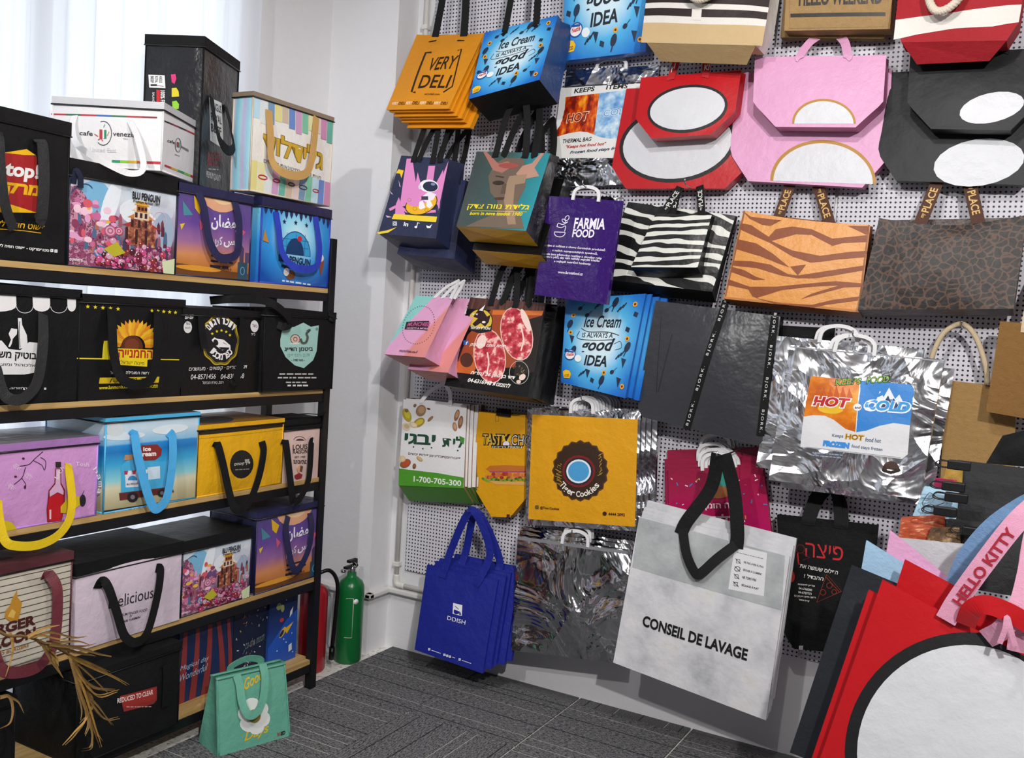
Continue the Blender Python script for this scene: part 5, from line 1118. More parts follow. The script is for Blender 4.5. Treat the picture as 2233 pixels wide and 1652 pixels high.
o, F, L, T, R = cooler('cooler_bag', 'tall black meat delivery bag with angus label, highest of all on the shelf', (433, 400), -.02, S5top, H=.515, right=(510, 400), left=(308, 400), yaw=24, m=BB, lid=BF, lidh=.03, pipe=BF, seed=7, M0=M4_, bulge=.004, wr=.006)
p = Pr(L); p.p([(324, 163), (360, 165), (362, 193), (326, 191)], 'ebebea')
for i, t_ in enumerate(('BEEF', 'ROYAL', 'ANGUS')): p.t4(t_, (329+i*9.5, 166), (329+i*9.5, 181), (336+i*9.5, 166), '222222', .03)
p.r(329, 184, 343, 188, '222222'); p.l([(343, 187), (358, 189)], 1.2, '222222')
p.t4('100% FRESH BEEF', (351, 198), (351, 262), (361, 198), 'e6e6e4', .03); p.p([(342, 196), (350, 197), (350, 228), (343, 228)], 'c8232c'); p.t4('BALANCE', (333, 202), (333, 226), (338, 202), 'cfcfcf', .02)
p.p([(374, 163), (384, 162), (386, 172), (382, 184), (376, 180)], 'd8327a'); p.p([(376, 193), (386, 192), (391, 200), (392, 211), (376, 212)], 'd9c81f'); p.p([(377, 222), (386, 220), (392, 228), (391, 238), (378, 240)], '8ac832'); p.done(o)
p = Pr(F); p.p([(454, 212), (480, 224), (485, 325), (456, 306)], 'dedede')
for i, t_ in enumerate(('ANGUS', 'ROYAL', 'BEEF')): p.t4(t_, (458, 238+i*24), (480, 248+i*24), (457, 220+i*24), '1c1c1e', .03)
p.t('BUTCHERY', 451, 361, 480, 363, 30, 'a3202a', -.005); p.t('PREMIUM QUALITY', 449, 388, 480, 398, 16, 'd8d8d8', 0); p.lines(453, 368, 478, 368, 1, 2, 'b8b8b8', 3, 2); p.done(o)
spx(o, F, [(462, 212, .004), (468, 260, .03), (480, 305, .06), (497, 328, .07), (510, 318, .06), (502, 270, .03), (492, 232, .004)], .035, BF)
# blue igloo cube and pastel bag
IGL = rampmat('frost_blue_print', [(0, 'd8f0f8'), (.3, '9adcf4'), (.6, '3a9ae0'), (1, '1650a8')], 'radial', .25, .1, 6, (.5, .4), 1.5)
o, F, L, T, R = cooler('cooler_bag', 'icy blue cube cooler bag with dripping dark lid at the right end of top shelf', (564, 619), X0, ZS[0], top=(572, 430), right=(713, 634), D=.25, m=IGL, lid=IND, sidem=rampmat('frost_side_print', [(0, '8ad8f4'), (.5, '3a9ae0'), (1, '2a6ac8')], 'v', .25), lidh=.03, pipe=mat('2a3ab0', .4, 0, .2, 9, 0, 'blue_piping'), seed=8)
p = Pr(F, True); rn = random.Random(7)
for i in range(14):
    x = .02+i*.07; h_ = rn.uniform(.03, .12); p.p([(x, .06), (x+.06, .06), (x+.05, .1+h_*.8), (x+.03, .13+h_), (x+.012, .1+h_*.8)], '1f2a5a')
for x, y in ((.3, .24), (.46, .23), (.62, .24)): p.star(x, y, .035, '16264a', asp=F.H/F.W)
p.e(.47, .62, .22, .28, '3aa0d4', 0, 24, 180, 360); p.ring(.47, .62, .22, .28, .012, '1c4a80', 0, 20, 180, 360)
for y in (.44, .53): p.l([(.28, y), (.66, y)], .006, '1c5a94')
for x in (.34, .47, .6): p.l([(x, .36), (x, .62)], .006, '1c5a94')
p.e(.46, .62, .13, .2, '123a6a', 0, 20, 180, 360); p.e(.52, .42, .035, .035, 'c8283a')
p.t('BLU PENGUIN', .24, .72, .7, .74, .085, '14284a', .03); p.lines(.25, .77, .68, .77, 1, .03, '14284a', 2, .02); p.e(.42, .87, .07, .06, '7a4a2a'); p.e(.36, .84, .04, .05, 'f0ece4'); p.p([(.82, .64), (.92, .66), (.88, .86)], '8a4a32'); p.e(.85, .62, .06, .05, 'e6dccb'); p.p([(.04, .36), (.1, .52), (.02, .5)], 'b8823a'); p.lines(.3, .95, .75, .95, 1, .02, 'cfe4f4', 4, .02); p.done(o, 'printed_artwork')
NB = mat('2a3fb4', .5, 0, .2, 20, .3, 'blue_webbing')
spx(o, F, [(602, 462, .003), (608, 500, .02), (614, 545, .035), (632, 575, .04), (660, 586, .04), (690, 580, .03), (697, 540, .025), (688, 472, .003)], .028, NB); S7top = F.c[0].z+.014
PAS = ['b9d8e8', 'd8e0e0', '7a9ab8', 'dcd48a', 'c9b8a0', '6a8ac8', 'c89ac0', '7ac0a0', 'e0dca8', 'e0ccc4', 'c88ab0', '6ab0a0']
o, F, L, T, R = cooler('cooler_bag', 'pastel striped bag with gold Hebrew lettering, stacked on the icy blue cube', (543, 424), X0, S7top, top=(550, 200), right=(717, 452), left=(507, 300), m=mat('e6e4de', .4, 0, .3, 8, 0, 'pearl_laminate'), sidem=rampmat('pastel_side_print', [(0, 'd9c4d4'), (.2, '8ac8e0'), (.45, 'a8dce8'), (.6, 'c4b8dc'), (.8, '9ad0e4'), (1, 'b8dce8')], 'u', .35, .06, 5), lid=mat('8a7a68', .5, 0, .2, 9, 0, 'taupe_trim'), lidh=.012, pipe=mat('cfc0a8', .5, 0, .2, 9, 0, 'cream_piping'), seed=9)
p = Pr(F, True)
for i in range(12):
    x = i/12; yb = .25+.04*sin(i*1.3); p.r(x+.004, .015, x+.079, yb, PAS[i]); p.r(x+.004, .68+.05*(i/12), x+.079, .99, PAS[(i*5+3) % 12])
p.t('גלידלוד', .12, .58, .88, .62, .24, '7a5a12', .045); p.t('גלידלוד', .12, .575, .88, .615, .23, 'c9a432', .02)
p.t('חווית גלידה בסיטונאות ליחידים', .14, .68, .86, .72, .045, '6a6a66', .0)
for x, c, r in ((.14, 'b8283a', .05), (.3, '8a2a3a', .04), (.48, '3a3a3a', .04), (.63, '4a3a3a', .05), (.8, 'a83a4a', .04)): p.ring(x, .83+x*.03, r, r*.4, .012, c, 0, 14)
p.done(o, 'printed_artwork')
GT = mat('c39a5c', .55, 0, .15, 20, .4, 'gold_webbing')
spx(o, F, [(586, 240, .003), (590, 290, .02), (592, 345, .04), (610, 372, .05), (645, 383, .05), (672, 372, .045), (684, 320, .03), (690, 255, .003)], .032, GT)
# --- second shelf
WBAG = 'e9e8e8'
o, F, L, T, R = cooler('cooler_bag', 'black cooler bag with white awning and wine bottle print, left end of second shelf', None, X0, ZS[1], top=(168, 634), M0=rightM((168, 868), X0, ZS[1], .45), W=.45, D=.27, m=BF, lidh=.02, pipe=BF, seed=11)
p = Pr(F)
for x0, x1 in ((-40, 34), (70, 108), (146, 165)):
    xc = (x0+x1)/2; rx = (x1-x0)/2; p.p([(x0, 640+x0*.035), (x1, 640+x1*.035)]+[(xc+rx*cos(a), 666+13*sin(a)) for a in [pi*k/8 for k in range(9)]], WBAG)
for xc in (52, 127): p.ring(xc, 668, 18, 14, 1.2, WBAG, 0, 12, 0, 180)
p.p([(-60, 735), (0, 742), (15, 760), (40, 763), (60, 745), (80, 747), (72, 812), (50, 816), (0, 816), (-60, 812)], WBAG)
p.p([(36, 693), (44, 693), (45, 708), (55, 730), (57, 755), (38, 760)], WBAG); p.p([(15, 727), (21, 715), (34, 717), (33, 728), (24, 738), (22, 748), (18, 756), (14, 755), (20, 740)], WBAG); p.l([(40, 700), (38, 722), (40, 757)], 1.5, '17181a')
p.t('בוטיק משקאות', -55, 782, 76, 788, 20, '17181a', .03); p.t('אלכוהול ומוצרי טבק', -45, 797, 74, 801, 9, '17181a', .01); p.t('ארלוזורוב, בניין 58', -20, 848, 64, 850, 7, WBAG, .01); p.ring(97, 847, 2, 2, 2.4, WBAG, 45, 4); p.e(51, 848, 2, 2, WBAG, 0, 8); p.done(o)
spx(o, F, [(93, 684, .003), (94, 700, .015), (93, 760, .035), (82, 830, .04), (60, 862, .045), (35, 872, .045), (8, 858, .04), (-10, 800, .03)], .032, DKW)
o, F, L, T, R = cooler('cooler_bag', 'black cooler bag with a sunflower and yellow Hebrew banner on the second shelf', (169, 866), X0, ZS[1], top=(171, 642), right=(394, 857), D=.27, m=BL_, lidh=.02, pipe=None, seed=12, bulge=0, wr=0)
p = Pr(F); Yy = 'e6d21f'
for i in range(5): p.star(191+i*16.5, 668+i*1.3, 5, Yy)
for i in range(5): p.star(331+i*12.8, 677+i*1, 4.5, Yy)
for k in range(2):
    for i in range(19):
        a = radians(185+i*9.4+k*5); r0 = (30, 24)[k]; L_ = (30, 22)[k]; cx, cy = 292, 755
        p.p([(cx+r0*cos(a-.14), cy+r0*sin(a-.14)), (cx+(r0+L_*.6)*cos(a-.11), cy+(r0+L_*.6)*sin(a-.11)), (cx+(r0+L_)*cos(a), cy+(r0+L_)*sin(a)), (cx+(r0+L_*.6)*cos(a+.11), cy+(r0+L_*.6)*sin(a+.11)), (cx+r0*cos(a+.14), cy+r0*sin(a+.14))], ('e0a41c', 'd9861c', 'eab52a')[(i+k) % 3])
p.e(287, 757, 24, 26, '5a2a14'); p.e(287, 752, 16, 14, '74371a')
p.p([(254, 759), (333, 762), (332, 783), (321, 784), (320, 799), (256, 795)], 'ecd018'); p.t('החמנייה', 257, 779, 331, 781, 18, 'b3232a', .03); p.t('פיצוח ישראלי', 260, 793, 314, 796, 9, '2a1a10', .0, .2)
p.p([(226, 743), (242, 742), (240, 756), (248, 760), (245, 782), (222, 781), (224, 757)], 'd9c71f'); p.l([(167, 781), (250, 782.5)], 2.6, Yy); p.l([(333, 783), (390, 784)], 2.2, Yy)
p.t('הרשת המובילה', 274, 815, 329, 816, 7, WBAG, .01); p.t('בישראל', 240, 815, 257, 816, 7, WBAG, .01); p.p([(217, 823), (347, 821), (345, 834), (215, 836)], 'd3b41c'); p.t('1-700-70-700', 238, 834, 328, 832, 9, '1c1a14', .02, .3)
p.t('www.lunmonia.co.il', 215, 849, 283, 846, 8, Yy, .02); p.t('תמצאו אותנו ב-', 300, 846, 343, 845, 7, Yy, .01); p.ring(289, 845, 3, 3, 1.2, Yy, 45, 4); p.r(294, 841, 299, 848, Yy); p.done(o, 'printed_artwork')
spx(o, F, [(242, 674, .003), (244, 700, .02), (248, 770, .035), (262, 820, .045), (295, 838, .05), (330, 825, .045), (343, 770, .035), (344, 700, .02), (343, 678, .003)], .032, BF)
o, F, L, T, R = cooler('cooler_bag', 'black cooler bag with a gold-edged fish badge on the second shelf', (392, 858), X0, ZS[1], top=(396, 672), right=(567, 849), D=.27, m=BL_, lidh=.02, pipe=None, seed=13)
p = Pr(F)
pts = [(478+41*(1+.03*cos(10*a))*cos(a), 741+55*(1+.03*cos(10*a))*sin(a)) for a in [2*pi*i/60 for i in range(60)]]; p.p(pts, 'b59c24')
p.p([(478+(x-478)*.92, 741+(y-741)*.94) for x, y in pts], '141416'); p.l([(478+(x-478)*.88, 741+(y-741)*.9) for x, y in pts], .8, 'b59c24', True)
p.arc('דוכן דגים', 480, 742, 30, 36, 215, 325, 14, WBAG, .04); p.arc('כפר מכבי', 480, 742, 31, 42, 145, 38, 14, WBAG, .04, True)
for i, (x, y) in enumerate(((460, 727), (470, 722), (480, 720), (490, 723), (498, 730))): p.star(x, y, 3.6, 'e6d21f')
p.p([(458, 741), (464, 735), (470, 738), (484, 740), (498, 752), (499, 760), (480, 763), (468, 754)], WBAG); p.e(467, 746, 5, 7, '141416', -20); p.p([(473, 756), (496, 757), (494, 762), (478, 762)], '141416'); p.l([(482, 746), (490, 750)], 1, '141416')
p.e(408, 713, 9, 13, 'd8d8d8'); p.t('בשר', 403, 707, 413, 708, 5, '33343a', .02); p.t('לבנון', 402, 717, 414, 718, 6, '33343a', .02); p.t('סופר-טרי', 400, 687, 421, 687, 5.5, WBAG, .02); p.t('יום-יום', 402, 695, 420, 695, 5.5, WBAG, .02); p.e(553, 711, 9, 13, 'd8d8d8'); p.t('כשר', 548, 712, 559, 714, 6, '6a3a5a', .02); p.t('כפר', 545, 731, 554, 731, 5, WBAG, .01)
p.t('דגים · טריים · קפואים · מעושנים', 410, 811, 535, 805, 10, WBAG, .0, .05); p.t('04-8571456', 414, 827, 467, 825, 11, WBAG, .0, .08); p.t('04-8383838', 478, 826, 529, 824, 11, WBAG, .0, .08); p.t('רכס, טירת הכרמל', 439, 838, 484, 837, 8, WBAG, .0); p.done(o)
spx(o, F, [(439, 690, .003), (440, 715, .012), (446, 760, .02)], .03, BF); spx(o, F, [(530, 694, .003), (530, 720, .02), (527, 780, .035), (514, 828, .04), (505, 826, .03)], .034, BF)
spx(o, F, [(458, 655, -.05), (500, 652, .0), (570, 654, .03), (604, 668, .05), (628, 690, .055), (633, 706, .05), (620, 712, .04), (605, 708, .02)], .03, BF)
TEAL = '9cc9c0'
o, F, L, T, R = cooler('cooler_bag', 'black cooler bag with a pale teal shield and coiled fish, right end of second shelf', (571, 850), .066, ZS[1], top=(577, 675), right=(723, 847), D=.27, m=BF, lidh=.018, pipe=BF, seed=14)
p = Pr(F)
p.p([(614, 715), (640, 712), (660, 703), (676, 712), (694, 709), (691, 735), (688, 765), (680, 785), (660, 802), (640, 796), (620, 778), (609, 755), (609, 740)], TEAL)
K = '1d2a2a'; p.e(641, 739, 10, 10, 'd8b8a8'); p.ring(641, 739, 10, 10, 1.4, K); p.ring(641, 739, 4, 4, 1.2, K); p.p([(630, 748), (648, 746), (650, 750), (629, 750)], 'd9dcd8'); p.l([(652, 738), (656, 747), (664, 746), (668, 735), (666, 727), (674, 718)], 6, '5a6a62', smooth=4); p.l([(652, 738), (656, 747), (664, 746), (668, 735), (666, 727), (674, 718)], 1.2, K, smooth=4); p.l([(666, 720), (676, 717), (670, 724)], 1.2, K); p.ring(689, 717, 2, 2.4, 1, K, 0, 10)
p.t('ביטמן הדייג', 617, 768, 679, 767, 11, K, .03); p.t('דגים וחטיפים', 624, 778, 672, 777, 7, '7fa8a0', .01); p.t('- מאז 1983 -', 632, 787, 661, 787, 5, K, .03); p.lines(603, 815, 688, 823, 2, 3, 'c4c4c4', 5); p.lines(618, 833, 673, 833, 1, 2.6, 'c4c4c4', 6); p.lines(624, 840, 670, 840, 1, 3.6, 'e0e0e0', 7); p.done(o)
spx(o, F, [(716, 684, .003), (727, 690, .012), (726, 698, .012), (718, 694, .004)], .014, BF)
# --- third shelf
LIL = mat('cf96cf', .45, 0, .35, 8, 0, 'lilac_laminate'); YW = mat('e0c010', .5, 0, .15, 30, .4, 'yellow_webbing')
o, F, L, T, R = cooler('cooler_bag', 'lilac cooler bag with red bottle drawing and yellow handle, left end of third shelf', None, X0, ZS[2], top=(211, 952), M0=rightM((207, 1141), X0, ZS[2], .42), W=.42, D=.27, m=LIL, lid=mat('a878b8', .4, 0, .3, 9, 0, 'plum_trim'), topm=mat('6a6a70', .3, 0, .3, 9, 0, 'grey_film'), lidh=.018, pipe=mat('b98ae0', .35, 0, .2, 9, 0, 'violet_piping'), seed=15)
p = Pr(F); W = 'ecdff0'; K = '241a28'
p.l([(92, 984), (72, 1001), (60, 1012), (38, 1016)], 1.6, K, smooth=4); p.l([(53, 1018), (45, 1040), (28, 1055)], 1.6, K, smooth=4); p.l([(44, 1041), (53, 1055), (51, 1062)], 1.4, K, smooth=3); p.l([(70, 1003), (88, 1013), (94, 1024), (97, 1005), (86, 996)], 1.4, K, smooth=4); p.e(49, 999, 3, 2.5, '4a2030'); p.e(31, 1038, 3, 2.5, '4a2030'); p.e(51, 1061, 2.5, 4, '4a2030')
for cx, cy in ((36, 1017), (61, 1037), (23, 1061)):
    for k in range(5): p.l([(cx-9+k*2.5, cy-8+abs(k-2)*2), (cx-7+k*3.5, cy+8-abs(k-2)*2)], .9, 'f0dff0')
p.p([(117, 1020), (130, 1020), (130, 1052), (139, 1068), (138, 1105), (133, 1136), (102, 1138), (99, 1110), (102, 1068), (115, 1052)], '7e1420'); p.p([(119, 1022), (128, 1022), (128, 1054), (136, 1070), (135, 1078), (122, 1072), (105, 1082), (104, 1070), (117, 1054)], 'd9b0d4'); p.p([(103, 1084), (122, 1074), (136, 1080), (136, 1104), (132, 1134), (104, 1136), (101, 1108)], 'c01422'); p.r(118, 1006, 130, 1018, '2a2024'); p.l([(107, 1110), (108, 1131)], 4, 'e8c8d0'); p.r(121, 1026, 125, 1045, 'e0d0d8')
p.t('Tosh', 162, 1015, 192, 1017, 9, W, .0); p.arc('hama', 168, 1056, 45, 48, -45, 25, 10, W, .0); p.arc('lychee', 160, 1060, 40, 46, 200, 260, 9, W, 0)
p.p([(129, 1104), (143, 1086), (170, 1080), (172, 1100), (148, 1118), (130, 1117)], 'dcc41a'); p.e(178, 1090, 7, 13, '22202a'); p.l([(176, 1080), (181, 1068)], 1.4, K); p.p([(0, 1140), (8, 1134), (24, 1138), (35, 1153), (8, 1158)], 'e0c81a'); p.done(o, 'printed_artwork')
spx(o, F, [(150, 1012, .003), (151, 1030, .02), (157, 1090, .045), (150, 1135, .06), (125, 1168, .075), (85, 1187, .08), (40, 1190, .08), (12, 1180, .075), (0, 1140, .06), (-6, 1090, .03)], .026, YW)
BEA = rampmat('beach_print', [(0, 'a8cfe4'), (.12, 'c8dce8'), (.27, '8ac4e6'), (.29, '2a8ad0'), (.36, '1f78c0'), (.5, '3aa8d8'), (.66, '8ad0d8'), (.74, 'd9d4b4'), (.9, 'b8b08a'), (1, 'a89e78')], 'v', .3, .05, 6)
CYP = mat('4ab4e4', .4, 0, .2, 9, 0, 'sky_piping'); CYW = mat('4aa8e0', .45, 0, .15, 30, .3, 'sky_webbing')
o, F, L, T, R = cooler('cooler_bag', 'beach print cooler bag with ice cream van and blue handle on third shelf', (224, 1131), X0, ZS[2], top=(235, 914), right=(426, 1097), D=.30, m=BEA, sidem=BEA, lid=CYP, topm=mat('7a96a4', .25, 0, .3, 9, 0, 'teal_film'), lidh=.008, pipe=CYP, seed=16)
p = Pr(F)
p.p([(225, 1113), (425, 1083), (425, 1094), (225, 1124)], '16202c'); p.e(270, 950, 45, 9, 'd4e2ea', -4); p.e(370, 935, 40, 10, 'dce8ee', -6); p.e(250, 935, 20, 16, 'cfd8dc')
p.p([(306, 970), (340, 968), (350, 978), (348, 992), (335, 1002), (312, 1003), (300, 996)], '8a2a22'); p.t('ice', 309, 983, 326, 982, 9, 'f0ece6', .04); p.t('cream', 300, 995, 337, 993, 8, 'f0ece6', .04)
p.p([(262, 1015), (275, 1003), (290, 1001), (330, 1006), (372, 1005), (376, 1065), (262, 1078)], '4ab0dc'); p.p([(268, 1003), (287, 1001), (290, 990), (270, 991)], 'c08a5a'); p.p([(270, 1030), (297, 1026), (300, 1060), (272, 1062)], 'e6e4ea')
for i in range(7): p.p([(268+i*8.5, 1026-i*.6), (276+i*8.5, 1025.5-i*.6), (275+i*8.5, 1034-i*.6), (269+i*8.5, 1034-i*.6)], ('b83a4a', 'f0eef0')[i % 2])
p.p([(318, 1018), (345, 1015), (346, 1042), (320, 1045)], 'cfe4ee'); p.e(286, 1046, 10, 10, '3a90c4', 0, 16, 180, 360); p.t('BLU PENGUIN', 274, 1057, 298, 1055, 4, '14284a', .02)
p.p([(258, 1074), (372, 1060), (378, 1072), (260, 1090)], '6a2a22'); p.e(287, 1083, 12, 11, '2a2024'); p.e(287, 1083, 5, 5, '7a7478'); p.e(351, 1074, 10, 9, '2a2024'); p.e(351, 1074, 4, 4, '7a7478')
p.t('גלידת כפר סבא', 286, 1112, 335, 1106, 7, 'c8d4dc', .01); p.t('blupenguin', 250, 1119, 278, 1115, 6, 'c8d4dc', .01); p.done(o, 'printed_artwork')
spx(o, F, [(285, 950, .003), (293, 948, .01), (300, 990, .03), (317, 1060, .045), (334, 1105, .05), (350, 1104, .05), (365, 1080, .045), (376, 1010, .03), (376, 955, .008), (368, 942, .003)], .032, CYW)
YB_ = mat('e2a90c', .5, 0, .5, 7, 0, 'yellow_cooler'); 
o, F, L, T, R = cooler('cooler_bag', 'yellow cooler bag with black round logo on the third shelf', (426, 1097), X0, ZS[2], top=(428, 930), right=(611, 1065), D=.27, m=YB_, topm=mat('8a6428', .35, 0, .3, 9, 0, 'ochre_film'), lid=YB_, lidh=.012, pipe=YB_, seed=17, bulge=.012, wr=.012)
p = Pr(F); p.e(522, 1011, 26, 31, '1d1c1c'); W = 'dcd8cc'; p.t('דרך קינוחים', 505, 1016, 540, 1012, 7, W, .015); p.lines(507, 1023, 541, 1020, 1, 2, '8a8478', 3, -2)
for i in range(4): p.l([(528, 1001+i*1.9), (538, 1000+i*1.9)], 1, W)
p.done(o); p = Pr(F, True); p.r(0, .06, 1, .12, '2a1c08'); p.l([(0, .17), (1, .16)], .006, 'b98a10'); p.done(o, 'zip_band')
p = Pr(T, True); p.e(.3, .75, .2, .2, '3a3a3e'); p.done(o, 'printed_lid_logo')
spx(o, F, [(469, 974, .003), (475, 970, .012), (486, 1010, .03), (499, 1070, .05), (508, 1100, .06), (518, 1112, .065), (532, 1106, .065), (548, 1086, .05), (566, 1035, .03), (575, 985, .012), (571, 962, .003)], .032, BF)
BLUSH = mat('d9bcb4', .5, 0, .3, 9, 0, 'blush_laminate')
o, F, L, T, R = cooler('cooler_bag', 'narrow blush pink LOUIS RAISON bag with black rolled top, right end of third shelf', (614, 1059), X0, ZS[2], top=(614, 934), right=(692, 1047), D=.2, m=BLUSH, lid=BF, sidem=BF, lidh=.008, pipe=None, seed=18)
p = Pr(F); K = '2e2422'
p.t('LOUIS', 636, 980, 667, 978, 11, K, .02); p.t('RAISON', 636, 989, 667, 987, 9, K, .02); p.ring(651, 959, 12, 8, 1, K, 0, 14, 180, 360); p.e(652, 960, 9, 4, '4a3a36', 0, 14, 180, 360); p.t('EST. 1923', 640, 998, 662, 997, 4, K, .02); p.lines(637, 1003, 667, 1009, 3, 1.6, K, 4)
p.p([(644, 1022), (648, 1015), (652, 1014), (656, 1024), (648, 1030)], 'd9a07a'); p.p([(652, 1014), (658, 1016), (656, 1028), (651, 1026)], '6a4a3a'); p.p([(640, 1036), (650, 1030), (658, 1034), (656, 1042), (646, 1045), (641, 1041)], '9a2a30'); p.done(o)
box('rolled_top', (F.c[0].x-.16, F.c[0].y-.003, F.c[0].z+.004), (F.c[0].x+.006, F.c[1].y+.003, F.c[0].z+.034), BF, o, .008)
ribbon('top_strap', [F.c[0]+V((0, 0, .045)), (F.c[0]+F.c[1])/2+V((.01, 0, .052)), F.c[1]+V((.02, -.02, .046)), F.c[1]+V((.02, 0, .056))], .02, V((0, 0, 1)), BF, o)
spx(o, F, [(618, 968, .003), (623, 964, .012), (630, 1020, .03), (637, 1080, .045), (640, 1096, .04)], .034, BF); spx(o, F, [(681, 962, .003), (679, 966, .012), (676, 1020, .02), (671, 1052, .03), (655, 1085, .045), (641, 1096, .045)], .03, BF)
# --- fourth shelf
BRS2 = mat('cfc8b8', .45, 0, .3, 8, 0, 'kraft_cream'); MAR2 = mat('6a2a34', .55, 0, .15, 30, .4, 'maroon_webbing')
o, F, L, T, R = cooler('cooler_bag', 'cream pinstriped burger bag with maroon trim and handle, left end of fourth shelf', None, X0, ZS[3], top=(149, 1205), M0=rightM((150, 1432), X0, ZS[3], .42), W=.42, D=.27, m=BRS2, lid=mat('5a2a30', .5, 0, .2, 9, 0, 'maroon_trim'), lidh=.022, pipe=MATS['maroon_trim'], seed=19)
p = Pr(F, True)
for i in range(15): p.l([(0, .12+i*.06), (1, .12+i*.06)], .006, '2e2622')
p.done(o, 'printed_stripes'); p = Pr(F, lift=.0022); K = '4a1c1c'
p.p([(6, 1345), (8, 1330), (18, 1318), (22, 1305), (34, 1284), (34, 1300), (44, 1312), (40, 1335), (36, 1350), (20, 1354)], 'c08a2a'); p.p([(12, 1342), (22, 1326), (30, 1332), (26, 1346)], 'e0b85a')
p.t('BURGER', -60, 1398, 74, 1360, 24, K, .045); p.t('SALOON', -55, 1430, 74, 1388, 26, K, .045); p.t('GRILLED BURGERS', -40, 1440, 60, 1408, 7, 'a06a2a', .02); p.done(o)
spx(o, F, [(100, 1260, .003), (106, 1252, .015), (122, 1275, .035), (126, 1310, .045), (122, 1380, .05), (110, 1420, .06), (80, 1455, .07), (30, 1466, .075), (0, 1455, .07), (-20, 1400, .05)], .034, MAR2)
BLW = mat('d3c4d2', .4, 0, .35, 7, 0, 'pale_mauve_laminate')
o, F, L, T, R = cooler('cooler_bag', 'pale pink Delicious finger food cooler bag with thick black lid on the fourth shelf', (161, 1414), X0+.01, ZS[3], top=(154, 1235), right=(391, 1343), D=.29, m=BLW, lid=BF, lidh=.035, pipe=None, seed=20, bulge=.012, wr=.008)
p = Pr(F); K = '262226'
p.t('Delicious', 232, 1326, 329, 1301, 26, K, .0); p.l([(250, 1322), (262, 1320), (276, 1312)], .8, K, smooth=3); p.t('PREMIUM FINGER FOOD', 246, 1345, 317, 1330, 6, K, .005); p.t('by', 278, 1346, 284, 1344, 8, K, 0, .3); p.t('TAMARI YASMIN', 250, 1361, 302, 1346, 5.5, K, .02); p.done(o)
spx(o, F, [(212, 1282, .003), (222, 1266, .015), (236, 1280, .03), (255, 1335, .045), (270, 1383, .055), (290, 1400, .06), (312, 1392, .06), (328, 1360, .05), (345, 1290, .03), (350, 1242, .012), (340, 1238, .003)], .03, BF)
o, F, L, T, R = cooler('cooler_bag', 'smaller candy castle cooler bag on the fourth shelf', (393, 1346), X0, ZS[3], top=(393, 1184), right=(543, 1298), D=.26, m=SKY, lid=BL_, sidem=DN, lidh=.035, pipe=DN, seed=21, bulge=0, wr=0); candy(o, F, 4)
o, F, L, T, R = cooler('cooler_bag', 'dusk print cooler bag at the right end of the fourth shelf', (554, 1291), X0, ZS[3], top=(552, 1122), right=(697, 1256), D=.25, m=RAM, lid=IND, sidem=IND, lidh=.02, pipe=IND, seed=22, bulge=0, wr=0); ramadan(o, F)
spx(o, F, [(628, 1125, .003), (624, 1160, .02), (636, 1230, .04), (650, 1240, .04), (672, 1200, .03), (680, 1150, .02), (676, 1118, .003)], .03, IND)
# --- bottom shelf
o, F, L, T, R = cooler('cooler_bag', 'bulky black bag with red REDUCED TO CLEAR label on the bottom shelf', None, .10, ZS[4], H=.29, M0=rightM((386, 1595), .10, ZS[4], .40), W=.40, D=.32, m=BF, lidh=.02, pipe=BF, seed=23, bulge=.014, wr=.012)
p = Pr(F); p.p([(256, 1515), (337, 1494), (337, 1524), (330, 1532), (264, 1549)], '8c2a26'); p.p([(258, 1517), (335, 1497), (335, 1521), (262, 1540)], '9c2c28'); p.t('REDUCED TO CLEAR', 250, 1531, 328, 1511, 11, 'e6d6d2', .02); p.lines(268, 1538, 325, 1525, 1, 2, 'c89a94', 3); p.done(o)
spx(o, F, [(362, 1448, .004), (363, 1480, .006), (360, 1540, .005)], .03, BL_)
o, F, L, T, R = cooler('cooler_bag', 'plain black bag at the far left of the bottom shelf behind the dried plant', None, .07, ZS[4], H=.28, M0=V((.07, -2.42, ZS[4])), W=.46, D=.3, m=BF, lidh=.02, pipe=BF, seed=24, bulge=.014, wr=.012)
STN = rampmat('navy_print', [(0, '16284e'), (1, '1a2f5c')], 'v', .45, .1, 6)
o, F, L, T, R = cooler('lunch_bag', 'navy bag with slanting rust red stripes and white script on the bottom shelf', (386, 1547), -.02, ZS[4], H=.265, right=(503, 1500), D=.10, m=STN, lidh=0, pipe=None, seed=25, bulge=.008)
p = Pr(F, True)
for x0, x1, w_ in ((.06, .0, .07), (.28, .2, .07), (.5, .42, .08), (.66, .78, .08), (.86, .95, .06)): p.p([(x0, .0), (x0+w_, .0), (x1+w_+.05, 1), (x1, 1)], '8c3434')
p.t('Magical day', .02, .55, .52, .52, .09, 'a9c0d8', -.005, .3); p.t('Wonderful', .02, .68, .5, .64, .1, 'a9c0d8', -.005, .3); p.done(o, 'printed_artwork', (0, 0, 1, 1))
SPC = rampmat('space_print', [(0, '121c34'), (1, '16223e')], 'v', .45, .1, 6)
o, F, L, T, R = cooler('lunch_bag', 'dark navy space print bag, left of the brighter blue one on the bottom shelf', (504, 1500), -.03, ZS[4], H=.30, right=(580, 1482), D=.1, m=SPC, lidh=0, pipe=None, seed=26)
p = Pr(F, True); rn = random.Random(3)
for i in range(46): x, y = rn.uniform(.05, .95), rn.uniform(.05, .95); a = rn.uniform(0, 3); p.l([(x, y), (x+.05*cos(a), y+.03*sin(a))], .012, rn.choice(('8a8f9a', 'b8a45a', '5a6a8a', 'a84a3a', 'd8d8dc')))
p.t('to the moon', .3, .62, .85, .58, .12, '6a7a7a', .0, .25); p.done(o, 'printed_artwork')
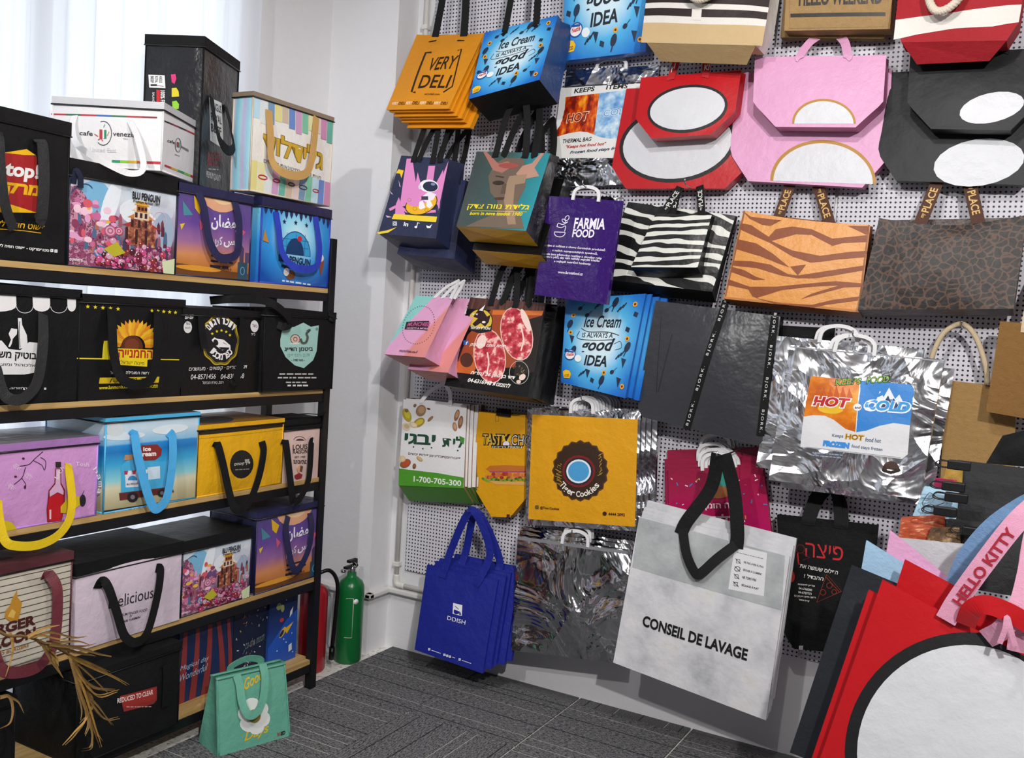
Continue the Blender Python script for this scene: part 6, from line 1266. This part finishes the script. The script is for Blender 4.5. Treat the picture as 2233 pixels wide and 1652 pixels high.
o, F, L, T, R = cooler('lunch_bag', 'blue space print bag with a comet at the right end of the bottom shelf', (581, 1482), -.02, ZS[4], H=.30, right=(642, 1464), D=.1, m=rampmat('space_blue_print', [(0, '16264e'), (.45, '1a3270'), (1, '2050a8')], 'v', .45, .2, 5), lidh=0, pipe=None, seed=27)
p = Pr(F, True); p.p([(0, 1), (0, .72), (.55, .4), (1, .3), (1, 1)], '1f52b4'); p.e(.45, .56, .12, .05, 'e0b01f', -25); p.p([(.5, .52), (.85, .46), (.6, .6)], 'e0b01f'); p.e(.42, .57, .08, .035, '2a2a3a', -25); p.p([(.7, .3), (.82, .24), (.78, .34), (.68, .38)], 'd8dce4'); p.e(.4, .38, .07, .03, 'b83a3a'); p.e(.3, .18, .09, .05, '8a9a5a'); p.e(.42, .22, .06, .05, 'a8a86a')
for x, y in ((.6, .72), (.3, .8), (.8, .62), (.55, .12), (.75, .5), (.5, .66), (.88, .9)): p.e(x, y, .02, .01, 'e0e4ec', 0, 8)
p.p([(.7, .78), (.82, .76), (.84, .86), (.72, .88)], 'd8dce4'); p.done(o, 'printed_artwork')
# --- mint bag on the floor
MINT = mat('62a691', .55, 0, .35, 9, .4, 'mint_nylon')
Mm = onp(474, 1650, 2, 0); Rm = onp(634, 1603, 2, 0); e_ = (Rm-Mm); yw = math.degrees(math.atan2(-e_.x, e_.y))
rt = thing('lunch_tote', 'mint green lunch tote with white daisy reading Good Days, standing on the carpet', 'bag', (Mm+Rm)/2)
e1 = e_.normalized(); e2 = V((-e1.y, e1.x, 0)); Wd = e_.length; Hh = .27; up = V((0, 0, Hh))
TLf = Mm+up*1.0+e2*.045+e1*(-.012*0+.004); TRf = Rm+up+e2*.045-e1*.012
s = Surf(TLf, TRf, Rm, Mm, .008, .004, 3); B0, B1 = Mm+e2*.15, Rm+e2*.15; T0, T1 = TLf+e2*.035, TRf+e2*.035
gridpanel('front_panel', s, 12, 12, MINT, rt); sb = Surf(T1, T0, B0, B1, .006, .003, 4); gridpanel('back_panel', sb, 10, 10, MINT, rt)
for a, b, c, d in ((T0, TLf, Mm, B0), (TRf, T1, B1, Rm)):
    ss = Surf(a, b, c, d, 0, 0, 0); ss.b = -.02; gridpanel('side_gusset', ss, 8, 8, MINT, rt)
mesh('base_panel', [Mm, Rm, B1, B0], [(3, 2, 1, 0)], MINT, rt)
for sf in (s, sb): tube('top_hem', [sf.f(0, .02, .002), sf.f(.5, .02, .002), sf.f(1, .02, .002)], .005, MINT, rt, 6)
for u in (.015, .985): tube('seam', [s.f(u, 0, .002), s.f(u, .5, .003), s.f(u, 1, .002)], .0028, MINT, rt, 6)
p = Pr(s); YM = 'd9b52a'
p.t('Good', 531, 1505, 575, 1478, 24, YM, .02, .3); p.t('Days', 532, 1622, 586, 1600, 26, YM, .02, .3)
for k in range(6):
    a = radians(60*k+15); p.e(552+22*cos(a), 1560+27*sin(a), 14, 17, 'dfe3e0', math.degrees(a), 14)
p.e(552, 1560, 14, 15, '8a7a3a'); p.e(550, 1552, 9, 5, 'd9b52a', -20); p.t('N', 604, 1605, 610, 1603, 8, 'b8282a', .05, .2); p.t('ED', 611, 1603, 622, 1600, 8, '1c1c1e', .05, .2); p.done(rt, 'printed_artwork')
spx(rt, s, [(516, 1472, .003), (522, 1490, .012), (528, 1530, .03), (540, 1556, .04), (556, 1556, .04), (572, 1530, .035), (578, 1480, .02), (573, 1448, .003)], .03, MINT)
ribbon('handle', [sb.f(.7, .05, .004), sb.f(.72, -.04, .006), sb.f(.5, -.1, .01), sb.f(.3, -.05, .006), sb.f(.28, .05, .004)], .026, sb.n, MINT, rt)
# ================================================================== fire extinguishers
def lathe(name, c, prof, m, parent, seg=28):
    vs = []; fs = []
    for r, z in prof:
        for k in range(seg): a = 2*pi*k/seg; vs.append((c[0]+r*cos(a), c[1]+r*sin(a), c[2]+z))
    for i in range(len(prof)-1):
        for k in range(seg): k2 = (k+1) % seg; fs.append((i*seg+k, i*seg+k2, (i+1)*seg+k2, (i+1)*seg+k))
    fs.append(tuple(range(seg))[::-1]); fs.append(tuple((len(prof)-1)*seg+k for k in range(seg)))
    return mesh(name, vs, fs, m, parent, True)
def extinguisher(label, c, col, rad=.061, h=.385, hose=True):
    t = thing('fire_extinguisher', label, 'extinguisher', c); m = mat(col, .28, 0, .05, 12, 0, 'enamel_'+col)
    lathe('cylinder', c, [(rad*.9, 0), (rad, .012), (rad, h-.05), (rad*.96, h-.03), (rad*.82, h-.012), (rad*.5, h+.004), (.022, h+.01), (.02, h+.03)], m, t)
    c = V(c); lathe('valve', c+V((0, 0, h+.02)), [(.016, 0), (.018, .01), (.018, .035), (.01, .042)], MATS['chrome'], t, 14)
    box('grip', tuple(c+V((-.012, -.05, h+.05))), tuple(c+V((.012, .03, h+.062))), M['steel'], t, .003); box('lever', tuple(c+V((-.011, -.03, h+.075))), tuple(c+V((.011, .025, h+.088))), M['steel'], t, .003); box('lever_arm', tuple(c+V((-.009, .01, h+.045))), tuple(c+V((.009, .028, h+.088))), M['steel'], t, .002)
    tube('pin_ring', [c+V((.02+.012*cos(a), -.01, h+.066+.012*sin(a))) for a in [2*pi*k/10 for k in range(11)]], .0018, MATS['chrome'], t, 5, 2)
    lathe('gauge', c+V((-.026, -.03, h+.028)), [(.011, 0), (.012, .004), (.012, .012)], MATS['chrome'], t, 12)
    if hose: tube('hose', [c+V((.01, 0, h+.05)), c+V((.04, .05, h+.06)), c+V((.066, .075, h)), c+V((.068, .07, .25)), c+V((.066, .06, .1))], .009, M['blackgloss'], t, 8); tube('nozzle', [c+V((.066, .06, .1)), c+V((.066, .058, .045))], .013, M['blackgloss'], t, 8)
    return t, c
t, c = extinguisher('green fire extinguisher standing in the corner beside the shelf rack', (-.045, -.262, -.007), '0b6430', hose=False)
s = Surf(*[c+V((.0615*sin(a)*.62+.02*0, 0, z))+V((0, 0, 0)) for a, z in ((0, 0),)*4]) if False else None
gl = []
for k in range(9):
    a = radians(-95+k*8); gl.append((c.x+.0618*cos(a), c.y+.0618*sin(a)))
FRM = mat('d9dcc8', .5, 0, 0, 9, 0, 'label_line')
tube('label_line', [V((gl[7][0], gl[7][1], .12)), V((gl[7][0], gl[7][1], .30))], .0012, FRM, t, 5); tube('label_line', [V((x, y, .12)) for x, y in gl[3:8]], .0012, FRM, t, 5); tube('label_line', [V((x, y, .30)) for x, y in gl[3:8]], .0012, FRM, t, 5)
a = radians(5); tube('round_sticker', [V((c.x+.0605*cos(radians(-28)), c.y+.0605*sin(radians(-28)), .285)), V((c.x+.0622*cos(radians(-28)), c.y+.0622*sin(radians(-28)), .285))], .012, M['white'], t, 14)
extinguisher('red fire extinguisher half hidden behind the shelf rack post', (-.10, -.45, -.007), '9c1420')
# ================================================================== dried plant at lower left
DRY = mat('8a6a3a', .7, 0, .2, 30, .3, 'dried_leaf', .25); DRY2 = mat('a8813f', .65, 0, .2, 30, .3, 'dried_leaf_gold', .25)
pl = thing('dried_grass', 'dried golden brown grass spray drooping over the bottom shelf at lower left', 'plant', (.42, -2.62, 0))
def plx(x, y, X=.30): return onp(x, y, 0, X)
base = plx(-30, 1400, .34)
lathe('vase', (.42, -2.62, 0), [(.06, 0), (.075, .02), (.085, .15), (.07, .26), (.05, .31), (.056, .33)], mat('2a2a2c', .35, 0, .1, 12, 0, 'dark_ceramic'), pl)
hub = plx(105, 1405, .28); hub2 = plx(155, 1430, .27)
tube('stem', [V((.42, -2.62, .3)), V((.40, -2.45, .56)), plx(-60, 1380, .35), plx(20, 1386, .33), plx(60, 1388, .30), hub], [.004]*31, DRY, pl, 6)
tube('stem', [hub, plx(130, 1415, .28), hub2], .004, DRY, pl, 6)
rn = random.Random(11)
ends = [((60, 1388), (95, 1370), (130, 1362)), ((70, 1390), (110, 1378), (160, 1390), (190, 1386)), ((90, 1400), (110, 1440), (135, 1475)), ((80, 1395), (120, 1430), (128, 1452)), ((110, 1405), (170, 1412), (215, 1425), (243, 1430)), ((110, 1405), (165, 1420), (205, 1428)),
        ((150, 1430), (200, 1455), (245, 1475), (277, 1494)), ((150, 1430), (195, 1445), (235, 1465)), ((150, 1430), (175, 1470), (205, 1500), (257, 1505)), ((150, 1430), (180, 1480), (215, 1518), (256, 1508)), ((155, 1435), (175, 1490), (205, 1540), (232, 1568), (262, 1566)), ((155, 1435), (180, 1500), (215, 1540), (243, 1580)),
        ((155, 1440), (172, 1500), (188, 1560), (165, 1600), (142, 1624)), ((155, 1440), (175, 1510), (192, 1570), (185, 1600)), ((158, 1445), (180, 1520), (200, 1590), (198, 1625), (180, 1632)), ((158, 1445), (185, 1510), (207, 1580), (222, 1628)), ((158, 1445), (190, 1520), (210, 1590), (224, 1615)), ((160, 1440), (185, 1490), (200, 1540), (180, 1580)),
        ((20, 1378), (28, 1395), (26, 1430), (14, 1470)), ((0, 1520), (20, 1518), (28, 1545), (22, 1575), (0, 1588)), ((20, 1518), (40, 1530), (52, 1554)), ((60, 1390), (90, 1385), (125, 1392), (150, 1395)), ((100, 1400), (130, 1400), (170, 1398), (195, 1405)), ((100, 1403), (140, 1408), (185, 1408), (210, 1402)), ((105, 1405), (125, 1455), (138, 1478)), ((155, 1435), (195, 1470), (225, 1500), (238, 1512)), ((158, 1440), (168, 1500), (178, 1545), (176, 1570))]
for i, e in enumerate(ends+[[(x+rn.uniform(-9, 9)*k/len(q), y+rn.uniform(-10, 8)*k/len(q)) for k, (x, y) in enumerate(q)] for q in ends[:19]]):
    X = .28+rn.uniform(-.02, .05); P = catmull([plx(x, y, X+.01*k) for k, (x, y) in enumerate(e)], 5); n = len(P); w0 = rn.uniform(.0028, .0055)
    vs = []; fs = []
    for k, q in enumerate(P):
        t_ = (P[min(k+1, n-1)]-P[max(k-1, 0)]).normalized(); sd = t_.cross(-CF).normalized(); wd = w0*(1-.85*(k/(n-1))**1.5); vs += [q+sd*wd, q-CF*(-wd*.35), q-sd*wd]
    for k in range(n-1): a = 3*k; fs += [(a, a+1, a+4, a+3), (a+1, a+2, a+5, a+4)]
    mesh('leaf', vs, fs, DRY if i % 3 else DRY2, pl, True)
# ================================================================== bags and swatches hanging at the right front
d0 = 1.05
big = [('tote_bag', 'front red laminated tote with plain white round panel at the lower right corner', [(1924, 1264), (2300, 1465), (2345, 1905), (1722, 1842)], d0, REDL),
       ('tote_bag', 'second red laminated tote, its rim just behind the front red one', [(1894, 1286), (2290, 1480), (2320, 1850), (1720, 1800)], d0-.04, REDL),
       ('tote_bag', 'third red laminated tote standing up behind the two front red ones', [(1973, 1220), (2290, 1388), (2300, 1800), (1800, 1760)], d0-.10, REDL),
       ('tote_bag', 'light blue tote rim between the charcoal bag and the pink tote', [(1889, 1178), (2190, 1365), (2240, 1760), (1800, 1700)], d0-.19, mat('9dc0dd', .45, 0, .35, 9, 0, 'sky_laminate')),
       ('tote_bag', 'pink tote rim standing up behind the light blue one at lower right', [(1941, 1156), (2230, 1392), (2260, 1760), (1850, 1700)], d0-.25, PINK),
       ('tote_bag', 'pale grey tote rim behind the pink one at lower right', [(1958, 1172), (2112, 1187), (2120, 1420), (1900, 1400)], d0-.34, mat('b9b8bd', .4, 0, .35, 9, 0, 'pearl_grey_laminate')),
       ('tote_bag', 'tall charcoal tote left of the red totes at lower right', [(1857, 1232), (2070, 1320), (2100, 1790), (1722, 1640)], d0-.14, mat('20242b', .45, 0, .3, 5, 0, 'slate_laminate'))]
for nm, lb, px, d, m in big:
    o, s = tote(nm, lb, px, d, m, db=d+.03, dep=(.008, .02), bulge=.01, wr=.012)
    if d == d0:
        p = Pr(s, cut=14); p.e(2105, 1640, 237, 237, WP, 0, 60); p.ring(2105, 1640, 249, 249, 27, '17171a', 0, 60); p.done(o, 'printed_panel', (0, 0, 1, 1)); FR_ = s; FO = o
hk = V((wallp(2275, 1075, d0).x, -d0, wallp(2275, 1075, d0).z))
PW = mat('dd9cb8', .6, 0, .15, 30, .4, 'pink_webbing'); BW = mat('7fa6d4', .6, 0, .15, 30, .4, 'pale_blue_webbing'); GW = mat('1f7a5a', .6, 0, .15, 30, .4, 'green_webbing')
def wp(x, y, d): return wallp(x, y, d)
def strappx(o, pts, wd, m): return ribbon('handle', [wp(*q) for q in pts], wd, V((0, -1, .1)), m, o)
strappx(FO, [(2062, 1352, d0+.02), (2090, 1305, d0+.025), (2150, 1222, d0+.03), (2215, 1140, d0+.03), (2275, 1085, d0+.01)], .048, PW)
A, B = wp(2084, 1318, d0+.029), wp(2210, 1150, d0+.034); ax = B-A; sd = ax.cross(V((0, -1, .1))).normalized()*.024; q = Surf(A-sd, B-sd, B+sd, A+sd)
if q.n.y > 0: q.n = -q.n
p = Pr(q, True, .003); p.t('HELLO KITTY', .02, .78, .98, .78, .56, 'a82034', .03); p.done(FO, 'woven_lettering')
strappx(FO, [(2150, 1392, d0+.02), (2185, 1372, d0+.05), (2215, 1330, d0+.06), (2235, 1280, d0+.05), (2275, 1085, d0+.01)], .046, PW)
strappx(FO, [(2105, 1362, d0+.03), (2118, 1330, d0+.06), (2150, 1318, d0+.07), (2200, 1335, d0+.07), (2260, 1370, d0+.06)], .046, REDL)
strappx(FO, [(2180, 1402, d0+.08), (2192, 1370, d0+.085), (2196, 1345, d0+.085), (2204, 1372, d0+.085), (2214, 1408, d0+.08)], .012, PW)
strappx(FO, [(2085, 1312, d0-.08), (2130, 1240, d0-.06), (2195, 1160, d0-.05), (2275, 1085, d0)], .03, RS)
Bo = [o_ for o_ in bpy.data.objects if o_.get('label', '').startswith('light blue tote rim')][0]
strappx(Bo, [(2078, 1290, d0-.18), (2110, 1215, d0-.14), (2165, 1150, d0-.1), (2230, 1105, d0-.06), (2275, 1085, d0-.02)], .05, BW); strappx(Bo, [(2130, 1240, d0-.02), (2185, 1180, d0-.01), (2240, 1115, d0), (2275, 1085, d0)], .022, GW)
strappx(FO, [(2215, 1420, d0+.03), (2232, 1300, d0+.04), (2250, 1180, d0+.03), (2275, 1085, d0+.01)], .04, PW)
hook(hk, 'long chromed peg hook carrying the pile of totes at the right edge')
# fabric swatches clipped together
sw = thing('swatch_book', 'black fabric swatch sheets held by black bulldog clips at the right edge', 'swatches', wp(2150, 1200, .6))
rn = random.Random(6)
for i in range(9):
    dd = .50+i*.02; x0, y0 = 2080-i*6, 1002+i*21
    s = Surf(wp(x0+8, y0, dd), wp(2330, y0+30, dd), wp(2330, y0+150, dd+.03), wp(x0-22, y0+95, dd+.03), .006, .012, i); gridpanel('fabric_sheet', s, 8, 6, mat(('1b1c1e', '202226', '17181b')[i % 3], .7, 0, .4, 12, .5), sw)
SC_ = M['steel']
for x, y in ((2066, 1012), (2054, 1058), (2036, 1112), (2098, 1156), (2060, 1082)):
    c = wp(x, y, .72); box('clip_body', tuple(c+V((.0, -.012, -.012))), tuple(c+V((.06, .012, .014))), SC_, sw, .003)
    for sg in (-1, 1): tube('clip_wire', [c+V((.004, sg*.006, -.009)), c+V((-.02, sg*.012, -.008)), c+V((-.03, sg*.014, 0)), c+V((-.02, sg*.012, .009)), c+V((.004, sg*.006, .009))], .0016, MATS['chrome'] if False else SC_, sw, 5)
for nm, lb, px, d, m in (('fabric_swatch', 'light blue fabric swatch with line drawing beside the black swatch book', [(2016, 1060), (2092, 1066), (2084, 1140), (1990, 1124)], .60, mat('a3c8de', .7, 0, .5, 10, .4, 'blue_cloth')),
                         ('fabric_swatch', 'rust patterned fabric swatch below the light blue one', [(1966, 1128), (2060, 1122), (2062, 1190), (1958, 1178)], .64, rampmat('rust_pattern', [(.4, '9c3a1c'), (.55, 'b8512a'), (.62, 'd9a07a')], 'noise', .7, 0, 26, stretch=(1, 3, 1))),
                         ('fabric_swatch', 'brown mottled fabric swatch bunched under the black clips', [(2030, 1150), (2092, 1150), (2096, 1200), (2016, 1196)], .68, rampmat('brown_mottle', [(.35, '2e2016'), (.5, '6a4e32'), (.65, 'b89a74')], 'noise', .8, 0, 20)),
                         ('fabric_swatch', 'magenta fabric swatch edge beside the black clips', [(2040, 1042), (2085, 1046), (2082, 1072), (2034, 1064)], .57, mat('b51e5c', .7, 0, .5, 10, .4, 'magenta_cloth')),
                         ('fabric_swatch', 'mustard fabric swatch edge above the magenta one', [(2064, 1018), (2100, 1020), (2098, 1052), (2056, 1046)], .54, mat('b08a3a', .7, 0, .5, 10, .4, 'mustard_cloth')),
                         ('cord_hank', 'black coiled cord bag at the right edge above the black swatch sheets', [(2186, 950), (2270, 930), (2270, 1020), (2150, 1010)], .45, BF)):
    o, s = tote(nm, lb, px, d, m, db=d+.02, dep=(.01, .02), bulge=.012, wr=.01, cat='swatch' if 'swatch' in nm else 'cord')
    if 'light blue' in lb:
        p = Pr(s); K = '2a3a4a'; p.l([(2010, 1085), (2030, 1088), (2036, 1080), (2028, 1074), (2020, 1082), (2012, 1100), (2035, 1104), (2060, 1096)], 1.2, K, smooth=4); p.l([(2012, 1118), (2018, 1104), (2030, 1100), (2046, 1106)], 1.2, K, smooth=3); p.done(o, 'printed_drawing')
